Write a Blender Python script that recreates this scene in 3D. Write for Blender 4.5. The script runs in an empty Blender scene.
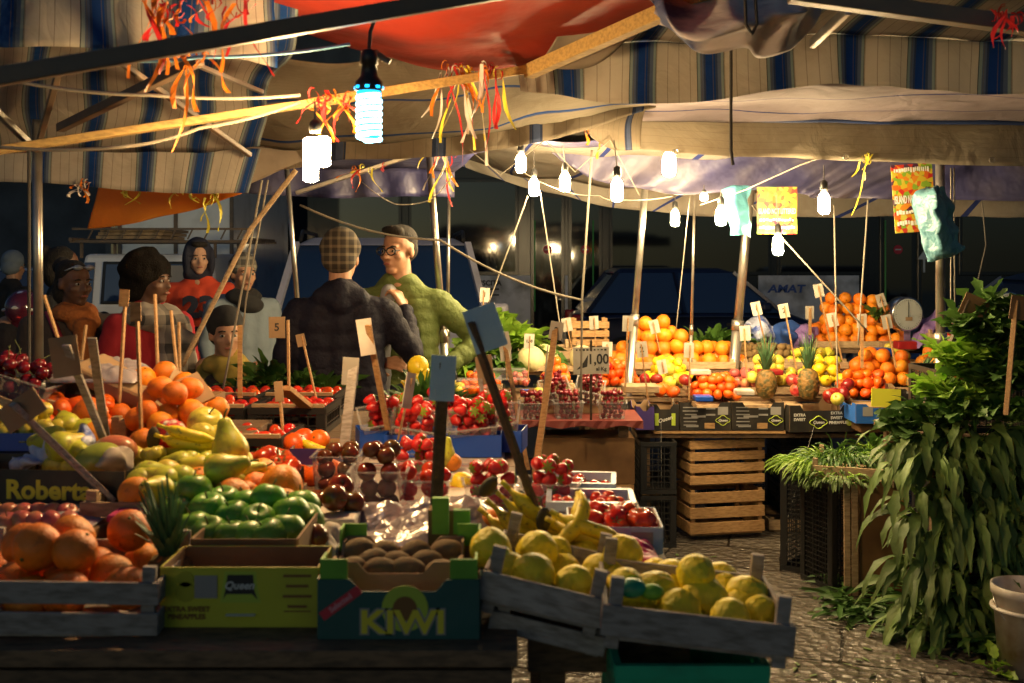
import bpy, bmesh, math, random
import numpy as np
from mathutils import Vector, Matrix, noise
random.seed(7)
R = math.radians
PI = math.pi
sc = bpy.context.scene
COL = sc.collection
F0, CX, HY, CAMZ = 1100.0, 512.0, 258.0, 1.62

def P(px, py, Y):
    """the place in the market seen at a pixel, Y metres down the street"""
    return Vector(((px-CX)/F0*Y, Y, CAMZ-(py-HY)/F0*Y))
def rnd(a, b): return random.uniform(a, b)

# ---------------------------------------------------------------- materials
def newmat(name):
    m = bpy.data.materials.new(name); m.use_nodes = True
    nt = m.node_tree; b = nt.nodes['Principled BSDF']
    return m, nt, b
def N(nt, t, **kw):
    n = nt.nodes.new(t)
    for k, v in kw.items(): setattr(n, k, v)
    return n
def c4(c): return (c[0], c[1], c[2], 1)
def mat(name, col, rough=.6, bump=None, metal=0, var=0, dirt=None, spec=.5, coat=0, hue=0, sheen=0, trans=0, mix=None, vscale=None):
    """bump=(scale,strength); var = brightness variation per object; dirt=(colour, scale, amount); mix=(colour, scale, lo, hi)"""
    m, nt, b = newmat(name)
    b.inputs['Roughness'].default_value = rough
    b.inputs['Metallic'].default_value = metal
    b.inputs['Specular IOR Level'].default_value = spec
    b.inputs['Coat Weight'].default_value = coat
    b.inputs['Sheen Weight'].default_value = sheen
    tc = N(nt, 'ShaderNodeTexCoord')
    vec = tc.outputs['Object']
    if vscale:
        mp = N(nt, 'ShaderNodeMapping'); mp.inputs['Scale'].default_value = vscale
        nt.links.new(vec, mp.inputs['Vector']); vec = mp.outputs['Vector']
    oi = N(nt, 'ShaderNodeObjectInfo')
    rgb = N(nt, 'ShaderNodeRGB'); rgb.outputs[0].default_value = c4(col)
    out = rgb.outputs[0]
    def blend(out, c, scale, lo, hi, detail=4):
        nz = N(nt, 'ShaderNodeTexNoise'); nz.inputs['Scale'].default_value = scale; nz.inputs['Detail'].default_value = detail
        ad = N(nt, 'ShaderNodeVectorMath', operation='ADD'); nt.links.new(vec, ad.inputs[0]); 
        cm = N(nt, 'ShaderNodeCombineXYZ'); ml = N(nt, 'ShaderNodeMath', operation='MULTIPLY'); ml.inputs[1].default_value = 37.
        nt.links.new(oi.outputs['Random'], ml.inputs[0]); nt.links.new(ml.outputs[0], cm.inputs[0]); nt.links.new(cm.outputs[0], ad.inputs[1])
        nt.links.new(ad.outputs[0], nz.inputs['Vector'])
        mr = N(nt, 'ShaderNodeMapRange'); mr.inputs['From Min'].default_value = lo; mr.inputs['From Max'].default_value = hi
        nt.links.new(nz.outputs['Fac'], mr.inputs['Value'])
        mx = N(nt, 'ShaderNodeMix', data_type='RGBA'); nt.links.new(mr.outputs[0], mx.inputs['Factor'])
        nt.links.new(out, mx.inputs[6]); mx.inputs[7].default_value = c4(c)
        return mx.outputs[2]
    if mix: out = blend(out, mix[0], mix[1], mix[2], mix[3])
    if dirt: out = blend(out, dirt[0], dirt[1], .62-dirt[2]*.3, .75)
    if var or hue:
        hs = N(nt, 'ShaderNodeHueSaturation')
        mr = N(nt, 'ShaderNodeMapRange'); mr.inputs['To Min'].default_value = 1-var; mr.inputs['To Max'].default_value = 1+var*.6
        nt.links.new(oi.outputs['Random'], mr.inputs['Value']); nt.links.new(mr.outputs[0], hs.inputs['Value'])
        if hue:
            wn = N(nt, 'ShaderNodeTexWhiteNoise', noise_dimensions='1D'); nt.links.new(oi.outputs['Random'], wn.inputs['W'])
            mh = N(nt, 'ShaderNodeMapRange'); mh.inputs['To Min'].default_value = .5-hue; mh.inputs['To Max'].default_value = .5+hue
            nt.links.new(wn.outputs['Value'], mh.inputs['Value']); nt.links.new(mh.outputs[0], hs.inputs['Hue'])
        nt.links.new(out, hs.inputs['Color']); out = hs.outputs[0]
    nt.links.new(out, b.inputs['Base Color'])
    if bump:
        nz = N(nt, 'ShaderNodeTexNoise'); nz.inputs['Scale'].default_value = bump[0]; nz.inputs['Detail'].default_value = 3
        nt.links.new(vec, nz.inputs['Vector'])
        bp = N(nt, 'ShaderNodeBump'); bp.inputs['Strength'].default_value = bump[1]; bp.inputs['Distance'].default_value = bump[2] if len(bump) > 2 else .01
        nt.links.new(nz.outputs['Fac'], bp.inputs['Height']); nt.links.new(bp.outputs[0], b.inputs['Normal'])
    if trans:
        tr = N(nt, 'ShaderNodeBsdfTranslucent'); nt.links.new(out, tr.inputs['Color'])
        mx = N(nt, 'ShaderNodeMixShader'); mx.inputs[0].default_value = trans
        nt.links.new(b.outputs[0], mx.inputs[1]); nt.links.new(tr.outputs[0], mx.inputs[2])
        nt.links.new(mx.outputs[0], nt.nodes['Material Output'].inputs['Surface'])
    return m
def emis(name, col, s):
    m, nt, b = newmat(name)
    b.inputs['Base Color'].default_value = c4(col); b.inputs['Emission Color'].default_value = c4(col); b.inputs['Emission Strength'].default_value = s
    return m
def clear(name, col, amount=.8, rough=.1):
    m, nt, b = newmat(name)
    b.inputs['Base Color'].default_value = c4(col); b.inputs['Roughness'].default_value = rough; b.inputs['Specular IOR Level'].default_value = .8
    tr = N(nt, 'ShaderNodeBsdfTransparent'); mx = N(nt, 'ShaderNodeMixShader')
    lw = N(nt, 'ShaderNodeLayerWeight'); lw.inputs[0].default_value = .35
    mr = N(nt, 'ShaderNodeMapRange'); mr.inputs['To Min'].default_value = amount; mr.inputs['To Max'].default_value = amount*.35
    nt.links.new(lw.outputs['Facing'], mr.inputs['Value'])
    tc = N(nt, 'ShaderNodeTexCoord'); nz = N(nt, 'ShaderNodeTexNoise'); nz.inputs['Scale'].default_value = 40; nt.links.new(tc.outputs['Object'], nz.inputs['Vector'])
    bp = N(nt, 'ShaderNodeBump'); bp.inputs['Strength'].default_value = .5; bp.inputs['Distance'].default_value = .01; nt.links.new(nz.outputs['Fac'], bp.inputs['Height']); nt.links.new(bp.outputs[0], b.inputs['Normal'])
    nt.links.new(mr.outputs[0], mx.inputs[0]); nt.links.new(b.outputs[0], mx.inputs[1]); nt.links.new(tr.outputs[0], mx.inputs[2])
    nt.links.new(mx.outputs[0], nt.nodes['Material Output'].inputs['Surface'])
    return m
def stripes(name, period, stops, rough=.8, trans=.3, line=None, wrinkle=.35):
    """cloth striped along its UV.x (metres); stops = [(fraction, colour)...]; line=(spacing m, colour) thin woven lines"""
    m, nt, b = newmat(name)
    b.inputs['Roughness'].default_value = rough; b.inputs['Specular IOR Level'].default_value = .2
    uv = N(nt, 'ShaderNodeUVMap'); sx = N(nt, 'ShaderNodeSeparateXYZ'); nt.links.new(uv.outputs[0], sx.inputs[0])
    dv = N(nt, 'ShaderNodeMath', operation='DIVIDE'); dv.inputs[1].default_value = period; nt.links.new(sx.outputs[0], dv.inputs[0])
    fr = N(nt, 'ShaderNodeMath', operation='FRACT'); nt.links.new(dv.outputs[0], fr.inputs[0])
    cr = N(nt, 'ShaderNodeValToRGB'); cr.color_ramp.interpolation = 'CONSTANT'
    els = cr.color_ramp.elements
    while len(els) > 1: els.remove(els[-1])
    els[0].position = 0; els[0].color = c4(stops[0][1])
    for p, c in stops[1:]:
        e = els.new(p); e.color = c4(c)
    nt.links.new(fr.outputs[0], cr.inputs[0]); out = cr.outputs[0]
    if line:
        d2 = N(nt, 'ShaderNodeMath', operation='DIVIDE'); d2.inputs[1].default_value = line[0]; nt.links.new(sx.outputs[0], d2.inputs[0])
        f2 = N(nt, 'ShaderNodeMath', operation='FRACT'); nt.links.new(d2.outputs[0], f2.inputs[0])
        lt = N(nt, 'ShaderNodeMath', operation='LESS_THAN'); lt.inputs[1].default_value = .002/line[0]*1.3; nt.links.new(f2.outputs[0], lt.inputs[0])
        m3 = N(nt, 'ShaderNodeMath', operation='MULTIPLY'); m3.inputs[1].default_value = .7; nt.links.new(lt.outputs[0], m3.inputs[0])
        mx = N(nt, 'ShaderNodeMix', data_type='RGBA'); nt.links.new(m3.outputs[0], mx.inputs['Factor']); nt.links.new(out, mx.inputs[6]); mx.inputs[7].default_value = c4(line[1]); out = mx.outputs[2]
    tc = N(nt, 'ShaderNodeTexCoord')
    nz = N(nt, 'ShaderNodeTexNoise'); nz.inputs['Scale'].default_value = 3.; nz.inputs['Detail'].default_value = 6; nz.inputs['Roughness'].default_value = .65
    nt.links.new(tc.outputs['Object'], nz.inputs['Vector'])
    mr = N(nt, 'ShaderNodeMapRange'); mr.inputs['From Min'].default_value = .45; mr.inputs['From Max'].default_value = .75; mr.inputs['To Max'].default_value = .55
    nt.links.new(nz.outputs['Fac'], mr.inputs['Value'])
    mx = N(nt, 'ShaderNodeMix', data_type='RGBA', blend_type='MULTIPLY'); nt.links.new(mr.outputs[0], mx.inputs['Factor']); nt.links.new(out, mx.inputs[6]); mx.inputs[7].default_value = (.5, .42, .33, 1); out = mx.outputs[2]
    nt.links.new(out, b.inputs['Base Color'])
    n2 = N(nt, 'ShaderNodeTexNoise'); n2.inputs['Scale'].default_value = 7.; n2.inputs['Detail'].default_value = 4; n2.inputs['Distortion'].default_value = 1.2
    nt.links.new(tc.outputs['Object'], n2.inputs['Vector'])
    bp = N(nt, 'ShaderNodeBump'); bp.inputs['Strength'].default_value = wrinkle; bp.inputs['Distance'].default_value = .04
    nt.links.new(n2.outputs['Fac'], bp.inputs['Height']); nt.links.new(bp.outputs[0], b.inputs['Normal'])
    tr = N(nt, 'ShaderNodeBsdfTranslucent'); nt.links.new(out, tr.inputs['Color'])
    ms = N(nt, 'ShaderNodeMixShader'); ms.inputs[0].default_value = trans
    nt.links.new(b.outputs[0], ms.inputs[1]); nt.links.new(tr.outputs[0], ms.inputs[2])
    nt.links.new(ms.outputs[0], nt.nodes['Material Output'].inputs['Surface'])
    return m
M = {}
BEI, NAVY, SLATE, PALE, DK = (.53,.49,.43), (.012,.06,.26), (.12,.16,.26), (.28,.35,.35), (.06,.07,.08)
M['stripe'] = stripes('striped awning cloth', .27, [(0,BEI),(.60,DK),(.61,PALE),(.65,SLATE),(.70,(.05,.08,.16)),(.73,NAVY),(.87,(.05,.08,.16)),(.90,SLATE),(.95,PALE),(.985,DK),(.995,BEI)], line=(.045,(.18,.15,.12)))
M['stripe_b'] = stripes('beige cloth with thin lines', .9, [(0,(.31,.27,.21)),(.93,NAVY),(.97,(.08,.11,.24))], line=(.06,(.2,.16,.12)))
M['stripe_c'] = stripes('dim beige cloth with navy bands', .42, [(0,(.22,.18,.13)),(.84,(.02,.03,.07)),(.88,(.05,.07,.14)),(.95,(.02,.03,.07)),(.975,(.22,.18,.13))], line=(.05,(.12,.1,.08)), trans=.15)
M['stripe_d'] = stripes('pale cloth with blue bands', .42, [(0,(.34,.31,.27)),(.9,(.03,.05,.22)),(.96,(.34,.31,.27))], line=None, trans=.3)
M['mauve'] = stripes('mauve grey canopy cloth', .34, [(0,(.24,.20,.22)),(.91,(.02,.025,.12)),(.955,(.24,.20,.22))], line=None, trans=.25)
M['red_tarp'] = mat('red tarpaulin', (.46,.05,.028), .55, (5,.5,.04), mix=((.26,.035,.03),2.5,.45,.7), trans=.35)
M['navy_tarp'] = mat('navy tarpaulin', (.035,.035,.10), .45, (5,.6,.05), dirt=((.09,.08,.11),3,.8))
M['orange_tarp'] = mat('orange tarpaulin', (.75,.30,.03), .6, (6,.5,.04), trans=.4)
M['drape'] = mat('pale blue and white drape', (.50,.46,.48), .9, (9,.4,.03), spec=.1, mix=((.07,.09,.20),3.0,.50,.60), vscale=(1,.7,2.2))
M['grey_cloth'] = mat('grey beige cloth', (.33,.28,.22), .8, (8,.5,.03), dirt=((.16,.13,.1),4,.6), trans=.2)
def wood(name, col, dark, rough=.75, sx=3):
    return mat(name, col, rough, (30,.35,.004), mix=(dark,9,.4,.72), var=.22, vscale=(sx,sx*4,sx*4))
M['wood'] = wood('pale crate wood', (.46,.33,.19), (.27,.18,.10))
M['wood_grey'] = wood('weathered grey crate wood', (.40,.35,.31), (.20,.17,.14))
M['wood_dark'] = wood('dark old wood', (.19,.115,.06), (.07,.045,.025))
M['wood_warm'] = wood('warm brown crate wood', (.52,.31,.13), (.30,.16,.06))
M['stake'] = wood('price stake wood', (.42,.24,.10), (.25,.13,.05))
M['stake_dark'] = wood('dark stake wood', (.10,.065,.04), (.05,.035,.02))
M['yellow_pole'] = wood('yellow painted pole', (.62,.42,.14), (.36,.24,.09))
M['steel'] = mat('galvanised tube', (.52,.50,.46), .32, (25,.15,.004), metal=.85, dirt=((.2,.16,.12),6,.7))
M['iron'] = mat('dark painted iron', (.13,.10,.075), .5, (40,.2,.003), dirt=((.22,.14,.08),9,.8))
M['rope'] = mat('pale rope', (.27,.24,.19), .8, (120,.5,.003))
M['rope_dark'] = mat('dark cord', (.05,.045,.04), .8)
M['cable_blue'] = mat('light blue cable', (.18,.42,.6), .4)
M['card'] = mat('brown cardboard', (.36,.24,.13), .85, (14,.25,.01), dirt=((.22,.14,.07),5,.6))
M['card_dark'] = mat('brown box board', (.23,.125,.05), .8, (10,.2,.01), dirt=((.1,.05,.02),5,.8))
M['card_white'] = mat('grey white card', (.55,.50,.44), .8, (14,.25,.01), dirt=((.3,.25,.2),7,.5))
M['paper'] = mat('white price card', (.44,.41,.35), .7, dirt=((.4,.35,.27),25,.6), var=.15)
M['paper_blue'] = mat('bluish card holder', (.42,.60,.76), .4, (30,.3,.01))
M['ink'] = mat('black ink', (.02,.02,.02), .6)
M['box_black'] = mat('black printed carton', (.018,.016,.014), .5, (20,.15,.01), dirt=((.05,.04,.03),8,.5))
M['box_yellow'] = mat('yellow green printed carton', (.50,.50,.03), .55, (16,.2,.01), dirt=((.36,.34,.03),5,.4))
M['box_teal'] = mat('teal printed carton', (.008,.085,.08), .5, (16,.2,.01), dirt=((.01,.07,.06),5,.4))
M['box_green'] = mat('bright green card', (.16,.42,.03), .6, dirt=((.1,.28,.02),9,.4))
M['box_blue'] = mat('blue printed carton', (.02,.12,.48), .5, (16,.2,.01))
M['box_ltblue'] = mat('pale blue printed carton', (.36,.52,.72), .6, (16,.2,.01), dirt=((.26,.4,.6),9,.4))
M['box_red'] = mat('dark red printed carton', (.32,.01,.012), .5, (16,.2,.01), dirt=((.2,.01,.01),9,.4))
M['box_purple'] = mat('violet printed carton', (.05,.03,.16), .5)
M['print_white'] = mat('white print', (.62,.62,.58), .6)
M['print_grey'] = mat('grey print', (.28,.27,.26), .6)
M['print_yellow'] = mat('yellow print', (.72,.62,.04), .6)
M['print_lime'] = mat('lime green print', (.40,.52,.05), .6)
M['print_brown'] = mat('brown print', (.20,.09,.02), .6)
M['print_red'] = mat('red print', (.55,.03,.05), .6)
M['print_pink'] = mat('pink print', (.7,.3,.33), .6)
M['print_blue'] = mat('blue lettering', (.03,.08,.3), .5)
M['black_plastic'] = mat('black crate plastic', (.015,.015,.015), .4, (60,.1,.002))
M['green_plastic'] = mat('green crate plastic', (.02,.42,.22), .4, (20,.15,.006), dirt=((.02,.14,.08),8,.5))
M['blue_plastic'] = mat('blue punnet plastic', (.01,.07,.42), .35)
M['white_plastic'] = mat('white bucket plastic', (.66,.62,.56), .5, dirt=((.26,.17,.10),7,.8))
M['ltblue_plastic'] = mat('pale blue crate plastic', (.52,.60,.72), .4, dirt=((.35,.4,.5),10,.5))
M['magenta'] = mat('magenta foam tray', (.45,.02,.12), .5)
M['clear'] = clear('clear plastic', (.45,.45,.45), .90)
M['film'] = clear('crumpled plastic film', (.42,.38,.42), .30, .2)
M['cloth_white'] = mat('white oilcloth with stripes', (.62,.56,.50), .5, (6,.3,.02), dirt=((.45,.36,.30),5,.6))
M['cloth_red'] = mat('red oilcloth', (.17,.032,.025), .5, (8,.3,.02))
M['orange'] = mat('orange peel', (.80,.22,.008), .46, (240,.6,.003), var=.2, hue=.012, mix=((.84,.26,.015),14,.45,.75), dirt=((.45,.12,.01),50,.1))
M['mandarin'] = mat('mandarin peel', (.82,.125,.006), .38, (200,.25,.002), var=.14, hue=.010)
M['stem'] = mat('green brown stem', (.10,.12,.03), .8)
M['apple_green'] = mat('green apple skin', (.10,.30,.018), .36, (30,.12,.002), var=.25, hue=.012, mix=((.28,.42,.04),20,.5,.8), dirt=((.4,.45,.15),150,.05))
M['apple_red'] = mat('dark red apple skin', (.22,.012,.012), .2, var=.2, mix=((.42,.06,.02),8,.5,.75))
M['apple_yellow'] = mat('yellow apple skin', (.62,.52,.07), .3, var=.12, mix=((.5,.5,.07),8,.5,.7), dirt=((.3,.2,.05),60,.1))
M['apple_pink'] = mat('pink apple skin', (.48,.10,.09), .3, var=.2, mix=((.55,.34,.1),7,.5,.7))
M['pear'] = mat('green pear skin', (.48,.52,.04), .4, var=.15, dirt=((.28,.2,.05),70,.3), mix=((.66,.50,.05),7,.45,.7))
M['lemon'] = mat('lemon peel', (.80,.60,.02), .4, (180,.3,.002), var=.1)
M['citron'] = mat('citron peel', (.92,.74,.02), .55, (70,.9,.006), var=.15, mix=((.78,.66,.03),9,.45,.7))
M['banana'] = mat('banana skin', (.84,.66,.02), .45, (14,.2,.004), var=.1, mix=((.60,.58,.03),8,.5,.75), dirt=((.10,.06,.02),55,.12))
M['banana_tip'] = mat('banana tip', (.06,.05,.02), .7)
M['tomato'] = mat('tomato skin', (.62,.035,.012), .18, var=.18, hue=.008, mix=((.6,.12,.02),7,.52,.75))
M['dark_tomato'] = mat('dark brown red tomato skin', (.20,.028,.012), .14, var=.25, mix=((.10,.055,.012),12,.45,.65))
M['strawberry'] = mat('strawberry skin', (.55,.018,.015), .3, (230,.6,.003), var=.2)
M['cherry'] = mat('cherry skin', (.17,.008,.014), .14, var=.35)
M['pomegranate'] = mat('pomegranate skin', (.40,.03,.03), .35, var=.15, mix=((.5,.2,.08),8,.5,.7))
M['kiwi'] = mat('kiwi skin', (.19,.12,.045), .85, (150,.5,.002), var=.15)
M['mango'] = mat('mango skin', (.28,.33,.05), .3, mix=((.55,.16,.10),8,.45,.62), var=.1)
M['pine_body'] = mat('pineapple rind', (.24,.13,.03), .65, (60,.9,.008), mix=((.08,.07,.02),38,.45,.58))
M['pine_leaf'] = mat('pineapple crown leaf', (.08,.17,.07), .5, trans=.1)
M['leaf'] = mat('leafy greens', (.08,.19,.03), .5, (30,.4,.006), var=.25, mix=((.09,.17,.035),6,.4,.7), trans=.2)
M['leaf_light'] = mat('light lettuce leaf', (.22,.42,.035), .45, (30,.5,.006), var=.2, mix=((.28,.42,.06),8,.4,.7), trans=.25)
M['leaf_dark'] = mat('dark green herb leaf', (.05,.13,.022), .5, (30,.4,.006), var=.2, mix=((.06,.13,.025),9,.4,.7), trans=.15)
M['leaf_grey'] = mat('dull olive green leaf', (.11,.19,.04), .6, (25,.6,.008), var=.35, mix=((.17,.24,.06),7,.45,.7), trans=.2)
M['cauli'] = mat('pale cream melon rind', (.68,.62,.32), .6, (40,.6,.006))
M['wrap_blue'] = mat('blue white wrapping paper', (.50,.55,.75), .35, (18,.9,.03), mix=((.08,.14,.5),12,.5,.6))
M['wrap_violet'] = mat('violet wrapping paper', (.26,.16,.42), .6, (18,.9,.03))
M['bag_dark'] = mat('dull blue plastic bag', (.09,.22,.28), .4, (16,.9,.03), trans=.2)
M['bag'] = mat('light blue plastic bag', (.13,.40,.50), .35, (14,.7,.02), trans=.3, var=.1)
# ---------------------------------------------------------------- mesh builder
class MB:
    def __init__(s): s.v = []; s.f = []; s.m = []; s.uv = {}
    def add(s, vs, fs, mi=0):
        o = len(s.v); s.v += [tuple(v) for v in vs]; s.f += [tuple(i+o for i in f) for f in fs]; s.m += [mi]*len(fs); return s
    def box(s, c, d, T=None, mi=0, taper=1):
        x, y, z = d[0]/2, d[1]/2, d[2]/2; c = Vector(c); vs = []
        for k in (-1, 1):
            t = taper if k > 0 else 1
            for a, b in ((-1,-1),(1,-1),(1,1),(-1,1)): vs.append(Vector((a*x*t, b*y*t, k*z)))
        if T is not None: vs = [T @ v for v in vs]
        return s.add([v+c for v in vs], [(3,2,1,0),(4,5,6,7),(0,1,5,4),(1,2,6,5),(2,3,7,6),(3,0,4,7)], mi)
    def bar(s, a, b, w, h=None, mi=0):
        a, b = Vector(a), Vector(b); h = h or w; d = (b-a); L = d.length; q = d.to_track_quat('Y', 'Z').to_matrix()
        return s.box((a+b)/2, (w, L, h), q, mi)
    def tube(s, pts, r, seg=8, mi=0, cap=True, flat=1):
        pts = [Vector(p) for p in pts]; n = len(pts); rs = r if hasattr(r, '__len__') else [r]*n
        rings = []; up = None
        for i, p in enumerate(pts):
            t = (pts[min(i+1,n-1)]-pts[max(i-1,0)])
            if t.length < 1e-9: t = Vector((0,0,1))
            t.normalize()
            if up is None: up = Vector((0,0,1)) if abs(t.z) < .9 else Vector((1,0,0))
            a = t.cross(up)
            if a.length < 1e-6: a = t.cross(Vector((0,1,0)))
            a.normalize(); b = a.cross(t).normalized(); up = b
            rings.append([p+a*math.cos(2*PI*k/seg)*rs[i]+b*math.sin(2*PI*k/seg)*rs[i]*flat for k in range(seg)])
        vs = [v for ring in rings for v in ring]; fs = []
        for i in range(n-1):
            for k in range(seg):
                fs.append((i*seg+k, i*seg+(k+1)%seg, (i+1)*seg+(k+1)%seg, (i+1)*seg+k))
        if cap:
            fs.append(tuple(range(seg-1,-1,-1))); fs.append(tuple((n-1)*seg+k for k in range(seg)))
        return s.add(vs, fs, mi)
    def lathe(s, prof, seg=16, c=(0,0,0), T=None, mi=0, rib=None):
        c = Vector(c); vs = []; n = len(prof)
        for r, z in prof:
            for k in range(seg):
                a = 2*PI*k/seg; rr = r*(1+(rib[1]*math.cos(rib[0]*a) if rib else 0))
                v = Vector((rr*math.cos(a), rr*math.sin(a), z)); vs.append((T @ v if T is not None else v)+c)
        fs = [(i*seg+k, i*seg+(k+1)%seg, (i+1)*seg+(k+1)%seg, (i+1)*seg+k) for i in range(n-1) for k in range(seg)]
        fs.append(tuple(range(seg-1,-1,-1))); fs.append(tuple((n-1)*seg+k for k in range(seg)))
        return s.add(vs, fs, mi)
    def ball(s, c, r, seg=16, rings=10, T=None, mi=0):
        r = r if hasattr(r, '__len__') else (r,r,r)
        prof = [(math.sin(PI*i/rings), -math.cos(PI*i/rings)) for i in range(rings+1)]
        prof[0] = (.02, -1); prof[-1] = (.02, 1)
        D = Matrix.Diagonal(Vector(r)); return s.lathe(prof, seg, c, (T @ D) if T is not None else D, mi)
    def prism(s, poly, y0, y1, mi=0, T=None):
        """poly in x,z extruded along y"""
        n = len(poly); vs = [Vector((x,y0,z)) for x,z in poly]+[Vector((x,y1,z)) for x,z in poly]
        if T is not None: vs = [T @ v for v in vs]
        fs = [tuple(range(n)), tuple(range(2*n-1,n-1,-1))]+[(i,i+n,(i+1)%n+n,(i+1)%n) for i in range(n)]
        return s.add(vs, fs, mi)
    def mesh(s, name, mats, smooth=False):
        me = bpy.data.meshes.new(name); me.from_pydata(s.v, [], s.f)
        for m in (mats if isinstance(mats, (list,tuple)) else [mats]): me.materials.append(m)
        me.polygons.foreach_set('material_index', s.m)
        if smooth: me.polygons.foreach_set('use_smooth', [len(f) < 5 or smooth == 2 for f in s.f])
        bm = bmesh.new(); bm.from_mesh(me); bmesh.ops.recalc_face_normals(bm, faces=bm.faces); bm.to_mesh(me); bm.free()
        me.update(); return me
    def build(s, name, mats, parent=None, smooth=False, bevel=0):
        o = bpy.data.objects.new(name, s.mesh(name, mats, smooth)); COL.objects.link(o)
        if parent: o.parent = parent
        if bevel:
            b = o.modifiers.new('edges','BEVEL'); b.width = bevel; b.segments = 2; b.limit_method = 'ANGLE'
        return o
def tag(o, label=None, cat=None, group=None, kind=None):
    if label: o['label'] = label
    if cat: o['category'] = cat
    if group: o['group'] = group
    if kind: o['kind'] = kind
    return o
def thing(name, label, cat, loc=(0,0,0), rot=(0,0,0), group=None):
    o = bpy.data.objects.new(name, None); COL.objects.link(o); o.empty_display_size = .1
    o.location = loc; o.rotation_euler = rot
    return tag(o, label, cat, group)
def put(me, name, loc, rot=(0,0,0), s=1, label=None, cat=None, group=None, parent=None):
    o = bpy.data.objects.new(name, me); COL.objects.link(o); o.location = loc; o.rotation_euler = rot
    o.scale = s if hasattr(s, '__len__') else (s,s,s)
    if parent: o.parent = parent
    return tag(o, label, cat, group)
def copy_tree(o, parent=None):
    c = o.copy(); COL.objects.link(c)
    if parent: c.parent = parent
    for ch in o.children: copy_tree(ch, c)
    return c
def lettering(s, size, loc, rot, m, parent, name='lettering', bold=0, ext=.0006, align='CENTER', sx=1, shear=0):
    cu = bpy.data.curves.new(name, 'FONT'); cu.body = s; cu.size = size; cu.extrude = ext; cu.offset = bold; cu.align_x = align; cu.align_y = 'CENTER'; cu.shear = shear
    cu.resolution_u = 3
    tmp = bpy.data.objects.new(name, cu); COL.objects.link(tmp); dg = bpy.context.evaluated_depsgraph_get(); dg.update(); me = bpy.data.meshes.new_from_object(tmp.evaluated_get(dg)); bpy.data.objects.remove(tmp); bpy.data.curves.remove(cu)
    me.name = name; me.materials.clear(); me.materials.append(m); o = bpy.data.objects.new(name, me); COL.objects.link(o); o.location = loc; o.rotation_euler = rot; o.parent = parent; o.scale = (sx,1,1)
    return o
FRONT = (PI/2, 0, 0)

# ---------------------------------------------------------------- fruit meshes
def prof_apple(R_, sq=.88, dim=.28, n=12):
    pr = []
    for i in range(n+1):
        t = PI*i/n; s_ = math.sin(t); z = -R_*sq*math.cos(t)
        r = max(R_*s_*(1-.08*math.cos(t)*-1), .002)
        if i > n/2: z -= dim*R_*math.exp(-(s_/.35)**2)
        else: z += .4*dim*R_*math.exp(-(s_/.3)**2)
        pr.append((r, z))
    return pr
def m_apple(name, R_, m, seg=18, stem=True, sq=.88):
    b = MB(); b.lathe(prof_apple(R_, sq), seg)
    if stem: b.tube([(0,0,R_*.5),(R_*.05,0,R_*.8),(R_*.16,0,R_*1.05)], R_*.045, 5, 1)
    return b.mesh(name, [M[m], M['stem']], True)
def m_orange(name, R_, m='orange', seg=18, sq=.95):
    b = MB(); b.lathe(prof_apple(R_, sq, .07), seg); b.lathe([(.07*R_,-.01*R_),(.09*R_,.02*R_),(.02*R_,.03*R_)], 6, (0,0,R_*sq*.955), None, 1)
    return b.mesh(name, [M[m], M['stem']], True)
def smp(pr, k=3):
    out = []
    for i in range(len(pr)-1):
        p0, p1, p2, p3 = pr[max(i-1,0)], pr[i], pr[i+1], pr[min(i+2,len(pr)-1)]
        for j in range(k):
            u = j/k; out.append(tuple(max(.5*((2*p1[c])+(p2[c]-p0[c])*u+(2*p0[c]-5*p1[c]+4*p2[c]-p3[c])*u*u+(3*p1[c]-p0[c]-3*p2[c]+p3[c])*u**3), .01 if c == 0 else -9) for c in (0,1)))
    return out+[pr[-1]]
def m_pear(name, R_, m='pear', seg=16):
    pr = [(.05,-.95),(.4,-.98),(.75,-.8),(.97,-.4),(1,0),(.88,.4),(.66,.8),(.5,1.15),(.4,1.45),(.26,1.65),(.05,1.7)]
    b = MB(); b.lathe([(r*R_, z*R_) for r, z in smp(pr)], seg); b.tube([(0,0,R_*1.6),(R_*.1,0,R_*1.9),(R_*.3,0,R_*2.15)], R_*.06, 5, 1)
    return b.mesh(name, [M[m], M['stem']], True)
def m_lemon(name, R_, m='lemon', seg=14, L=1.3):
    pr = [(.03,-1.25),(.16,-1.15),(.3,-1.0),(.65,-.75),(.9,-.4),(1,0),(.9,.4),(.65,.75),(.3,1.0),(.18,1.18),(.14,1.3),(.03,1.35)]
    b = MB(); b.lathe([(r*R_, z*R_*L/1.3) for r, z in smp(pr, 4 if m == 'citron' else 2)], seg)
    me = b.mesh(name, [M[m]], True)
    if m == 'citron':
        for v in me.vertices:
            v.co *= 1+.06*noise.noise(v.co*60)+.07*noise.noise(v.co*20)+.025*abs(noise.noise(v.co*130))
    return me
def m_ell(name, r, m, seg=14, rings=9):
    b = MB(); b.ball((0,0,0), r, seg, rings); return b.mesh(name, [M[m]], True)
def m_beef(name, R_, m='tomato'):
    b = MB(); b.lathe(prof_apple(R_, .66, .3), 36, rib=(7,.07))
    for k in range(5):
        a = 2*PI*k/5; d = Vector((math.cos(a), math.sin(a), 0)); b.add([d*R_*.05+Vector((0,0,R_*.5)), d*R_*.25+Vector((-d.y,d.x,0))*R_*.07+Vector((0,0,R_*.55)), d*R_*.5+Vector((0,0,R_*.66)), d*R_*.25-Vector((-d.y,d.x,0))*R_*.07+Vector((0,0,R_*.55))], [(0,1,2,3)], 1)
    return b.mesh(name, [M[m], M['stem']], True)
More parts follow.
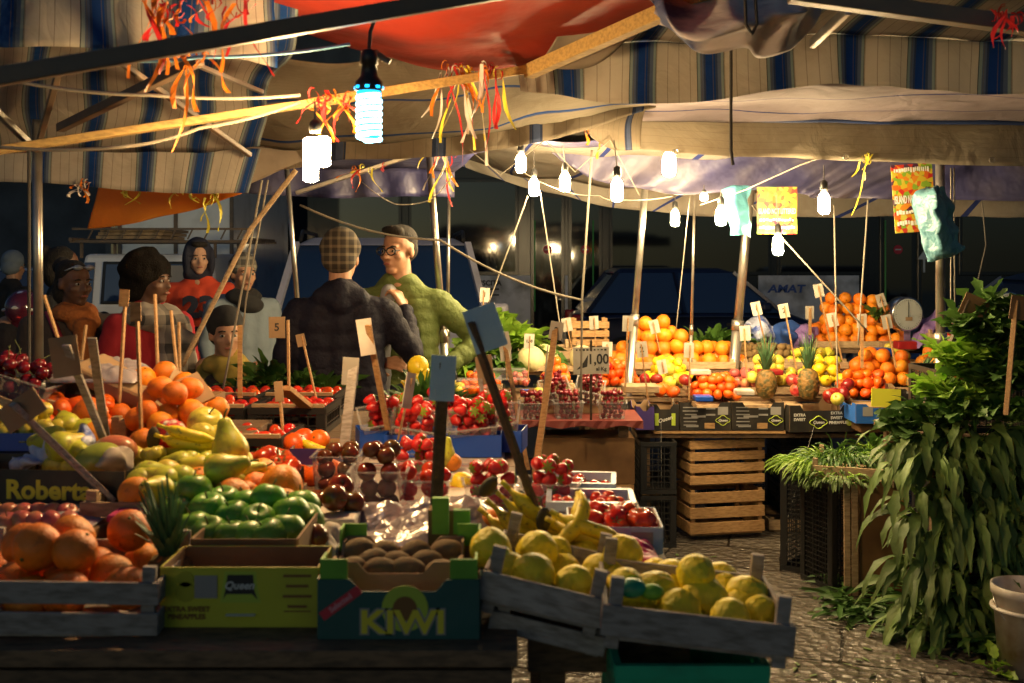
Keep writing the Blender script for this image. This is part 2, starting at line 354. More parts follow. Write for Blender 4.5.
def m_straw(name, R_):
    pr = [(.04,-1.25),(.3,-1.12),(.62,-.7),(.88,-.2),(1,.25),(.93,.55),(.6,.75),(.1,.78)]
    b = MB(); b.lathe([(r*R_, z*R_) for r, z in pr], 12)
    for k in range(7):
        a = 2*PI*k/7; d = Vector((math.cos(a), math.sin(a), 0)); t = Vector((-d.y,d.x,0))
        b.add([Vector((0,0,.82*R_)), d*.5*R_+t*.18*R_+Vector((0,0,.84*R_)), d*1.05*R_+Vector((0,0,.72*R_)), d*.5*R_-t*.18*R_+Vector((0,0,.84*R_))], [(0,1,2,3)], 1)
    return b.mesh(name, [M['strawberry'], M['leaf_light']], True)
def m_cherry(name, R_):
    b = MB(); b.lathe(prof_apple(R_, .92, .25, 8), 10); b.tube([(0,0,R_*.7),(R_*.4,0,R_*1.8),(R_*1.2,.2*R_,R_*2.8)], R_*.07, 4, 1)
    return b.mesh(name, [M['cherry'], M['stem']], True)
FM = {
 'orange': m_orange('orange', .044), 'orange_small': m_orange('orange', .040, seg=12), 'mandarin': m_orange('mandarin', .032, 'mandarin', 12, .82),
 'apple_green': m_apple('green_apple', .042, 'apple_green', 22), 'apple_red': m_apple('red_apple', .038, 'apple_red', 14), 'apple_yellow': m_apple('yellow_apple', .040, 'apple_yellow', 16),
 'apple_pink': m_apple('pink_apple', .038, 'apple_pink', 14), 'pear': m_pear('pear', .034), 'lemon': m_lemon('lemon', .032), 'lemon_big': m_lemon('lemon', .042),
 'citron': m_lemon('citron', .047, 'citron', 44, 1.35), 'beef': m_beef('beef_tomato', .036), 'tomato': m_apple('tomato', .028, 'tomato', 14, True, .85), 'dark_tomato': m_apple('dark_tomato', .026, 'dark_tomato', 16, True, .95),
 'tomato_small': m_apple('tomato', .020, 'tomato', 12, True, .9),
 'strawberry': m_straw('strawberry', .019), 'cherry': m_cherry('cherry', .0135), 'pomegranate': m_apple('pomegranate', .045, 'pomegranate', 14, False, .92),
 'kiwi': m_ell('kiwi', (.026,.026,.034), 'kiwi'), 'mango': m_ell('mango', (.045,.037,.06), 'mango', 18, 12), 'melon': m_ell('melon', (.075,.075,.068), 'cauli', 16, 10),
}
RAD = {'orange':.044,'orange_small':.040,'mandarin':.029,'apple_green':.041,'apple_red':.036,'apple_yellow':.038,'apple_pink':.036,'pear':.036,'lemon':.033,'lemon_big':.043,'citron':.048,'beef':.028,'tomato':.026,'dark_tomato':.026,'tomato_small':.019,'strawberry':.018,'cherry':.0135,'pomegranate':.044,'kiwi':.027,'mango':.045,'melon':.07}
NAMES = {'orange':'orange','orange_small':'orange','mandarin':'mandarin','apple_green':'green_apple','apple_red':'red_apple','apple_yellow':'yellow_apple','apple_pink':'pink_apple','pear':'pear','lemon':'lemon','lemon_big':'lemon','citron':'citron','beef':'beef_tomato','tomato':'tomato','dark_tomato':'dark_tomato','tomato_small':'tomato','strawberry':'strawberry','cherry':'cherry','pomegranate':'pomegranate','kiwi':'kiwi','mango':'mango','melon':'melon'}
CAT = {'orange_small':'orange','apple_green':'apple','apple_red':'apple','apple_yellow':'apple','apple_pink':'apple','lemon_big':'lemon','beef':'tomato','dark_tomato':'tomato','tomato_small':'tomato'}
def fruit(kind, loc, label, group=None, s=1, rot=None):
    lay = kind in ('pear','lemon','lemon_big','citron','strawberry','kiwi','mango')
    if rot is None: rot = (rnd(0,6.3) if not lay else rnd(1.1,1.9), rnd(-.5,.5), rnd(0,6.3))
    if kind in ('apple_green','beef') and rot is not None and not lay: rot = (rnd(-.5,.5), rnd(-.5,.5), rnd(0,6.3))
    return put(FM[kind], NAMES[kind], loc, rot, s*rnd(.95,1.05), label, CAT.get(kind, kind), group)
def heap(kind, c, w, d, layers, label, yaw=0, s=1, tilt=0, keep=1., shrink=1, group=None, peak=None):
    """fruit stacked in shrinking layers over a w x d base; c = centre of the base's floor"""
    D = RAD[kind]*2*s; F = Matrix.Translation(c) @ Matrix.Rotation(yaw,4,'Z') @ Matrix.Rotation(tilt,4,'X'); n = 0
    g = group or label
    for k in range(layers):
        ww, dd = w-k*D*shrink, d-k*D*shrink
        nx, ny = max(1,int(ww/D/.94+.15)), max(1,int(dd/D/.94+.15))
        if ww < D*.6 or dd < D*.4: break
        for j in range(ny):
            m_ = nx if (j+k)%2 == 0 else max(1,nx-1)
            for i in range(m_):
                if rnd(0,1) > keep: continue
                x = (i-(m_-1)/2)*ww/nx; y = (j-(ny-1)/2)*dd/ny
                p = F @ Vector((x+rnd(-.2,.2)*D, y+rnd(-.2,.2)*D, D/2+k*D*.76+rnd(-.12,.14)*D))
                fruit(kind, p, label, g, s); n += 1
    return n

# ---------------------------------------------------------------- containers (origin = centre of the bottom, front faces -y)
def slat_crate(label, loc, w, d, h, yaw=0, tilt=0, m='wood', n=2, post=.035, roll=0, name='wooden_crate', up=0):
    t = thing(name, label, 'crate', loc, (tilt, roll, yaw)); th = .008; sh = h/n*.72; W = M[m]
    for s in (-1, 1):
        b = MB(); b2 = MB()
        for k in range(n):
            z = (k+.5)*h/n
            b.box((0, s*d/2, z), (w, th, sh)); b2.box((s*(w/2-th/2-.001), 0, z+rnd(-.002,.002)), (th, d-2*th-.004, sh))
        b.build('long_side', W, t, bevel=.0015); b2.build('short_side', W, t, bevel=.0015)
        for q in (-1, 1):
            MB().box((s*(w/2-th-.014), q*(d/2-th-.008), (h+up)/2), (.024,.016,h+up+post*2*.5)).build('corner_post', W, t, bevel=.0015)
    b = MB(); nb = max(3,int(d/.08))
    for k in range(nb): b.box((0, (k-(nb-1)/2)*d/nb, .004), (w-.02, d/nb*.8, .006))
    b.build('base', W, t); return t
def carton(label, loc, w, d, h, m, yaw=0, tilt=0, inner='card', notch=True, tabs=None, name='cardboard_box', roll=0):
    """open carton: printed walls, cut-out rims, raised corners"""
    t = thing(name, label, 'box', loc, (tilt, roll, yaw)); th = .005; I = M[inner]
    def wall(L, nm):
        b = MB(); e = min(.06, L*.2); hh = h*.80 if notch else h
        b.prism([(-L/2,0),(L/2,0),(L/2,h),(L/2-e,h),(L/2-e-.02,hh),(-L/2+e+.02,hh),(-L/2+e,h),(-L/2,h)], -th/2, 0)
        b.prism([(-L/2,0),(L/2,0),(L/2,h-.001),(L/2-e,h-.001),(L/2-e-.02,hh-.001),(-L/2+e+.02,hh-.001),(-L/2+e,h-.001),(-L/2,h-.001)], .0003, th/2, 1)
        return b
    for s, nm in ((-1,'front_wall'),(1,'back_wall')):
        o = wall(w, nm).build(nm, [M[m], I], t); o.location = (0, s*d/2, 0); o.rotation_euler = (0,0,0 if s < 0 else PI)
    for s in (-1, 1):
        o = wall(d-2*th, 'side_wall').build('side_wall', [M[m], I], t); o.location = (s*(w/2-.001), 0, 0); o.rotation_euler = (0,0,s*PI/2)
    MB().box((0,0,.003), (w-.012,d-.012,.004)).build('bottom', I, t)
    if tabs:
        for sx in (-1,1):
            for sy in (-1,1):
                b = MB(); b.box((sx*(w/2-.028), sy*(d/2-.0065), h+.012), (.05,.004,.045)); b.box((sx*(w/2-.0065), sy*(d/2-.032), h+.012), (.004,.046,.045)); b.build('corner_tab', M[tabs], t)
    return t
def plastic_crate(label, loc, w, d, h, m, yaw=0, rot=None, cell=.03, name='plastic_crate', solid=False):
    t = thing(name, label, 'crate', loc, rot or (0,0,yaw)); W = M[m]
    for s in (-1,1):
        for ax in (0,1):
            L = w if ax == 0 else d-.012; b = MB()
            def pl(u, z, du, dz, th=.008):
                if ax == 0: b.box((u, s*(d/2-.004), z), (du, th, dz))
                else: b.box((s*(w/2-.004), u, z), (th, du, dz))
            pl(0, h-.012, L, .024, .014); pl(0, .012, L, .024, .012)
            for e in (-1,1): pl(e*(L/2-.015), h/2, .03, h-.05, .01)
            if solid: pl(0, h/2, L-.062, h-.05, .003)
            n = int(L/cell)
            for k in range(1, n): pl((k-n/2)*L/n, h/2, .0045, h-.05, .005)
            n = int(h/cell)
            for k in range(1, n): pl(0, k*h/n, L-.062, .0045, .004)
            b.build('long_side' if ax == 0 else 'short_side', W, t)
    b = MB(); n = int(w/cell)
    for k in range(1,n): b.box(((k-n/2)*w/n, 0, .004), (.005, d-.02, .005))
    n = int(d/cell)
    for k in range(1,n): b.box((0, (k-n/2)*d/n, .0085), (w-.02, .005, .003))
    b.build('base', W, t); return t
def punnet(label, loc, w, d, h, fruit_kind, fl, rot=(0,0,0), m='clear', n=24, s=1, group='punnets', top=1.0, taper=.86):
    """tapered clear tray; fruit inside are things of their own"""
    t = thing('punnet', label, 'punnet', loc, rot); b = MB(); vs = []
    for z, k in ((0,taper),(h,1)):
        for a, c in ((-1,-1),(1,-1),(1,1),(-1,1)): vs.append((a*w/2*k, c*d/2*k, z))
    b.add(vs, [(0,1,2,3),(0,1,5,4),(1,2,6,5),(2,3,7,6),(3,0,4,7)]); o = b.build('tray', M[m], t)
    sm = o.modifiers.new('wall','SOLIDIFY'); sm.thickness = .0012
    b = MB()
    for a, c, L, ax in ((0,-1,w,0),(0,1,w,0),(-1,0,d,1),(1,0,d,1)):
        b.box((a*w/2*1.02, c*d/2*1.02, h), (L+.012 if ax == 0 else .008, .008 if ax == 0 else L-.004, .003))
    b.build('rim', M[m], t)
    Mx = Matrix.Translation(loc) @ (Matrix.Rotation(rot[2],4,'Z') @ Matrix.Rotation(rot[1],4,'Y') @ Matrix.Rotation(rot[0],4,'X'))
    D = RAD[fruit_kind]*2*s; pts = []
    nx, ny = max(1,int(w*.92/D)), max(1,int(d*.92/D)); lay = max(1, math.ceil((h*top)/(D*.8)))
    for k in range(lay-1, -1, -1):
        for i in range(nx):
            for j in range(ny):
                pts.append(Vector(((i-(nx-1)/2)*D*1.0+rnd(-.3,.3)*D, (j-(ny-1)/2)*D+rnd(-.25,.25)*D, D/2+k*D*.80+rnd(-.15,.35)*D*(1 if k == lay-1 else 0))))
    vis = [p for p in pts if p.z > (lay-1.3)*D*.82 or p.y < -(ny/2-1)*D]
    for p in vis[:n]: fruit(fruit_kind, Mx @ Vector((p.x*.95,p.y*.95,p.z)), fl, fl, s)
    return t
# price stake: sloping batten with a card
def stake(label, top, bot, w=.018, m='stake', card=(.045,.07,'paper'), cardturn=0, side=0, txt=None, group=None, both=False, cz=0):
    top, bot = Vector(top), Vector(bot)
    t = thing('price_sign', label, 'price sign', bot, group=group); d = top-bot
    MB().bar((0,0,0), d, w, w*.35).build('stick', M[m], t, bevel=.001)
    if card:
        cw, ch, cm = card
        b = MB(); b.box((0,0,0), (cw,.003,ch)); o = b.build('card', M[cm], t)
        tq = d.to_track_quat('Z','Y').to_euler(); tilt = math.atan2(d.x, d.z)
        o.location = d*(1-(.35*ch+cz)/max(d.length,.01)) + Vector((side*(cw/2+w/2),-.012 if not side else 0,0)); o.rotation_euler = (0, tilt, cardturn)
        if txt: lettering(txt, ch*(.5 if len(txt) < 2 else .27), (0,-.0022,0), FRONT, M['ink'], o, 'price', bold=.001)
    return t
def sheet(name, rows, mats, nu=40, nv=14, wob=.02, ulen=2, vlen=.5, parent=None, thick=.002, freq=3., fold=None, seed=0, stripe_down=False):
    """cloth hung through rows of points (px, py, Y); rows run across, list of rows goes down"""
    R_ = [[P(*q) for q in r] for r in rows]
    def cr(ps, t):
        n = len(ps)-1; x = t*n; i = min(int(x), n-1); u = x-i
        if n == 1: return ps[0].lerp(ps[1], t)
        p0 = ps[max(i-1,0)]; p1 = ps[i]; p2 = ps[i+1]; p3 = ps[min(i+2,n)]
        return .5*((2*p1)+(p2-p0)*u+(2*p0-5*p1+4*p2-p3)*u*u+(3*p1-p0-3*p2+p3)*u**3)
    vs = []; uvs = []
    for j in range(nv+1):
        v = j/nv
        for i in range(nu+1):
            u = i/nu; p = cr([cr(r, u) for r in R_], v)
            q = noise.noise_vector(Vector((p.x*freq+seed, p.y*freq, p.z*freq)))
            p = p+Vector(q)*wob
            if fold: p = p+Vector((0, fold[0]*math.sin(u*fold[1]*2*PI+2*math.sin(u*9))*(fold[2]+(1-fold[2])*v), 0))
            vs.append(p); uvs.append((v*ulen, u*vlen) if stripe_down else (u*ulen, v*vlen))
    fs = [(j*(nu+1)+i, j*(nu+1)+i+1, (j+1)*(nu+1)+i+1, (j+1)*(nu+1)+i) for j in range(nv) for i in range(nu)]
    me = bpy.data.meshes.new(name); me.from_pydata([tuple(v) for v in vs], [], fs); me.materials.append(mats)
    uvl = me.uv_layers.new(name='UVMap')
    for l in me.loops: uvl.data[l.index].uv = uvs[l.vertex_index]
    me.polygons.foreach_set('use_smooth', [True]*len(me.polygons))
    o = bpy.data.objects.new(name, me); COL.objects.link(o)
    if parent: o.parent = parent
    sm = o.modifiers.new('cloth','SOLIDIFY'); sm.thickness = thick
    return o
def rope(label, pts, r=.004, m='rope', sag=0, name='rope', cat='rope', group=None):
    q = [P(*p) if len(p) == 3 else p for p in pts]; out = []
    for a, b in zip(q[:-1], q[1:]):
        for k in range(10):
            t = k/10; p = a.lerp(b, t); p.z -= sag*4*t*(1-t); out.append(p)
    out.append(q[-1]); return tag(MB().tube(out, r, 6).build(name, M[m], None, True), label, cat, group)
def pole(label, a, b, r=.02, m='steel', name='pole', cat='pole', flare=None):
    t = thing(name, label, cat, P(*a)); d = P(*b)-P(*a)
    MB().tube([(0,0,0), d*.55], r, 14).build('tube', M[m], t, True)
    MB().tube([d*.55, d], r*.84, 14).build('tube', M[m], t, True)
    MB().tube([d*.535, d*.565], r*1.15, 14).build('collar', M[m], t, True)
    return t
# ---------------------------------------------------------------- camera, world
cam = bpy.data.objects.new('camera', bpy.data.cameras.new('camera')); COL.objects.link(cam); sc.camera = cam
cam.location = (0,0,CAMZ); cam.rotation_euler = (PI/2,0,0)
cam.data.sensor_width = 36; cam.data.lens = 36*F0/1024; cam.data.shift_y = -(341.5-HY)/1024; cam.data.dof.use_dof = True; cam.data.dof.focus_distance = 6.1; cam.data.dof.aperture_fstop = 5; cam.data.dof.aperture_blades = 7; cam.data.clip_end = 500; cam.data.clip_start = .05
w = bpy.data.worlds.new('World'); sc.world = w; w.use_nodes = True; wn = w.node_tree
sky = wn.nodes.new('ShaderNodeTexSky'); sky.sky_type = 'NISHITA'; sky.sun_disc = False; sky.sun_elevation = R(12); sky.sun_rotation = R(200)
bg = wn.nodes['Background']; tint = wn.nodes.new('ShaderNodeMix'); tint.data_type = 'RGBA'; tint.blend_type = 'MULTIPLY'; tint.inputs[0].default_value = 1; tint.inputs[7].default_value = (.48,.70,1,1); wn.links.new(sky.outputs[0], tint.inputs[6]); wn.links.new(tint.outputs[2], bg.inputs[0]); bg.inputs[1].default_value = .016
sun = bpy.data.objects.new('dusk_light', bpy.data.lights.new('dusk_light','SUN')); COL.objects.link(sun); sun.data.energy = .03; sun.data.angle = R(20); sun.data.color = (.6,.75,1); sun.rotation_euler = (R(35),R(10),R(200))
sc.view_settings.view_transform = 'Standard'; sc.view_settings.look = 'None'; sc.view_settings.exposure = .72; sc.view_settings.gamma = 1
sc.cycles.use_denoising = True; sc.cycles.max_bounces = 7; sc.cycles.diffuse_bounces = 3; sc.cycles.glossy_bounces = 3; sc.cycles.transparent_max_bounces = 12
sc.cycles.sample_clamp_indirect = 4; sc.cycles.sample_clamp_direct = 0; sc.cycles.use_light_tree = True
sc.cycles.caustics_reflective = False; sc.cycles.caustics_refractive = False

# ---------------------------------------------------------------- ground: worn wet stone paving
def ground_mat():
    m, nt, b = newmat('wet stone paving'); L = nt.links.new
    tc = N(nt,'ShaderNodeTexCoord'); mp = N(nt,'ShaderNodeMapping'); mp.inputs['Rotation'].default_value = (0,0,R(17)); L(tc.outputs['Object'], mp.inputs[0])
    wv = N(nt,'ShaderNodeTexNoise'); wv.inputs['Scale'].default_value = 3; L(mp.outputs[0], wv.inputs['Vector'])
    ad = N(nt,'ShaderNodeVectorMath', operation='MULTIPLY_ADD'); L(wv.outputs['Color'], ad.inputs[0]); ad.inputs[1].default_value = (.06,.06,.06); L(mp.outputs[0], ad.inputs[2])
    br = N(nt,'ShaderNodeTexBrick'); br.inputs['Scale'].default_value = 1; br.inputs['Brick Width'].default_value = .62; br.inputs['Row Height'].default_value = .42; br.inputs['Mortar Size'].default_value = .008; br.inputs['Mortar Smooth'].default_value = .3
    br.inputs['Color1'].default_value = (.15,.135,.12,1); br.inputs['Color2'].default_value = (.10,.09,.08,1); br.inputs['Mortar'].default_value = (.02,.017,.015,1)
    L(ad.outputs[0], br.inputs['Vector'])
    n1 = N(nt,'ShaderNodeTexNoise'); n1.inputs['Scale'].default_value = 34; n1.inputs['Detail'].default_value = 5; n1.inputs['Roughness'].default_value = .6; L(mp.outputs[0], n1.inputs['Vector'])
    vo = N(nt,'ShaderNodeTexVoronoi'); vo.inputs['Scale'].default_value = 22; L(ad.outputs[0], vo.inputs['Vector'])
    n2 = N(nt,'ShaderNodeTexNoise'); n2.inputs['Scale'].default_value = 1.3; n2.inputs['Detail'].default_value = 5; L(mp.outputs[0], n2.inputs['Vector'])
    mx = N(nt,'ShaderNodeMix', data_type='RGBA', blend_type='MULTIPLY'); mx.inputs[0].default_value = .8; L(br.outputs['Color'], mx.inputs[6])
    cr = N(nt,'ShaderNodeValToRGB'); cr.color_ramp.elements[0].position = .3; cr.color_ramp.elements[0].color = (.35,.33,.3,1); cr.color_ramp.elements[1].position = .7; cr.color_ramp.elements[1].color = (1.25,1.2,1.1,1)
    L(n1.outputs['Fac'], cr.inputs[0]); L(cr.outputs[0], mx.inputs[7]); L(mx.outputs[2], b.inputs['Base Color'])
    mr = N(nt,'ShaderNodeMapRange'); mr.inputs['From Min'].default_value = .35; mr.inputs['From Max'].default_value = .65; mr.inputs['To Min'].default_value = .07; mr.inputs['To Max'].default_value = .34
    L(n2.outputs['Fac'], mr.inputs[0]); L(mr.outputs[0], b.inputs['Roughness'])
    a1 = N(nt,'ShaderNodeMath', operation='MULTIPLY_ADD'); L(n1.outputs['Fac'], a1.inputs[0]); a1.inputs[1].default_value = .55; L(vo.outputs['Distance'], a1.inputs[2])
    a2 = N(nt,'ShaderNodeMath', operation='MULTIPLY_ADD'); L(br.outputs['Fac'], a2.inputs[0]); a2.inputs[1].default_value = -1.2; L(a1.outputs[0], a2.inputs[2])
    bp = N(nt,'ShaderNodeBump'); bp.inputs['Strength'].default_value = 1; bp.inputs['Distance'].default_value = .022; L(a2.outputs[0], bp.inputs['Height']); L(bp.outputs[0], b.inputs['Normal'])
    return m
g = MB(); g.add([(-80,-20,0),(80,-20,0),(80,120,0),(-80,120,0)], [(0,1,2,3)]); tag(g.build('ground', ground_mat()), kind='structure')
M['asphalt'] = mat('wet asphalt', (.035,.035,.038), .4, (60,.4,.01))
g = MB(); g.add([(-80,8.9,.004),(80,8.9,.004),(80,19.5,.004),(-80,19.5,.004)], [(0,1,2,3)]); tag(g.build('road', M['asphalt']), kind='structure')

# ---------------------------------------------------------------- far buildings
M['plaster'] = mat('dark old plaster', (.10,.11,.12), .9, (4,.4,.02), dirt=((.05,.05,.055),1.2,.9))
M['stone'] = mat('grey facade stone', (.16,.16,.155), .9, (6,.4,.02), dirt=((.07,.07,.07),1.5,.9))
M['win_dark'] = mat('dark window glass', (.01,.014,.02), .08, spec=.9)
M['win_cyan'] = emis('cyan lit window', (.08,.42,.55), .22)
M['win_dim'] = emis('dim blue lit window', (.05,.16,.24), .22)
M['shutter'] = mat('grey green shutter', (.05,.07,.07), .7)
def building(label, x0, x1, y, h, m, wins, d=6):
    t = thing('building', label, 'building', ((x0+x1)/2, y, 0)); w_ = x1-x0
    MB().box((0,d/2,h/2), (w_,d,h)).build('wall', M[m], t)
    MB().box((0,-.12,h-.2), (w_+.1,.25,.35)).build('cornice', M['stone'], t); MB().box((0,-.05,3.4), (w_,.12,.2)).build('string_course', M['stone'], t)
    for wx, wz, ww, wh, mm in wins:
        f = MB().box((wx,-.03,wz), (ww+.24,.1,wh+.24)).build('window', M['stone'], t)
        MB().box((wx,-.085,wz), (ww,.012,wh)).build('pane', M[mm], f)
        b = MB(); b.box((wx,-.10,wz), (.05,.02,wh)); b.box((wx,-.10,wz+wh*.15), (ww,.018,.05)); b.build('glazing_bars', M['shutter'], f)
        MB().box((wx,-.16,wz-wh/2-.16), (ww+.4,.25,.08)).build('sill', M['stone'], f)
    return t
building('dark old plaster building far behind the pickup', -22, -6.2, 23, 11, 'plaster', [(-6+i*2.6, 1.9 if i%2 else 4.6, 1.1, 1.9, mm) for i, mm in enumerate(['win_dim','win_dark','win_dark','win_dim','win_dark','win_dim'])]+[(6.4,2.1,1.3,2.2,'win_dark')])
building('dark stone building far behind the bus', -6.1, 9.6, 24, 12, 'stone', [(-6+i*2.5, 4.2, 1.2, 2., 'win_dark') for i in range(6)])
building('stone building with a cyan lit window behind the blue car', 9.7, 26, 22, 11, 'plaster', [(-7.4,1.75,.7,1.5,'win_cyan'),(-6.3,1.75,.7,1.5,'win_cyan'),(-4.4,1.9,1,2,'win_dim'),(-1,1.9,1,2,'win_dark')])

# ---------------------------------------------------------------- city bus
M['bus_dark'] = mat('black bus panel', (.012,.013,.015), .25, spec=.6)
M['bus_white'] = mat('white grey bus side panel', (.62,.63,.66), .4, dirt=((.16,.16,.16),3,.5))
M['bus_glass'] = mat('dark bus window glass', (.006,.008,.011), .05, spec=1)
M['handrail'] = mat('green handrail', (.10,.45,.10), .4)
M['tyre'] = mat('tyre rubber', (.012,.012,.012), .8); M['rim'] = mat('grey wheel rim', (.3,.3,.32), .35, metal=.8)
YB = 17.0
t = thing('city_bus', 'long dark city bus with white lower panels parked across the back', 'bus', (1.6,YB,0))
BX0, BX1 = -6.9, 8.9
MB().box(((BX0+BX1)/2,1.25,1.75), (BX1-BX0,2.5,2.7)).build('body', M['bus_dark'], t, bevel=.06)
MB().box(((BX0+BX1)/2,1.25,3.14), (BX1-BX0-.3,2.2,.1)).build('roof_fairing', M['bus_white'], t, bevel=.03)
MB().box((-2.2,-.01,.85), (3.0,.03,1.0)).build('white_panel', M['bus_white'], t); MB().box((2.98,-.01,.85), (1.55,.03,1.0)).build('white_panel', M['bus_white'], t)
for x0, x1 in ((-6.7,-5.1),(-5.0,-3.3),(-3.2,-1.5),(-.1,1.1),(1.2,2.4),(2.5,3.9),(5.3,6.9),(7.0,8.6)):
    f = MB().box(((x0+x1)/2,-.012,2.1), (x1-x0,.03,1.5)).build('window', M['bus_dark'], t, bevel=.01)
    MB().box(((x0+x1)/2,-.034,2.1), (x1-x0-.1,.01,1.38)).build('pane', M['bus_glass'], f)
for x0 in (-1.35, 4.05):
    for k in range(2):
        f = MB().box((x0+.3+k*.58,-.014,1.5), (.54,.03,2.3)).build('door', M['bus_dark'], t, bevel=.01)
        MB().box((x0+.3+k*.58,-.036,1.5), (.42,.01,2.1)).build('pane', M['bus_glass'], f)
        MB().tube([(x0+.1+k*.9,-.06,.8),(x0+.1+k*.9,-.06,2.2)], .012, 6).build('handle', M['handrail'], f)
        b = MB(); b.lathe([(.07,0),(.07,.004)], 20, (x0+.3+k*.58,-.046,1.75), Matrix.Rotation(PI/2,3,'X')); b.build('no_entry_disc', M['print_red'], f)
        MB().box((x0+.3+k*.58,-.054,1.75), (.09,.004,.02)).build('no_entry_bar', M['print_white'], f)
for x in (-5.6,-.6,5.9):
    wh = MB().lathe([(.30,-.14),(.48,-.13),(.5,-.05),(.5,.05),(.48,.13),(.30,.14)], 24, (x,.12,.5), Matrix.Rotation(PI/2,3,'X')).build('wheel', M['tyre'], t)
    MB().lathe([(.05,-.04),(.29,-.03),(.29,.03),(.05,.04)], 20, (x,-.03,.5), Matrix.Rotation(PI/2,3,'X')).build('rim', M['rim'], wh)
lettering('AMAT', .165, (2.63,-.03,1.14), FRONT, M['print_blue'], t, bold=.006, sx=1.25, shear=.15)
lettering('ently', .13, (3.38,-.03,.98), FRONT, M['ink'], t, bold=.005); lettering('USCITA', .11, (-1.95,-.03,1.23), FRONT, M['ink'], t, bold=.004)
b = MB()
for zz in (1.02,.93): b.box((-1.95,-.03,zz+.12), (.3,.006,.025))
b.build('small_print', M['ink'], t)
b = MB(); b.box((4.75,-.05,1.5), (.03,.01,.2)); b.add([(4.65,-.05,1.6),(4.85,-.05,1.6),(4.75,-.05,1.74)], [(0,1,2)]); b.build('arrow_sign', M['print_white'], t)

# ---------------------------------------------------------------- cars
def carpaint(n, c, metal=.3): return mat(n, c, .28, metal=metal, coat=.6, dirt=((c[0]*.7,c[1]*.7,c[2]*.7),3,.4))
M['paint_navy'] = carpaint('dark navy car paint', (.012,.02,.06)); M['paint_blue'] = carpaint('deep blue car paint', (.01,.035,.13)); M['paint_black'] = carpaint('black blue car paint', (.006,.007,.012))
M['paint_silver'] = carpaint('silver blue car paint', (.50,.50,.60), .15); M['paint_white'] = carpaint('dull white van paint', (.72,.76,.82), 0); M['paint_cream'] = carpaint('cream paint', (.42,.36,.22), 0)
M['car_glass'] = mat('car window glass', (.012,.03,.09), .06, spec=.9); M['trim'] = mat('black trim', (.015,.015,.016), .5); M['lamp_glass'] = mat('headlight glass', (.4,.42,.45), .1, metal=.5)
M['tail'] = emis('lit red tail light', (.9,.03,.01), 3.0); M['tail_off'] = mat('red tail light', (.3,.01,.01), .2)
M['plate'] = mat('white number plate', (.5,.5,.5), .5)
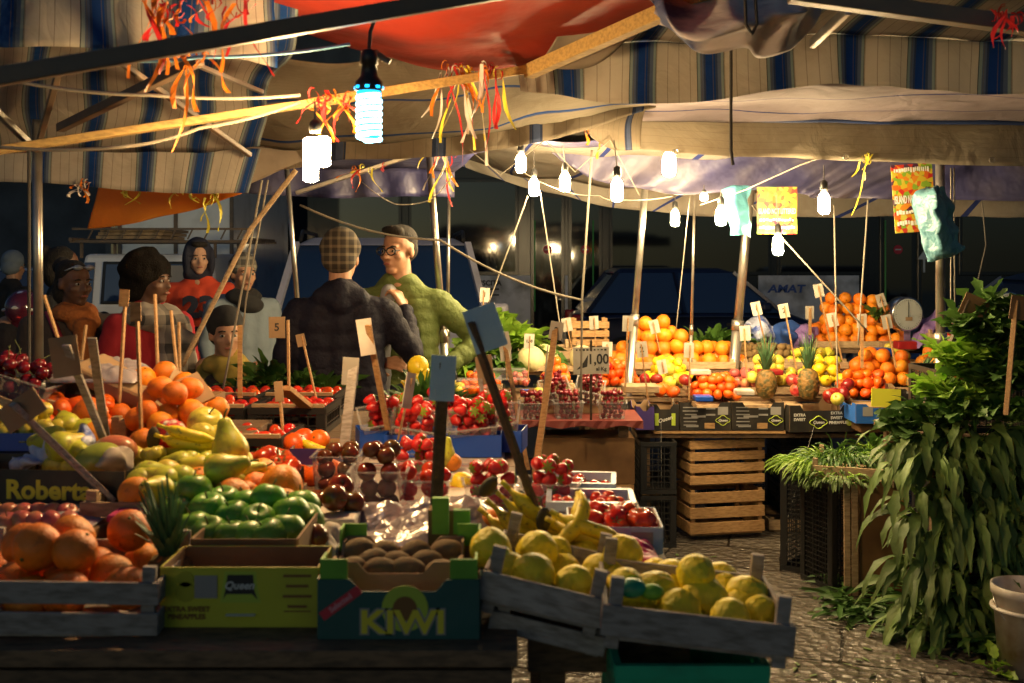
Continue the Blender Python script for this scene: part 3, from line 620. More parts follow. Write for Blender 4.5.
def car(label, loc, yaw, L=4.0, W=1.7, H=1.48, paint='paint_navy', hood=.95, boot=.25, belt=.95, suv=False):
    """x = forward; origin on the ground"""
    t = thing('parked_car', label, 'car', loc, (0,0,yaw)); g_ = .2; f = L/2
    prof = [(-f+.05,g_+.1),(-f,.55),(-f+.03,belt-.05),(-f+.15,belt+.02),(f-hood-.25,belt+.03),(f-hood,belt),(f-.35,belt-.16),(f-.06,belt-.32),(f,.5),(f-.04,g_+.05),(f-.3,g_)]
    prof += [(-f+.3,g_)]
    # section loft with rounded shoulders
    b = MB(); secs = [(-W/2,.0),(-W/2+.03,.06),(-W/2+.12,.10)]
    vs = []; ys = [-W/2+.02,-W/2,-W/2+.05,-W/2+.16,0,W/2-.16,W/2-.05,W/2,W/2-.02]; inset = [(.5,0),(.75,.02),(1,.0)]
    rows = [(-W/2+.07,.94,-.03),(-W/2,.975,-.10),(-W/2+.03,.995,-.03),(-W/2+.16,1,0),(0,1,.03),(W/2-.16,1,0),(W/2-.03,.995,-.03),(W/2,.975,-.10),(W/2-.07,.94,-.03)]
    n = len(prof)
    for y, sx_, dz in rows:
        for x, z in prof: vs.append((x*sx_, y, z+(dz if z > .6 else 0)))
    fs = []
    for j in range(len(rows)-1):
        for i in range(n): fs.append((j*n+i, j*n+(i+1)%n, (j+1)*n+(i+1)%n, (j+1)*n+i))
    fs.append(tuple(range(n))); fs.append(tuple((len(rows)-1)*n+i for i in reversed(range(n))))
    b.add(vs, fs); o = b.build('body', M[paint], t, 2)
    ss = o.modifiers.new('s','SUBSURF'); ss.levels = 1; ss.render_levels = 2
    # greenhouse
    xa, xb = -f+boot, f-hood; ra, rb = xa+(.22 if suv else .42), xb-.72; k = .13
    def cab(y, z): return [(xa,belt),(xb,belt),(rb,z),(ra,z)]
    vs = []
    for y in (-W/2+.06, W/2-.06):
        s_ = -1 if y < 0 else 1
        vs += [(xa,y,belt),(xb-.12,y,belt),(rb,y-s_*k,H-.06),(ra,y-s_*k,H-.06)]
    b = MB(); b.add(vs, [(0,1,2,3),(7,6,5,4),(1,5,6,2),(0,3,7,4),(3,2,6,7),(0,4,5,1)]); b.build('windows', M['car_glass'], t)
    b = MB(); wy = W/2-.06-k
    b.add([(ra-.06,-wy-.015,H-.07),(rb+.08,-wy-.015,H-.07),(rb+.08,wy+.015,H-.07),(ra-.06,wy+.015,H-.07),(ra+.05,-wy+.1,H),(rb-.15,-wy+.1,H),(rb-.15,wy-.1,H),(ra+.05,wy-.1,H)], [(0,1,2,3),(4,5,6,7),(0,1,5,4),(1,2,6,5),(2,3,7,6),(3,0,4,7)]); b.build('roof', M[paint], t, bevel=.04)
    for s_ in (-1,1):
        yb, yt = s_*(W/2-.05), s_*(W/2-.05-k)
        for (x0, x1) in ((xb-.10,rb+.02),((xa+xb)/2-.05,(ra+rb)/2),(xa+.03,ra)): MB().bar((x0,yb,belt),(x1,yt,H-.05), .055,.04).build('pillar', M[paint], t)
        b = MB(); b.box((xb-.35,s_*(W/2+.07),belt+.08), (.12,.16,.11)); b.build('mirror', M[paint], t, bevel=.03)
        hl = MB().box((f-.14,s_*(W/2-.28),.66), (.22,.36,.16)).build('headlight', M['lamp_glass'], t, bevel=.05)
        MB().box((-f+.06,s_*(W/2-.16),.78), (.14,.2,.26)).build('tail_light', M['tail_off'], t, bevel=.03)
        for dx in (.25,-.75): MB().box((dx,s_*(W/2+.008),belt-.14), (.16,.02,.03)).build('door_handle', M['trim'], t)
        if suv: MB().tube([(ra,s_*(wy-.02),H-.02),(ra+.15,s_*(wy-.02),H+.06),(rb-.25,s_*(wy-.02),H+.06),(rb-.05,s_*(wy-.02),H-.02)], .018, 6).build('roof_rail', M['trim'], t, True)
        for x in (-L*.31, L*.32):
            wh = MB().lathe([(.2,-.1),(.30,-.1),(.32,-.06),(.32,.06),(.30,.1),(.2,.1)], 24, (x,s_*(W/2-.09),.32), Matrix.Rotation(PI/2,3,'X')).build('wheel', M['tyre'], t, True)
            MB().lathe([(.04,-.105),(.2,-.10),(.2,.10),(.04,.105)], 14, (x,s_*(W/2-.09),.32), Matrix.Rotation(PI/2,3,'X')).build('rim', M['rim'], wh)
    b = MB()
    for k_ in range(4): b.box((f-.0,0,.50+k_*.055), (.05,.78,.022))
    for k_ in range(7): b.box((f-.004,(k_-3)*.12,.58), (.045,.014,.2))
    b.build('grille', M['lamp_glass'], t)
    MB().box((f-.02,0,.36), (.12,W*.8,.16)).build('bumper', M['trim'], t, bevel=.03); MB().box((f+.045,0,.36), (.01,.5,.11)).build('number_plate', M['plate'], t)
    return t
car('silver blue people carrier facing the stalls behind the two men', (-1.17,10.0,0), -PI/2+.10, 4.1, 1.85, 1.80, 'paint_silver', 1.0, .2, 1.10, True)
car('dark navy hatchback parked side on in front of the bus', (2.50,14.6,0), .02, 3.5, 1.65, 1.49, 'paint_navy', .75, .15, .93)
car('deep blue car on the right behind the scales', (5.75,11.3,0), PI-.05, 4.2, 1.7, 1.46, 'paint_blue', .95, .35, .92)
car('dark estate car behind the scooter rider', (-6.6,15.6,0), .1, 4.1, 1.7, 1.5, 'paint_black', .95, .2, .95)
# small white pickup seen from behind
t = thing('pickup_truck', 'small dull white pickup with a ladder rack and boards on its cab', 'pickup truck', P(145,258,10.6)*1 - Vector((0,0,CAMZ)))
b = MB(); b.add([(-.70,0,.45),(.70,0,.45),(.70,1.5,.45),(-.70,1.5,.45),(-.70,0,1.15),(.70,0,1.15),(.70,1.6,1.15),(-.70,1.6,1.15),(-.62,.1,1.66),(.62,.1,1.66),(.62,1.2,1.66),(-.62,1.2,1.66)], [(0,3,2,1),(0,1,5,4),(1,2,6,5),(2,3,7,6),(3,0,4,7),(4,5,9,8),(5,6,10,9),(6,7,11,10),(7,4,8,11),(8,9,10,11)])
b.build('cab', M['paint_white'], t, bevel=.04)
wv = Matrix.Rotation(R(-11),3,'X')
f = MB().box((.02,.035,1.38), (.90,.02,.42), wv).build('rear_window', M['trim'], t, bevel=.03); MB().box((.02,.020,1.38), (.82,.02,.36), wv).build('pane', M['car_glass'], f)
b = MB(); b.box((.30,.005,1.42),(.40,.006,.26), wv); b.build('paper_in_window', M['print_grey'], f); MB().box((-.3,.008,1.27),(.09,.008,.10), wv).build('sticker', M['bag'], f)
MB().box((-.56,.04,1.38), (.10,.02,.40), wv).build('side_glass', M['car_glass'], t)
MB().box((0,-.55,.80), (1.5,1.1,.06)).build('load_bed', M['trim'], t); MB().box((0,-1.12,.92), (1.5,.03,.30)).build('tailgate', M['paint_cream'], t, bevel=.01)
for s_ in (-1,1):
    MB().box((s_*.74,-.55,.92), (.03,1.1,.30)).build('side_board', M['paint_cream'], t, bevel=.01)
    MB().box((s_*.62,-1.1,.62), (.18,.06,.12)).build('tail_light', M['tail_off'], t)
    for y in (-.6,1.0): MB().lathe([(.15,-.08),(.26,-.07),(.28,0),(.26,.07),(.15,.08)], 20, (s_*.6,y,.28), Matrix.Rotation(PI/2,3,'Y')).build('wheel', M['tyre'], t, True)
b = MB()
for y in (0,.5,1.0): b.bar((-.72,y,1.78),(1.05,y,1.78), .025)
for x in (-.7,1.0): b.bar((x,-.05,1.80),(x,1.1,1.80), .03)
for x in (-.65,.65): b.bar((x,.1,1.62),(x,.1,1.79), .025); b.bar((x,1.0,1.62),(x,1.0,1.79), .025)
for k in range(10): b.bar((-.55+k*.16,0,1.80),(-.5+k*.16,0,1.90), .012)
b.bar((-.7,0,1.90),(1.02,0,1.90), .02); b.build('roof_rack', M['iron'], t)
b = MB()
for k in range(3): b.box((-.18+.02*k,.45,1.82+k*.035), (.62,.8,.03))
tag(b.build('board_stack', M['wood'], None), 'boards lying on the rack of the white pickup', 'boards').location = t.location
# box truck behind it
t = thing('box_truck', 'grey metal box truck standing behind the white pickup', 'truck', P(176,258,13)-Vector((0,0,CAMZ)))
MB().box((0,1.6,1.75), (1.35,3.2,2.1)).build('cargo_box', M['paint_white'], t, bevel=.02)
b = MB()
for x in (-.66,0,.66): b.box((x,-.01,1.75), (.04,.03,2.1))
for z in (.75,2.75): b.box((0,-.012,z), (1.35,.03,.05))
b.build('door_frame', M['iron'], t); MB().box((0,1.6,.58), (1.2,3.1,.18)).build('chassis', M['trim'], t)
for s_ in (-1,1):
    MB().lathe([(.2,-.1),(.38,-.1),(.4,0),(.38,.1),(.2,.1)], 20, (s_*.55,.7,.4), Matrix.Rotation(PI/2,3,'Y')).build('wheel', M['tyre'], t, True)
    MB().lathe([(.2,-.1),(.38,-.1),(.4,0),(.38,.1),(.2,.1)], 20, (s_*.55,2.6,.4), Matrix.Rotation(PI/2,3,'Y')).build('wheel', M['tyre'], t, True)
# scooter with its tail towards us
t = thing('scooter', 'dark scooter with a lit red tail light and blue plate', 'scooter', (P(4,258,7.6).x, 7.6, 0))
b = MB(); b.tube([(0,-.1,.62),(0,.1,.68),(0,.5,.66),(0,.75,.45),(0,1.0,.42),(0,1.15,.75),(0,1.12,1.0)], [.10,.17,.17,.12,.1,.09,.06], 12); b.build('body', M['paint_black'], t, True)
MB().ball((0,.35,.80), (.14,.36,.07)).build('seat', M['trim'], t, True)
MB().box((.0,-.14,.73), (.20,.05,.09)).build('tail_light', M['tail'], t, bevel=.02); MB().box((0,-.20,.53), (.16,.006,.17), Matrix.Rotation(R(-12),3,'X')).build('number_plate', M['box_blue'], t)
for y in (.05,1.25): MB().lathe([(.13,-.05),(.22,-.045),(.24,0),(.22,.045),(.13,.05)], 22, (0,y,.24), Matrix.Rotation(PI/2,3,'Y')).build('wheel', M['tyre'], t, True)
b = MB(); b.tube([(-.3,1.0,1.0),(0,1.1,1.02),(.3,1.0,1.0)], .015, 6); b.build('handlebar', M['iron'], t)
for s_ in (-1,1): MB().ball((s_*.3,1.05,1.15), (.06,.02,.05)).build('mirror', M['trim'], t, True)

# ---------------------------------------------------------------- awnings
def awning(label, loc=None): return thing('awning', label, 'awning', P(*loc) if loc else (0,0,0))
def under(t, o): o.parent = t; o.matrix_parent_inverse = Matrix.Translation(-t.location); return o
t = awning('striped blue and beige awning over the front stall on the left', (100,0,3.0))
under(t, sheet('valance', [[(-60,-30,3.45),(50,-30,3.45),(160,-30,3.45),(275,-30,3.45)],[(-60,46,3.45),(50,47,3.45),(160,52,3.45),(275,66,3.45)]], M['stripe'], 70, 10, .012, 1.02, .3, freq=5, fold=(.018,5,.3)))
under(t, sheet('canopy', [[(-90,-30,3.47),(300,-30,3.47)],[(-50,150,4.4),(262,150,4.4)]], M['stripe'], 60, 20, .04, 1.62, 1.4))
under(t, sheet('valance', [[(-50,149,4.41),(54,149,4.41),(158,149,4.41),(262,150,4.38)],[(-50,178,4.42),(52,184,4.42),(154,194,4.42),(250,195,4.38)]], M['stripe'], 60, 8, .012, 1.62, .2, fold=(.012,6,.3)))
t = awning('dim grey beige awning with thin lines in the middle', (400,60,4.4))
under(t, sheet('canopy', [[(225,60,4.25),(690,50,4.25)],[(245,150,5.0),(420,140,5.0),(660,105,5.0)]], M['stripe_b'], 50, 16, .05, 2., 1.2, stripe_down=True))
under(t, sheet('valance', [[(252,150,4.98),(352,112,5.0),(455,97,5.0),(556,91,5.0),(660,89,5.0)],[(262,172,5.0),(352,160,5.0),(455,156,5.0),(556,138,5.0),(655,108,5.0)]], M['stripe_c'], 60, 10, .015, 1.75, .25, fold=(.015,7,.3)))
t = awning('red tarpaulin canopy hung above the yellow pole', (450,20,3.6))
under(t, sheet('canopy', [[(180,-60,2.75),(760,-60,2.75)],[(190,-20,3.4),(400,0,3.4),(715,-14,3.4)],[(235,8,4.0),(330,38,4.2),(430,66,4.2),(520,70,4.2),(605,36,4.1),(705,-6,3.9)]], M['red_tarp'], 50, 26, .03))
t = awning('striped blue and beige awning on the right above the mauve canopy', (780,60,4.2))
under(t, sheet('valance', [[(515,40,4.2),(624,44,4.2),(733,42,4.2),(842,34,4.2),(951,40,4.2),(1060,46,4.2)],[(520,94,4.2),(626,103,4.2),(733,97,4.2),(842,84,4.2),(951,91,4.2),(1060,97,4.2)]], M['stripe'], 80, 10, .015, 2.1, .25, fold=(.016,7,.3)))
under(t, sheet('canopy', [[(610,-70,3.3),(1215,-70,3.3)],[(515,39,4.2),(624,43,4.2),(733,41,4.2),(842,33,4.2),(951,39,4.2),(1060,45,4.2)]], M['stripe'], 60, 16, .02, 2.1, 1.))
t = awning('mauve grey awning with blue lines and a long beige valance', (800,120,5.4))
under(t, sheet('canopy', [[(540,84,4.5),(1100,80,4.5)],[(560,121,5.4),(1060,121,5.4)]], M['mauve'], 50, 12, .03, .92, 1.2, stripe_down=True))
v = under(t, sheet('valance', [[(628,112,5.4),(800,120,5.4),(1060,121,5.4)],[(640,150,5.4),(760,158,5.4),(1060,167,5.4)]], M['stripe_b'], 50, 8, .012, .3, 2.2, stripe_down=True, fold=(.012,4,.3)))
under(t, sheet('blue_binding', [[(624,109,5.38),(800,117,5.38),(1060,119,5.38)],[(628,115,5.38),(800,123,5.38),(1060,125,5.38)]], mat('blue binding tape', (.02,.04,.13), .6), 40, 1, .012, 1, 1))
for x, y in ((676,152),(846,157),(992,160)):
    o = MB().tube([P(x,y,5.37)-t.location+Vector((.013*math.cos(a*PI/4),0,.013*math.sin(a*PI/4))) for a in range(9)], .004, 6).build('grommet', M['steel'], t)
t = awning('navy tarpaulin awning hanging behind the row of bulbs', (800,170,6.4))
under(t, sheet('canopy', [[(500,140,5.6),(1110,150,5.6)],[(560,148,6.4),(1070,160,6.4)]], M['navy_tarp'], 30, 10, .03))
under(t, sheet('valance', [[(545,145,6.4),(1070,158,6.4)],[(560,158,6.4),(600,180,6.4),(640,190,6.4),(700,193,6.4),(790,190,6.4),(820,197,6.4),(900,200,6.4),(1070,200,6.4)]], M['navy_tarp'], 70, 10, .02, fold=(.035,9,.2)))
t = awning('pale awning with blue bands at the far end of the stalls', (760,190,7.6))
under(t, sheet('canopy', [[(415,125,5.5),(700,125,5.5),(1120,120,5.5)],[(440,150,7.6),(620,188,7.6),(1060,188,7.6)]], M['stripe_d'], 40, 16, .04, 3, 2))
under(t, sheet('valance', [[(438,150,7.6),(620,186,7.6),(1060,187,7.6)],[(440,158,7.6),(560,196,7.6),(700,215,7.6),(1060,217,7.6)]], M['stripe_d'], 60, 8, .015, 4.2, .2, fold=(.02,8,.3)))
t = awning('navy tarpaulin awning behind the two men', (320,180,6.5))
under(t, sheet('canopy', [[(150,130,5.2),(520,130,5.2)],[(205,166,6.5),(455,170,6.5)]], M['navy_tarp'], 30, 10, .04))
under(t, sheet('valance', [[(205,166,6.5),(455,169,6.5)],[(205,190,6.5),(330,198,6.5),(455,196,6.5)]], M['navy_tarp'], 40, 6, .02, fold=(.03,6,.2)))
tag(sheet('orange_tarp', [[(96,186,5.3),(160,184,5.2),(240,182,5.1)],[(93,208,5.3),(160,204,5.2),(240,193,5.1)],[(90,230,5.3),(130,226,5.2),(165,216,5.2),(242,196,5.1)]], M['orange_tarp'], 40, 14, .03), 'orange tarpaulin sagging below the left striped awning', 'tarpaulin')
tag(sheet('rolled_tarp', [[(640,-30,3.7),(740,-40,3.5),(830,-40,3.5)],[(645,0,3.5),(730,10,3.3),(825,-10,3.3)],[(655,14,3.45),(690,36,3.25),(745,28,3.25),(800,12,3.3),(822,-6,3.35)],[(655,18,3.6),(690,52,3.5),(740,54,3.5),(795,42,3.55),(826,4,3.6)]], M['drape'], 50, 24, .05, freq=6, fold=(.03,4,.6)), 'pale blue and white tarp bunched up beside the yellow pole', 'tarpaulin')
tag(sheet('cloth_flap', [[(560,30,3.9),(600,22,3.9),(662,8,3.8)],[(536,70,4.0),(590,64,4.0),(650,12,3.9)]], M['grey_cloth'], 24, 8, .02), 'pale cloth flap under the yellow pole beside the striped valance', 'cloth')
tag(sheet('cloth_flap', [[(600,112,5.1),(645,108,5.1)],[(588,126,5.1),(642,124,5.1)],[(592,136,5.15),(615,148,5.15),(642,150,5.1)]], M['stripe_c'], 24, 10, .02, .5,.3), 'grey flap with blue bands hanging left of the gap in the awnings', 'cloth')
tag(sheet('cloth_flap', [[(244,150,4.5),(262,150,4.5),(292,152,4.5)],[(247,185,4.5),(268,176,4.5),(300,162,4.5)]], M['grey_cloth'], 24, 10, .03, freq=6), 'beige cloth flap at the corner of the left striped awning', 'cloth')

# ---------------------------------------------------------------- poles and beams
pole('bright steel pole of the front stall at far left', (41,258+F0*CAMZ/3.95,3.95), (37,120,3.95), .0205)
pole('leaning galvanised pole beside the man in green', (462,258+F0*CAMZ/5.6,5.6), (428,140,5.6), .021)
pole('steel pole rising behind the heap of large oranges', (618,258+F0*CAMZ/6.6,6.6), (648,150,6.6), .024)
pole('leaning steel pole in front of the bagged grapes', (720,258+F0*CAMZ/7.0,7.0), (752,172,7.0), .034)
pole('upright steel pole beside the heap of greens on the right', (941,258+F0*CAMZ/5.7,5.7), (940,150,5.7), .028)
pole('short leaning pole over the dark jacket shoulder', (318,258+F0*CAMZ/5.9,5.9), (286,160,5.9), .016)
pole('thin steel pole between the bulbs and the orange heap', (687,258+F0*CAMZ/7.0,7.0), (695,180,7.0), .011)
pole('thin steel pole behind the lettuce', (446,258+F0*CAMZ/6.9,6.9), (449,180,6.9), .014)
def beam(label, a, b, w_, h_, m): return tag(MB().bar((0,0,0), P(*b)-P(*a), w_, h_).build('beam', M[m], None, bevel=.003), label, 'beam').__setattr__('location', P(*a))
beam('dark iron bar crossing the top of the picture close to us', (-20,80,2.0), (520,-12,2.3), .022, .034, 'iron')
beam('yellow painted bar running under the left striped awning', (-20,153,3.3), (312,103,3.55), .045, .024, 'yellow_pole')
beam('yellow painted bar between the blue bulb and the ribbons', (306,104,3.55), (548,66,4.1), .04, .032, 'yellow_pole')
beam('yellow painted bar along the edge of the red tarpaulin', (528,72,4.05), (722,-14,3.3), .045, .05, 'yellow_pole')
beam('thin pale bar beneath the left yellow bar', (55,141,3.5), (300,105,3.75), .014, .014, 'steel')
beam('dark rafter under the striped canopy on the left', (60,128,3.9), (200,60,3.2), .03, .03, 'iron')
beam('thin steel brace crossing the left striped canopy', (120,62,3.4), (250,155,4.2), .018, .018, 'iron')
beam('pale brace falling from the blue cable hook', (190,62,3.4), (262,92,3.7), .018, .014, 'steel')
beam('grey iron bar at the top right corner', (790,-6,3.1), (1040,28,3.1), .05, .045, 'iron')
beam('flat grey strap bar under the right striped canopy', (812,44,3.6), (848,10,3.3), .02, .03, 'steel')
beam('white strut above the two men reaching the leaning pole', (296,193,5.3), (420,153,5.3), .03, .02, 'steel')
beam('dark strut at the left edge near the steel pole', (-10,105,3.7), (36,150,3.95), .022, .022, 'steel')
beam('dark strut leaning from the top of the steel pole', (37,150,3.9), (62,60,3.3), .02, .02, 'iron')
# ---------------------------------------------------------------- ropes and cables
rope('blue cable running along the top left', [(100,58,3.0),(200,57,3.0),(350,44,3.1)], .005, 'cable_blue', .01, 'cable', 'cable')
rope('white cable looping over the left yellow bar', [(10,80,3.1),(150,95,3.15),(300,95,3.3)], .006, 'rope', .01, 'cable', 'cable')
rope('cream cable sagging under the left yellow bar', [(-10,146,3.2),(120,147,3.2),(200,128,3.3),(300,102,3.4)], .006, 'rope', .01, 'cable', 'cable')
rope('rope sagging from the leaning pole to the stake rope', [(300,205,5.4),(440,240,5.3),(582,300,5.2)], .006, 'rope', .04)
rope('rope hanging down in front of the dark hatchback', [(592,150,5.2),(582,300,5.2),(581,400,5.3)], .006)
rope('slanting rope tied left of the hanging ropes', [(528,196,5.8),(486,310,5.8)], .004)
rope('thin line slanting down to the price cards', [(540,190,6.),(562,340,6.)], .004)
rope('guy rope from the right of the twin bulb to the stall', [(296,170,4.6),(250,230,4.6),(182,366,4.6)], .011, 'wood')
rope('twisted rope behind the stake near the child', [(262,180,4.7),(240,300,4.7),(222,395,4.7)], .005)
rope('second twisted rope beside the child', [(268,180,4.8),(246,300,4.8),(236,400,4.8)], .004)
rope('dark cord hanging close to us over the right stalls', [(731,-10,3.6),(731,150,3.6),(733,165,3.6)], .0055, 'rope_dark')
rope('dark cord loop hanging from the rolled tarp', [(745,-8,3.2),(746,25,3.2),(752,34,3.2),(757,24,3.2),(755,-8,3.2)], .005, 'rope_dark')
rope('black chain cord beside the far left pole', [(29,145,3.9),(29,395,3.9)], .006, 'rope_dark')
rope('pale line from the poster down to the oranges', [(752,205,6.2),(868,332,6.4)], .005)
rope('vertical line hanging behind the right bulb', [(834,205,6.4),(838,410,6.4)], .005)
rope('line hanging from the yellow ribbon to the orange pyramid', [(868,200,6.4),(858,345,6.4)], .005)
rope('line tied between bulbs above the far stall', [(520,170,5.5),(560,190,5.6),(600,196,5.2),(620,200,5.0),(672,196,6.4)], .003, 'rope', .01)
rope('thin line from the middle bulb to the cut flowers', [(690,196,6.6),(676,330,6.6)], .003)
rope('zig zag white string between ribbons and the first bulbs', [(470,150,4.6),(500,175,4.8),(545,140,5.1),(575,172,5.2),(610,140,5.1),(640,196,5.2)], .0022)
rope('cord across the poster and the bulb', [(700,205,6.1),(745,190,6.0),(800,165,5.5),(842,150,5.4)], .003)
rope('wavy black cable at the far right', [(982,200,6.4),(986,245,6.4),(978,280,6.4),(990,300,6.4)], .004, 'rope_dark', 0, 'cable', 'cable')
rope('double white cord beside the upright right pole', [(954,168,5.75),(955,340,5.75)], .004)
rope('second double white cord beside the upright right pole', [(951,168,5.75),(951,330,5.75)], .004)
rope('loose wire looped under the white strut', [(362,182,5.1),(395,204,5.1),(430,200,5.1),(452,176,5.1)], .003, 'steel', .01, 'wire', 'wire')

# ---------------------------------------------------------------- hanging lamps
M['bulb_warm'] = emis('lit warm bulb', (1,.72,.36), 430); M['bulb_big'] = emis('lit warm twin bulb', (1,.64,.28), 480); M['bulb_cool'] = emis('lit cool bulb', (.30,.80,1.0), 9)
M['socket'] = mat('black lamp socket', (.02,.02,.02), .4); M['socket_white'] = mat('white lamp neck', (.6,.58,.5), .4)
M['cyan_glow'] = emis('cyan bulb glow', (.01,.42,.9), 3)
def bulb(label, px, py, Y, r=.028, L=.10, cable=(0,-35), m='bulb_warm'):
    c = P(px, py, Y); t = thing('hanging_bulb', label, 'light bulb', c, group='bare bulbs hanging over the stalls')
    MB().lathe([(.3*r,-L*.5),(.75*r,-L*.46),(r,-L*.32),(r,0),(.95*r,L*.25),(.6*r,L*.42),(.4*r,L*.5)], 14).build('bulb', M[m], t, True)
    MB().lathe([(.62*r,L*.42),(.55*r,L*.56),(.5*r,L*.58)], 12).build('neck', M['socket_white'], t, True)
    MB().lathe([(.62*r,L*.56),(.68*r,L*.66),(.6*r,L*.95),(.25*r,L*1.02)], 12).build('socket', M['socket'], t, True)
    e = P(px+cable[0], py+cable[1], Y)-c
    MB().tube([(0,0,L*.98), e*.5+Vector((0,0,L*.5)), e], .003, 5).build('cable', M['rope_dark'] if not cable[0] else M['rope'], t)
    return t
bulb('bare lit bulb left end of the far row beside the ribbons', 521, 163, 5.6, .027, .10, (0,-32))
bulb('lowest of the four bulbs above the lettuce', 534, 187, 6.0, .027, .10, (0,-40))
bulb('bare lit bulb under the flap of the grey awning', 565, 182, 5.6, .027, .10, (-2,-36))
bulb('bare lit bulb left of the pole behind the large oranges', 617, 190, 4.9, .027, .105, (-3,-50))
bulb('bare lit bulb half below the beige valance', 669, 164, 5.6, .034, .13, (0,-25))
bulb('small bare bulb hanging low over the dark hatchback', 675, 218, 6.6, .026, .10, (0,-30))
bulb('bare bulb tucked under the navy tarpaulin near the blue bag', 704, 197, 6.0, .02, .04, (0,-12))
bulb('bare bulb touching the light blue bag', 721, 216, 6.0, .03, .105, (0,-26))
bulb('lowest bulb under the fruit poster', 778, 245, 6.1, .03, .115, (-2,-50))
bulb('bare lit bulb hanging right of the fruit poster', 824, 203, 5.4, .029, .11, (0,-38))
t = thing('twin_bulb', 'pair of bright warm tube bulbs hanging from the yellow bar', 'light bulb', P(315,158,3.1))
for dx, dz, L in ((-.012,-.005,.125),(.022,.018,.085)):
    b = MB(); b.tube([(dx,0,dz-L/2),(dx,0,dz-L/2+.006),(dx,0,dz+L/2-.006),(dx,0,dz+L/2)], [.010,.021,.021,.012], 12); b.build('tube', M['bulb_big'], t, True)
MB().lathe([(.014,.07),(.018,.08),(.016,.10),(.005,.11)], 10).build('socket', M['socket'], t, True); MB().tube([(0,0,.11),(0,0,.16)], .003, 5).build('cable', M['rope_dark'], t)
t = thing('spiral_bulb', 'large blue white spiral bulb hanging closest to us', 'light bulb', P(369,114,2.7))
b = MB(); pts = []
for k in range(120):
    a = k/120*2*PI*7; pts.append((.0255*math.cos(a), .0255*math.sin(a), -.062+.108*k/120))
b.tube(pts, .0072, 7); b.lathe([(.01,-.070),(.018,-.064),(.02,-.06)], 14); b.build('spiral_tube', M['bulb_cool'], t, True)
MB().lathe([(.020,-.062),(.0295,-.055),(.0295,.05),(.028,.056)], 20).build('halo_core', M['cyan_glow'], t, True)  # added glowing core, imitates the cyan halo round the white spiral
b = MB()
for k in range(8):
    a = k*PI/4; b.box((.031*math.cos(a),.031*math.sin(a),.064), (.010,.010,.006), Matrix.Rotation(a,3,'Z'))
b.build('cyan_vents', M['cyan_glow'], t)
MB().lathe([(.033,.055),(.035,.062),(.034,.078),(.022,.092),(.018,.12),(.022,.122),(.02,.155),(.006,.16)], 18).build('socket', M['socket'], t, True); MB().tube([(0,0,.155),(.003,0,.2),(.02,0,.25)], .005, 6).build('cable', M['rope_dark'], t)
o = tag(MB().tube([P(369,60,2.75),P(376,54,2.75),P(390,62,2.75)], [.008,.012,.007], 8).build('hook', M['iron'], None, True), 'tangled dark clamp above the spiral bulb', 'clamp')

# ---------------------------------------------------------------- ribbons
M['rib_orange'] = mat('orange ribbon', (.75,.22,.02), .5, trans=.3); M['rib_red'] = mat('red ribbon', (.6,.03,.03), .5, trans=.3); M['rib_yellow'] = mat('yellow ribbon', (.75,.65,.06), .5, trans=.3); M['rib_white'] = mat('white ribbon', (.6,.55,.5), .5)
def ribbons(label, px, py, Y, n, spread, drop, cols=('rib_orange','rib_red','rib_yellow','rib_white')):
    o = P(px,py,Y); t = thing('ribbon_bunch', label, 'ribbons', o)
    for cname in cols:
        b = MB()
        for _ in range(max(1, n//len(cols))):
            x = rnd(-spread,spread); L = rnd(.3,1.25)*drop; wv = rnd(-.09,.09); w_ = rnd(.003,.008); ph = rnd(0,6)
            a = Vector((x,rnd(-.03,.03),rnd(-.01,.02))); pr = []
            for k in range(7):
                u = k/6; c = a+Vector((wv*u+.012*math.sin(ph+5*u), .01*math.sin(ph+4*u), -L*u)); d = Vector((math.cos(ph+3*u), math.sin(ph+3*u), 0))*w_
                pr += [c-d, c+d]
            b.add(pr, [(2*k,2*k+1,2*k+3,2*k+2) for k in range(6)])
            lp = [a+Vector((.012*math.cos(q*PI/5+ph), .004*q, .022*math.sin(q*PI/5+ph)-.01)) for q in range(5)]; b.tube(lp, .0035, 4, flat=.4)
        b.build('ribbon', M[cname], t)
ribbons('thick bunch of orange and red ribbons at the top left', 200, 6, 2.6, 22, .13, .17, ('rib_orange','rib_orange','rib_red','rib_red'))
ribbons('long orange and red ribbons where the yellow bars meet', 470, 70, 3.9, 26, .11, .30)
ribbons('yellow and orange ribbons around the head of the leaning pole', 443, 150, 5.3, 14, .06, .24)
ribbons('red ribbons tied on the yellow bar above the twin bulb', 330, 97, 3.4, 12, .07, .12, ('rib_red','rib_orange'))
ribbons('small orange and white ribbon on the left awning hem', 84, 186, 4.35, 6, .02, .08, ('rib_orange','rib_white'))
ribbons('yellow ribbon bows along the orange tarp', 160, 190, 5.0, 6, .16, .08, ('rib_yellow',))
ribbons('yellow ribbon hanging from the orange tarp near the truck', 212, 196, 5.0, 4, .02, .16, ('rib_yellow',))
ribbons('red and yellow ribbons on the white strut', 368, 168, 5.2, 8, .09, .10, ('rib_red','rib_orange','rib_yellow'))
ribbons('long yellow ribbon beside the poster with greens', 868, 158, 5.35, 4, .02, .25, ('rib_yellow',))
ribbons('orange ribbons tied near the grey flap', 598, 128, 5.2, 5, .05, .14, ('rib_orange',))
ribbons('red ribbon tied at the top right corner', 1008, 14, 3.0, 6, .03, .09, ('rib_red',))
ribbons('single orange ribbons dangling under the left canopy', 215, 55, 3.0, 5, .09, .22, ('rib_orange',))

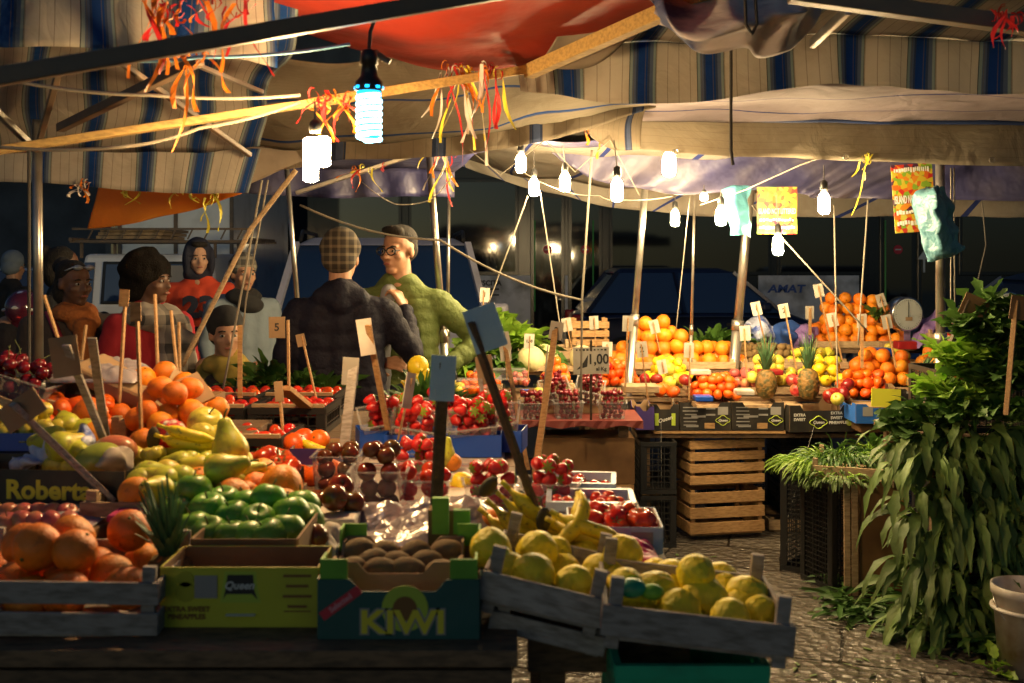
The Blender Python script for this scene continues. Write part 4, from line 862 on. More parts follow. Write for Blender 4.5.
# ---------------------------------------------------------------- posters and bags
def poster_mat():
    m, nt, b = newmat('fruit poster print'); tc = N(nt,'ShaderNodeTexCoord'); vo = N(nt,'ShaderNodeTexVoronoi'); vo.inputs['Scale'].default_value = 42; nt.links.new(tc.outputs['Object'], vo.inputs['Vector'])
    sx = N(nt,'ShaderNodeSeparateColor'); nt.links.new(vo.outputs['Color'], sx.inputs[0]); cr = N(nt,'ShaderNodeValToRGB'); cr.color_ramp.interpolation = 'CONSTANT'
    cs = [(.42,.32,.02),(.45,.10,.01),(.16,.28,.02),(.48,.17,.01),(.35,.02,.01),(.42,.36,.05),(.05,.01,.04)]
    e = cr.color_ramp.elements; e[0].color = c4(cs[0]); e[1].position = .16; e[1].color = c4(cs[1])
    for k in range(2,7): q = e.new(k*.15); q.color = c4(cs[k])
    nt.links.new(sx.outputs[0], cr.inputs[0]); nt.links.new(cr.outputs[0], b.inputs['Base Color']); b.inputs['Roughness'].default_value = .4; return m
M['poster'] = poster_mat()
def poster(label, c4_, Y, lines):
    c = P((c4_[0]+c4_[2])/2, (c4_[1]+c4_[3])/2, Y); w_, h_ = abs(c4_[2]-c4_[0])*Y/F0, abs(c4_[3]-c4_[1])*Y/F0
    t = thing('poster', label, 'poster', c); t.rotation_euler = (0, c4_[4], 0)
    MB().box((0,0,0), (w_,.004,h_)).build('sheet', M['poster'], t)
    for k, (s_, z, hh) in enumerate(lines):
        if not s_:
            b = MB(); x = -.44
            while x < .40:
                q = rnd(.02,.07); b.box(((x+q/2)*w_,-.004,z*h_+rnd(-.01,.01)*h_), (q*w_,.001,hh*h_*rnd(.4,.7))); x += q+rnd(.008,.03)
            b.build('small_print', M['print_white'], t); continue
        o = lettering(s_, hh*h_, (0,-.004,z*h_), FRONT, M['print_white'], t, bold=.0012); wd = o.dimensions.x if o.dimensions.x else 1
        bpy.context.view_layer.update(); o.scale.x = min(1.5, w_*.94/max(o.dimensions.x,.01))
    return t
LN = [('',.42,.11),('ISLAND NOT LITTERED',-.02,.16),('',-.20,.10),('',-.36,.10)]
poster('fruit poster hanging above the lowest bulb', (757,187,797,234,.0), 6.15, LN[1:])
poster('fruit poster hanging beside the blue bag and steel pole', (893,164,934,232,-.07), 5.55, LN)
def bag(label, rows, m='bag', wob=.03):
    o = sheet('plastic_bag', rows, M[m], 26, 22, wob, freq=13, thick=.003); return tag(o, label, 'plastic bag')
bag('crumpled blue plastic bag hanging on the upright right pole', [[(928,186,5.5),(936,184,5.45),(944,190,5.5)],[(918,200,5.5),(935,200,5.35),(950,206,5.5)],[(922,232,5.5),(938,225,5.35),(955,232,5.5)],[(926,258,5.5),(942,250,5.38),(965,250,5.5)],[(929,262,5.5),(942,258,5.42),(950,256,5.5)]], 'bag_dark', wob=.035)
bag('pale blue plastic bag hanging behind the leaning pole', [[(722,190,6.1),(736,188,6.1),(750,188,6.1)],[(724,212,6.1),(738,210,6.0),(750,212,6.1)],[(730,236,6.1),(742,234,6.05),(750,236,6.1)]])
# ---------------------------------------------------------------- people
M['skin'] = mat('warm skin', (.42,.22,.13), .5, (90,.12,.002)); M['skin_dark'] = mat('deep brown skin', (.13,.06,.035), .5, (90,.12,.002))
M['skin_light'] = mat('pale skin', (.50,.29,.19), .5, (90,.12,.002))
M['hair'] = mat('dark hair', (.010,.007,.005), .85, (110,.9,.008), vscale=(1,1,.3)); M['afro'] = mat('black curly hair', (.012,.010,.009), .95, (130,.6,.01), spec=.1)
M['eye'] = mat('eye white', (.34,.31,.28), .35); M['iris'] = mat('dark iris', (.02,.012,.008), .1); M['lip'] = mat('lips', (.30,.10,.07), .5)
M['puffer_navy'] = mat('dark navy puffer nylon', (.009,.009,.02), .7, (42,.8,.008), spec=.2); M['puffer_green'] = mat('olive green puffer nylon', (.12,.16,.045), .65, (42,.8,.008), spec=.25)
M['trousers_tan'] = mat('tan trousers', (.28,.21,.12), .85, (14,.4,.01)); M['jeans'] = mat('dark blue jeans', (.02,.025,.05), .9, (40,.3,.004)); M['shirt'] = mat('pale grey shirt', (.30,.30,.32), .85, (14,.4,.01))
M['hoodie_red'] = mat('red orange hoodie cotton', (.55,.055,.02), .9, (14,.5,.012)); M['hood_navy'] = mat('navy hood cotton', (.015,.017,.035), .9, (18,.5,.01))
M['jacket_grey'] = mat('blue grey jacket', (.16,.20,.24), .8, (12,.5,.015)); M['jacket_brown'] = mat('dark brown jacket', (.05,.035,.03), .85, (12,.5,.015)); M['scarf_orange'] = mat('rust orange scarf', (.36,.11,.025), .95, (22,1,.02))
M['coat_red'] = mat('crimson coat', (.30,.01,.018), .9, (10,.5,.015)); M['jacket_yellow'] = mat('olive yellow coat', (.30,.22,.04), .85, (12,.5,.015)); M['black_cloth'] = mat('black cloth', (.015,.014,.015), .9, (14,.5,.012))
M['helmet'] = mat('glossy dark red helmet', (.10,.015,.03), .15, coat=1); M['strap_red'] = mat('dark red bag strap', (.28,.02,.05), .7)
def plaid(name, base, dark, scale):
    m, nt, b = newmat(name); b.inputs['Roughness'].default_value = .95; tc = N(nt,'ShaderNodeTexCoord'); sp = N(nt,'ShaderNodeSeparateXYZ'); nt.links.new(tc.outputs['Object'], sp.inputs[0]); out = None; s_ = None
    for ax in (0,2):
        a = N(nt,'ShaderNodeMath', operation='MULTIPLY'); a.inputs[1].default_value = scale; nt.links.new(sp.outputs[ax], a.inputs[0])
        f = N(nt,'ShaderNodeMath', operation='FRACT'); nt.links.new(a.outputs[0], f.inputs[0]); l = N(nt,'ShaderNodeMath', operation='LESS_THAN'); l.inputs[1].default_value = .35; nt.links.new(f.outputs[0], l.inputs[0])
        if s_ is None: s_ = l.outputs[0]
        else:
            ad = N(nt,'ShaderNodeMath', operation='ADD'); nt.links.new(s_, ad.inputs[0]); nt.links.new(l.outputs[0], ad.inputs[1]); s_ = ad.outputs[0]
    ml = N(nt,'ShaderNodeMath', operation='MULTIPLY'); ml.inputs[1].default_value = .5; nt.links.new(s_, ml.inputs[0])
    mx = N(nt,'ShaderNodeMix', data_type='RGBA'); nt.links.new(ml.outputs[0], mx.inputs['Factor']); mx.inputs[6].default_value = c4(base); mx.inputs[7].default_value = c4(dark); nt.links.new(mx.outputs[2], b.inputs['Base Color']); return m
M['plaid'] = plaid('grey beige plaid wool', (.30,.26,.22), (.05,.045,.045), 7); M['beanie_check'] = plaid('brown checked knit', (.03,.024,.02), (.15,.12,.08), 27); M['beanie_band'] = plaid('grey banded knit', (.06,.055,.05), (.26,.23,.18), 18)
def blob(name, parts, m, parent, vox=.012, smooth=4, ridge=None, rnoise=0):
    """one continuous surface grown round tapered limbs; parts: ('c',p0,r0,p1,r1) or ('e',centre,(rx,ry,rz),euler)"""
    b = MB()
    for p in parts:
        if p[0] == 'c':
            p0, r0, p1, r1 = Vector(p[1]), p[2], Vector(p[3]), p[4]; fl = p[5] if len(p) > 5 else 1
            b.tube([p0, p0.lerp(p1,.5), p1], [r0,(r0+r1)/2,r1], 14, flat=1); b.ball(p0, r0, 14, 8); b.ball(p1, r1, 14, 8)
        else:
            T = None
            if len(p) > 3: 
                from mathutils import Euler
                T = Euler(p[3]).to_matrix()
            b.ball(p[1], p[2], 20, 14, T)
    me = b.mesh(name, m); tmp = bpy.data.objects.new('tmp', me); COL.objects.link(tmp)
    r = tmp.modifiers.new('r','REMESH'); r.mode = 'VOXEL'; r.voxel_size = vox; r.adaptivity = 0
    if smooth: s = tmp.modifiers.new('s','SMOOTH'); s.iterations = smooth; s.factor = .5
    dg = bpy.context.evaluated_depsgraph_get(); dg.update(); ev = tmp.evaluated_get(dg); out = bpy.data.meshes.new_from_object(ev)
    bpy.data.objects.remove(tmp); out.name = name
    n = len(out.vertices)
    if ridge or rnoise:
        co = np.empty(n*3); out.vertices.foreach_get('co', co); co = co.reshape(-1,3); no = np.array([v.normal[:] for v in out.vertices])
        if ridge:
            per, amp = ridge; best = np.full(n, 1e9); par = np.zeros(n)
            for p in parts:
                if p[0] != 'c': continue
                a = np.array(p[1],float); d = np.array(p[3],float)-a; L = np.linalg.norm(d)+1e-9; t = np.clip(((co-a)@d)/L**2, 0, 1)
                dist = np.linalg.norm(co-(a+t[:,None]*d), axis=1)-(p[2]*(1-t)+p[4]*t); k = dist < best; best[k] = dist[k]; par[k] = ((t*L) if p[2] < .1 and L > .15 else co[:,2])[k]
            w_ = np.abs(np.sin(PI*par/per))**.45; co += no*((w_-.7)*amp)[:,None]
        if rnoise:
            q = np.array([noise.noise(Vector(c)*9)+.5*noise.noise(Vector(c)*22) for c in co]); co += no*(q*rnoise)[:,None]
        out.vertices.foreach_set('co', co.reshape(-1))
    out.materials.clear(); out.materials.append(m); out.polygons.foreach_set('use_smooth', [True]*len(out.polygons))
    o = bpy.data.objects.new(name, out); COL.objects.link(o); o.parent = parent; return o
def rotz(v, a): return Vector((v[0]*math.cos(a)-v[1]*math.sin(a), v[0]*math.sin(a)+v[1]*math.cos(a), v[2]))
def hand_parts(wr, dr, up, k=1, curl=.4, side=1):
    """palm and five bent fingers; dr = pointing way, up = back of the hand"""
    wr, dr, up = Vector(wr), Vector(dr).normalized(), Vector(up).normalized(); sd = dr.cross(up).normalized()*side; up = sd.cross(dr).normalized()*side*1.
    up = (up if up.dot(Vector(up)) > 0 else -up); pr = []
    c = wr+dr*.045*k
    for j in (-1,0,1): pr.append(('c', wr+sd*j*.012, .015, wr+dr*.08*k+sd*j*.024, .0125))
    for j, (off, L) in enumerate(((-.033,.068),(-.011,.078),(.011,.073),(.033,.056))):
        a = wr+dr*.082*k+sd*off; d1 = (dr*math.cos(curl*.6)-up*math.sin(curl*.6)); d2 = (dr*math.cos(curl*1.8)-up*math.sin(curl*1.8)); m_ = a+d1*L*.5; e = m_+d2*L*.5
        pr += [('c', a, .0088, m_, .0082), ('c', m_, .0082, e, .0065)]
    a = wr+dr*.02-sd*.022; m_ = a+(dr*.6-sd*.75-up*.2).normalized()*.042; e = m_+(dr*.9-sd*.2-up*.3).normalized()*.032
    pr += [('c', a, .013, m_, .010), ('c', m_, .010, e, .0085)]; return pr
def head_parts(hz, face_yaw=0, ear=True, tilt=(0,0,0), jaw=1):
    """head centred on hz (eye height), facing -y turned by face_yaw"""
    def q(x,y,z): return Vector(hz)+rotz((x,y,z), face_yaw)
    e = lambda c, r: ('e', q(*c), r, (0,0,face_yaw))
    pr = [e((0,.015,.035),(.074,.092,.085)), e((0,-.018,-.03),(.060*jaw,.070,.080)), e((0,-.055,-.092),(.030,.026,.022)), e((0,-.070,.022),(.050,.018,.014)),
      ('c', q(0,-.084,.008), .0085, q(0,-.103,-.030), .0125), e((-.011,-.092,-.034),(.008,.009,.007)), e((.011,-.092,-.034),(.008,.009,.007)), e((0,-.078,-.062),(.024,.016,.010)),
      e((-.042,-.055,-.025),(.020,.022,.020)), e((.042,-.055,-.025),(.020,.022,.020)), ('c', q(0,.022,-.16), .056, q(0,.018,-.05), .052)]
    if ear:
        for s in (-1,1): pr.append(e((s*.075,.012,-.005),(.010,.018,.030)))
    return pr, q
def face(t, q, yaw, brow='hair', lip='lip'):
    for s in (-1,1):
        o = MB().ball((0,0,0), (.0135,.008,.0075), 12, 8).build('eye', M['eye'], t, True); o.location = q(s*.030,-.079,.000); o.rotation_euler = (0,0,yaw)
        MB().ball((0,-.0055,0), (.0062,.0045,.0065), 10, 6).build('iris', M['iris'], o, True)
        o = MB().tube([(-.017,.003,-.002),(0,-.003,.003),(.017,.004,-.001)], .0036, 6).build('eyebrow', M[brow], t, True); o.location = q(s*.031,-.086,.022); o.rotation_euler = (0,0,yaw)
    o = MB().ball((0,0,0), (.021,.008,.0065), 12, 8).build('lips', M[lip], t, True); o.location = q(0,-.091,-.062); o.rotation_euler = (0,0,yaw)
def person(label, px, Y, hgt, yaw=0, face_yaw=0, skin='skin', top='black_cloth', legs='jeans', la=None, ra=None, lh=None, rh=None, vox=.010, ridge=None, wide=1., lean=(0,0), hair='short', hat=None, scarf=None, collar=True, feet=True, hood=None, coat=0, handv=None, top_extra=None):
    """yaw 0 faces the camera (-y). la/ra = (elbow, wrist) of the arm at +x / -x, in the person's own frame"""
    x = (px-CX)/F0*Y; t = thing('person', label, 'person', (x,Y,0), (0,0,yaw)); k = hgt/1.75
    S = lambda p: Vector((p[0]*k+lean[0]*max(0,p[2]-.9)*k, p[1]*k+lean[1]*max(0,p[2]-.9)*k, p[2]*k))
    sh = .185*wide; la = la or ((.26,.03,1.15),(.25,-.08,.92)); ra = ra or ((-.26,.03,1.15),(-.25,-.08,.92))
    hp, q = head_parts(S((0,-.02,1.625)), face_yaw)
    body = hp+[('c',S((-.085,0,1.0)),.095,S((-.09,.01,1.32)),.075),('c',S((.085,0,1.0)),.095,S((.09,.01,1.32)),.075),('c',S((-sh*.7,.01,1.395)),.04,S((sh*.7,.01,1.395)),.04)]
    for s, arm, hd in ((1,la,lh),(-1,ra,rh)):
        el, wr = S(arm[0]), S(arm[1]); body += [('c',S((s*sh,.01,1.40)),.046,el,.038),('c',el,.037,wr,.025)]
        dr, up, cu = hd if hd else ((wr-el)+Vector((0,0,-.02)), (s,0,.2), .5); body += hand_parts(wr+(Vector(dr).normalized()*.01), dr, up, k, cu, s)
        body += [('c',S((s*.09,0,.93)),.085,S((s*.10,-.02,.50)),.055),('c',S((s*.10,-.02,.50)),.052,S((s*.10,.02,.09)),.036),('c',S((s*.10,.03,.05)),.04,S((s*.11,-.12,.035)),.032)]
    blob('body', body, M[skin], t, vox if not handv else handv, 2); face(t, q, face_yaw)
    tr = [('e',S((0,0,.96)),(.155*k,.115*k,.11*k))]
    for s in (-1,1): tr += [('c',S((s*.085,0,.92)),.10*k,S((s*.10,-.02,.50)),.072*k),('c',S((s*.10,-.02,.50)),.070*k,S((s*.10,.02,.10)),.055*k)]
    blob('trousers', tr, M[legs], t, .014, 3)
    for s in (-1,1): blob('shoe', [('c',S((s*.10,.04,.055)),.05*k,S((s*.115,-.14,.04)),.042*k)], M['black_cloth'], t, .012, 2)
    jk = []; zz = .88-coat
    for z0, w0, r0, z1, w1, r1 in ((zz,.095,.118,1.12,.085,.112),(1.12,.085,.112,1.34,.095,.104)):
        for s in (-1,0,1): jk.append(('c',S((s*w0*wide,.0,z0)),r0*k,S((s*w1*wide,.01,z1)),r1*k))
    jk += [('c',S((-sh*.85,.01,1.385)),.070*k,S((sh*.85,.01,1.385)),.070*k)]
    if collar: jk += [('c',S((-.09,.02,1.415)),.062*k,S((-.02,.01,1.475)),.068*k),('c',S((.09,.02,1.415)),.062*k,S((.02,.01,1.475)),.068*k)]
    for s, arm in ((1,la),(-1,ra)):
        el, wr = S(arm[0]), S(arm[1]); jk += [('c',S((s*sh*.95,.01,1.385)),.072*k,el,.056*k),('c',el,.055*k,wr-(wr-el).normalized()*.015,.042*k)]
    if top_extra: jk += [(p[0],S(p[1]))+tuple(p[2:3])+((S(p[3]),p[4]) if p[0] == 'c' else ()) for p in top_extra]
    tm = blob('jacket', jk, M[top], t, .0115 if ridge else .014, 3, ridge, .006)
    c = q(0,0,0)
    E = lambda cc, r: ('e', q(*cc), r, (0,0,face_yaw))
    if hair == 'short': blob('hair', [E((0,.030,.062),(.079,.092,.073)), E((0,.055,.01),(.075,.062,.07)), E((0,-.045,.105),(.062,.040,.026))], M['hair'], t, .009, 2, rnoise=.006)
    if hair == 'afro': blob('hair', [E((0,.04,.06),(.125,.13,.115)), E((0,.07,-.01),(.11,.10,.10))], M['afro'], t, .011, 1, rnoise=.02)
    if hair == 'tied': blob('hair', [E((0,.030,.055),(.083,.095,.078)), E((0,.07,-.02),(.08,.07,.10)), E((0,.12,.09),(.05,.05,.05))], M['hair'], t, .010, 2, rnoise=.009)
    if hat:
        blob('hat', [E((0,.018,.072),(.084,.098,.078)), ('c',q(-.02,.02,.052),.078,q(.02,.02,.052),.078), ('c',q(0,.02,.04),.086,q(0,.02,.062),.086), E((0,.045,.0),(.083,.075,.07))], M[hat], t, .009, 3, rnoise=.003)
    if hood: blob('hood', [E((0,.035,.035),(.105,.105,.125)), E((0,.05,-.11),(.11,.10,.08)), E((-.085,-.01,-.02),(.03,.055,.11)), E((.085,-.01,-.02),(.03,.055,.11)), E((0,.0,.125),(.07,.08,.025))], M[hood], t, .010, 3, rnoise=.004)
    if scarf: blob('scarf', [E((0,.0,-.15),(.115,.115,.06)), E((.02,-.05,-.20),(.09,.07,.06))]+([('c',S((.05,-.12,1.38)),.055,S((.06,-.15,1.08)),.05)] if scarf[1] else []), M[scarf[0]], t, .011, 2, rnoise=.014)
    return t, q, S
# man with the checked hat, back to us, reaching to the right with his near arm
t, q, S = person('man in a dark navy puffer jacket and checked woollen hat, seen from behind', 341, 5.05, 1.74, PI+.12, -.2, 'skin', 'puffer_navy', 'trousers_tan',
   la=((.26,.03,1.14),(.20,-.12,.98)), ra=((-.33,-.05,1.18),(-.30,-.24,1.38)), rh=((.35,-.30,.7),(-.7,.6,.2),1.0), hair=None, hat='beanie_check', wide=1.08, ridge=(.080,.009), handv=.0065, collar=True,
   top_extra=[('c',(-.08,.06,1.45),.055,(.08,.06,1.45),.055),('c',(0,.08,1.43),.06,(0,.06,1.48),.06)])
# man in green with glasses
t, q, S = person('man with black glasses in a quilted green jacket, hand on hip', 399, 5.45, 1.78, -.15, -.38, 'skin', 'puffer_green', 'jeans',
   la=((.40,.10,1.19),(.22,-.12,1.05)), lh=((-.9,-.35,-.25),(.3,-.6,.6),.8), ra=((-.27,.02,1.14),(-.05,-.24,1.10)), rh=((.9,-.3,.1),(0,-.7,.7),.5), wide=1.0, ridge=(.062,.009), handv=.0065)
for s in (-1,1): 
    o = MB().tube([Vector((.026*math.cos(a*PI/8),0,.019*math.sin(a*PI/8))) for a in range(17)], .0036, 6).build('glasses_frame', M['ink'], t, True); o.location = q(s*.031,-.098,.0); o.rotation_euler = (0,0,-.38)
    MB().tube([(0,0,0),rotz((s*.018,.11,.002),0)], .003, 5).build('glasses_arm', M['ink'], t).location = q(s*.057,-.096,.004); bpy.context.object
b = MB(); b.tube([q(-.008,-.10,.004),q(.008,-.10,.004)], .0035, 5); b.build('glasses_bridge', M['ink'], t)
blob('shirt', [('c',S((-.035,-.055,1.43)),.04,S((-.05,-.085,1.30)),.045), ('c',S((-.05,-.085,1.30)),.045,S((-.065,-.085,.98)),.06), ('c',S((-.065,-.08,.98)),.06,S((-.06,-.07,.82)),.07)], M['shirt'], t, .010, 2)
o = MB().lathe([(.034,-.012),(.037,0),(.034,.012)], 16).build('wrist_watch', M['ink'], t, True); o.location = S((.285,-.095,1.045)); o.rotation_euler = (0,PI/2.4,.5)
# youth in the red hoodie with 23
t, q, S = person('young man in a red hoodie numbered 23 with a navy hood up', 199, 8.0, 1.74, .15, .25, 'skin_light', 'hoodie_red', 'jeans', hair='short', hood='hood_navy', wide=1.12)
lettering('23', .20, S((0.02,-.165,1.27)), (PI/2-.03,0,0), M['hood_navy'], t, 'number', bold=.012, ext=.004, sx=1.1); MB().box(S((.02,-.16,1.12)), (.13,.008,.035)).build('print', M['hood_navy'], t)
t, q, S = person('person in a banded woollen hat and grey blue hooded jacket with a black scarf', 243, 7.3, 1.63, .5, .1, 'skin', 'jacket_grey', 'jeans', hair=None, hat='beanie_band', scarf=('black_cloth',0), wide=1.15, coat=.12, top_extra=[('c',(.10,.10,1.40),.08,(-.10,.12,1.40),.08),('c',(.0,.16,1.38),.08,(.05,.17,1.22),.07)])
blob('orange_hem', [('c',S((-.09,0,.76)),.135,S((.09,0,.76)),.135)], mat('orange hem', (.7,.16,.04), .8), t, .014, 2)
t, q, S = person('child in a dark woollen hat and olive yellow coat', 232, 5.55, 1.33, -.5, .9, 'skin', 'jacket_yellow', 'black_cloth', hair=None, hat='black_cloth', scarf=('jacket_yellow',0), wide=1.25, lean=(.0,-.05))
blob('waistcoat', [('c',S((-.03,-.11,1.30)),.06,S((-.03,-.14,1.0)),.08)], M['black_cloth'], t, .012, 2); MB().box(S((.02,-.225,1.15)), (.04,.02,.16)).build('badge', M['strap_red'], t, bevel=.008)
t, q, S = person('person with curly black hair wrapped in a plaid blanket scarf over a crimson coat', 150, 5.6, 1.62, .8, .5, 'skin_dark', 'coat_red', 'black_cloth', hair='afro', wide=1.08, coat=.2)
blob('blanket_scarf', [('e',S((0,-.02,1.42)),(.16,.14,.08)), ('c',S((.06,-.12,1.36)),.07,S((.06,-.15,.95)),.08), ('c',S((.13,-.04,1.36)),.08,S((.18,-.06,1.15)),.07), ('c',S((.06,-.18,1.32)),.055,S((.12,-.22,1.30)),.045)], M['plaid'], t, .013, 2, rnoise=.02)
t, q, S = person('woman with sunglasses on her head and a rust orange scarf', 75, 5.7, 1.60, .35, .55, 'skin_dark', 'jacket_brown', 'black_cloth', hair='tied', scarf=('scarf_orange',1), wide=1.3, coat=.1, la=((.28,.0,1.16),(.20,-.20,1.0)))
b = MB()
for s in (-1,1): b.ball(q(s*.032,-.085,.085), (.026,.012,.014), 10, 6)
b.tube([q(-.07,.02,.06),q(-.06,-.08,.085),q(.06,-.08,.085),q(.07,.02,.06)], .004, 5); b.build('sunglasses', M['lamp_glass'], t, True)
b = MB(); b.tube([S((-.14,-.02,1.47)),S((-.06,-.16,1.30)),S((.08,-.18,1.05))], .022, 8, flat=.4); b.build('bag_strap', M['strap_red'], t, True)
person('dark haired person in black half hidden behind the woman with sunglasses', 62, 6.6, 1.68, 1.6, .2, 'skin_dark', 'black_cloth', 'black_cloth', hair='tied', wide=1.1)
person('person in a black coat walking away past the parked cars at the far left', 12, 9.4, 1.66, 2.6, .3, 'skin', 'black_cloth', 'black_cloth', hair=None, hat='jacket_grey', wide=1.15, coat=.2)
# rider on the scooter
t = thing('person', 'scooter rider in a dark jacket and glossy dark red helmet', 'person', (P(4,258,7.6).x, 7.6, 0))
c = Vector((0,.30,1.20)); blob('body', [('c',(-.08,.3,.9),.12,(-.10,.30,1.1),.11),('c',(.08,.3,.9),.12,(.10,.30,1.1),.11),('c',(-.17,.3,1.12),.07,(.17,.3,1.12),.07),('c',(0,.3,1.12),.06,(0,.3,1.22),.06),('e',(0,.3,1.28),(.08,.09,.11))]+[x for s in (-1,1) for x in (('c',(s*.2,.32,1.1),.05,(s*.3,.5,.92),.042),('c',(s*.3,.5,.92),.04,(s*.29,.85,.98),.03),('c',(s*.1,.3,.88),.09,(s*.2,.75,.78),.07),('c',(s*.2,.75,.78),.065,(s*.18,.8,.38),.045),('c',(s*.18,.78,.36),.04,(s*.18,.95,.35),.03))], M['skin'], t, .011, 2)
blob('jacket', [('c',(-.08,.3,.88),.145,(-.10,.30,1.06),.135),('c',(.08,.3,.88),.145,(.10,.30,1.06),.135),('c',(-.17,.3,1.10),.09,(.17,.3,1.10),.09)]+[x for s in (-1,1) for x in (('c',(s*.2,.32,1.08),.075,(s*.3,.5,.92),.06),('c',(s*.3,.5,.92),.058,(s*.29,.80,.97),.045))], M['black_cloth'], t, .014, 3, rnoise=.008)
blob('trousers', [x for s in (-1,1) for x in (('c',(s*.1,.3,.87),.11,(s*.2,.75,.78),.085),('c',(s*.2,.75,.78),.08,(s*.18,.8,.42),.06))], M['black_cloth'], t, .014, 3)
blob('helmet', [('e',(0,.30,1.26),(.125,.145,.135)),('c',(0,.32,1.16),.11,(0,.30,1.24),.12)], M['helmet'], t, .010, 4); b = MB(); b.tube([(-.11,.22,1.25),(0,.158,1.27),(.11,.22,1.25)], .012, 6); b.build('helmet_stripe', M['print_white'], t, True)
# ================================================================ FRONT STALL
TZ = .93
def board_table(label, x0, x1, y0, y1, z, m='wood_dark', th=.03, skirt=True, name='trestle_table', legz=0):
    t = thing(name, label, 'table', ((x0+x1)/2,(y0+y1)/2,0)); w_, d_ = x1-x0, y1-y0; b = MB(); n = max(2,int(d_/.16))
    for k in range(n): b.box((0,-d_/2+(k+.5)*d_/n,z-th/2), (w_,d_/n-.006,th))
    b.build('tabletop', M[m], t, bevel=.002)
    if skirt:
        for zz, hh in ((z-.075,.075),(z-.20,.10)): MB().box((0,-d_/2+.02,zz), (w_-.02,.022,hh)).build('front_rail', M[m], t, bevel=.002)
    for sx in (-1,1):
        for sy in (-1,1): MB().box((sx*(w_/2-.06),sy*(d_/2-.07),(z-th)/2), (.05,.05,z-th)).build('leg', M[m], t)
    return t
board_table('dark plank trestle table carrying the boxes of oranges, pineapples and kiwis', -2.3, .01, 1.93, 4.15, TZ)
board_table('dark plank table under the bananas, citrons and tomato crates', .02, .355, 2.12, 3.32, TZ)
# pallet-like stack below the boxes
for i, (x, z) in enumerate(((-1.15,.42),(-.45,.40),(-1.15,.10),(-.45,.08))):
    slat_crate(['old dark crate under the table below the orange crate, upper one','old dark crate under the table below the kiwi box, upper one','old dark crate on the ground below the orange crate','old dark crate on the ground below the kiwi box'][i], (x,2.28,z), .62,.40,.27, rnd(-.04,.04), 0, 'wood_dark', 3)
# white oilcloth on the middle of the table
cl = MB(); nx, ny = 24, 30; vs = []
for j in range(ny+1):
    for i in range(nx+1):
        y = 2.50+1.64*j/ny; x = -.50+((.86 if y < 3.31 else .49)*i/nx); z = TZ+.006+.004*noise.noise(Vector((x*9,y*9,0)))+.003
        if i == nx: z -= .05
        vs.append((x+(.006 if i == nx else 0),y,z))
cl.add(vs, [(j*(nx+1)+i, j*(nx+1)+i+1, (j+1)*(nx+1)+i+1, (j+1)*(nx+1)+i) for j in range(ny) for i in range(nx)])
M['oilcloth'] = stripes('white oilcloth with red and blue lines', .34, [(0,(.60,.53,.46)),(.60,(.35,.04,.08)),(.64,(.60,.53,.46)),(.70,(.10,.12,.30)),(.735,(.60,.53,.46))], .45, 0, None, .1)
o = cl.build('tablecloth', M['oilcloth'], None, True); uvl = o.data.uv_layers.new(name='UVMap')
for l in o.data.loops: c = o.data.vertices[l.vertex_index].co; uvl.data[l.index].uv = (c.y, c.x)
tag(o, 'white oilcloth with thin red and blue lines across the middle of the table', 'tablecloth')
def px(x, Y): return (x-CX)/F0*Y
# --- front row
slat_crate('grey slatted crate of large oranges at the front left corner', (px(64,2.12),2.14,TZ+.001), .42,.30,.112, .06, 0, 'wood_grey', 2, roll=.03)
heap('orange', (px(62,2.16),2.16,TZ+.012), .37,.27, 2, 'large orange in the grey slatted crate at the front left', .10, 1.03, shrink=.8)
carton('yellow green pineapple carton with a black oval emblem in the front row', (px(239,2.05)+.0,2.13,TZ+.001), .295,.15,.112, 'box_yellow', 0, 0, 'card_dark', notch=False)
ob = bpy.data.objects['cardboard_box']
b = MB(); fy = -.0785
def flatpoly(pts, y, mi=0): return b.add([(x,y,z) for x,z in pts]+[(x,y+.001,z) for x,z in pts], [tuple(range(len(pts)))]+[(i,i+len(pts),(i+1)%len(pts)+len(pts),(i+1)%len(pts)) for i in range(len(pts))], mi)
flatpoly([(-.030,.052),(-.024,.062),(.024,.062),(.034,.052),(.028,.070),(.026,.098),(-.022,.098),(-.026,.070)], fy)
b.build('emblem', M['ink'], ob)
b = MB(); flatpoly([(-.036,.046),(.040,.046),(.034,.072),(.031,.104),(-.027,.104),(-.032,.072)], fy+.0005); b.build('emblem_border', M['print_lime'], ob)
lettering('Queen', .020, (0,fy-.001,.078), FRONT, M['print_white'], ob, 'emblem_word', bold=.0004, shear=.3)
lettering('EXTRA SWEET', .0135, (-.098,fy-.001,.034), FRONT, M['print_brown'], ob, bold=.0003); lettering('PINEAPPLES', .0135, (-.098,fy-.001,.020), FRONT, M['print_brown'], ob, bold=.0003)
b = MB()
for k in range(2): 
    b.lathe([(.019-.004*k,0),(.019-.004*k,.001)], 14, (-.100,fy+.0004,.066+.024*k), Matrix.Rotation(PI/2,3,'X'))
b.build('printed_pineapple', mat('olive print', (.36,.36,.02), .6), ob)
b = MB()
for k, w_ in enumerate((.052,.042,.054,.036)): b.box((.108,fy,.096-.019*k), (w_,.001,.005))
b.box((.108,fy,.03), (.05,.001,.002)); b.build('printed_lines', M['print_brown'], ob)
MB().box((-.062,fy-.001,.076), (.042,.001,.042)).build('sticker', M['print_grey'], ob)
b = MB(); b.tube([(-.024,fy,.024),(.030,fy,.024)], .009, 10, flat=.15); b.build('hand_hole', M['print_white'], ob)
heap('pomegranate', (px(262,2.2),2.14,TZ+.01), .20,.10, 1, 'dark round fruit down inside the yellow pineapple carton', keep=.8, s=.9)
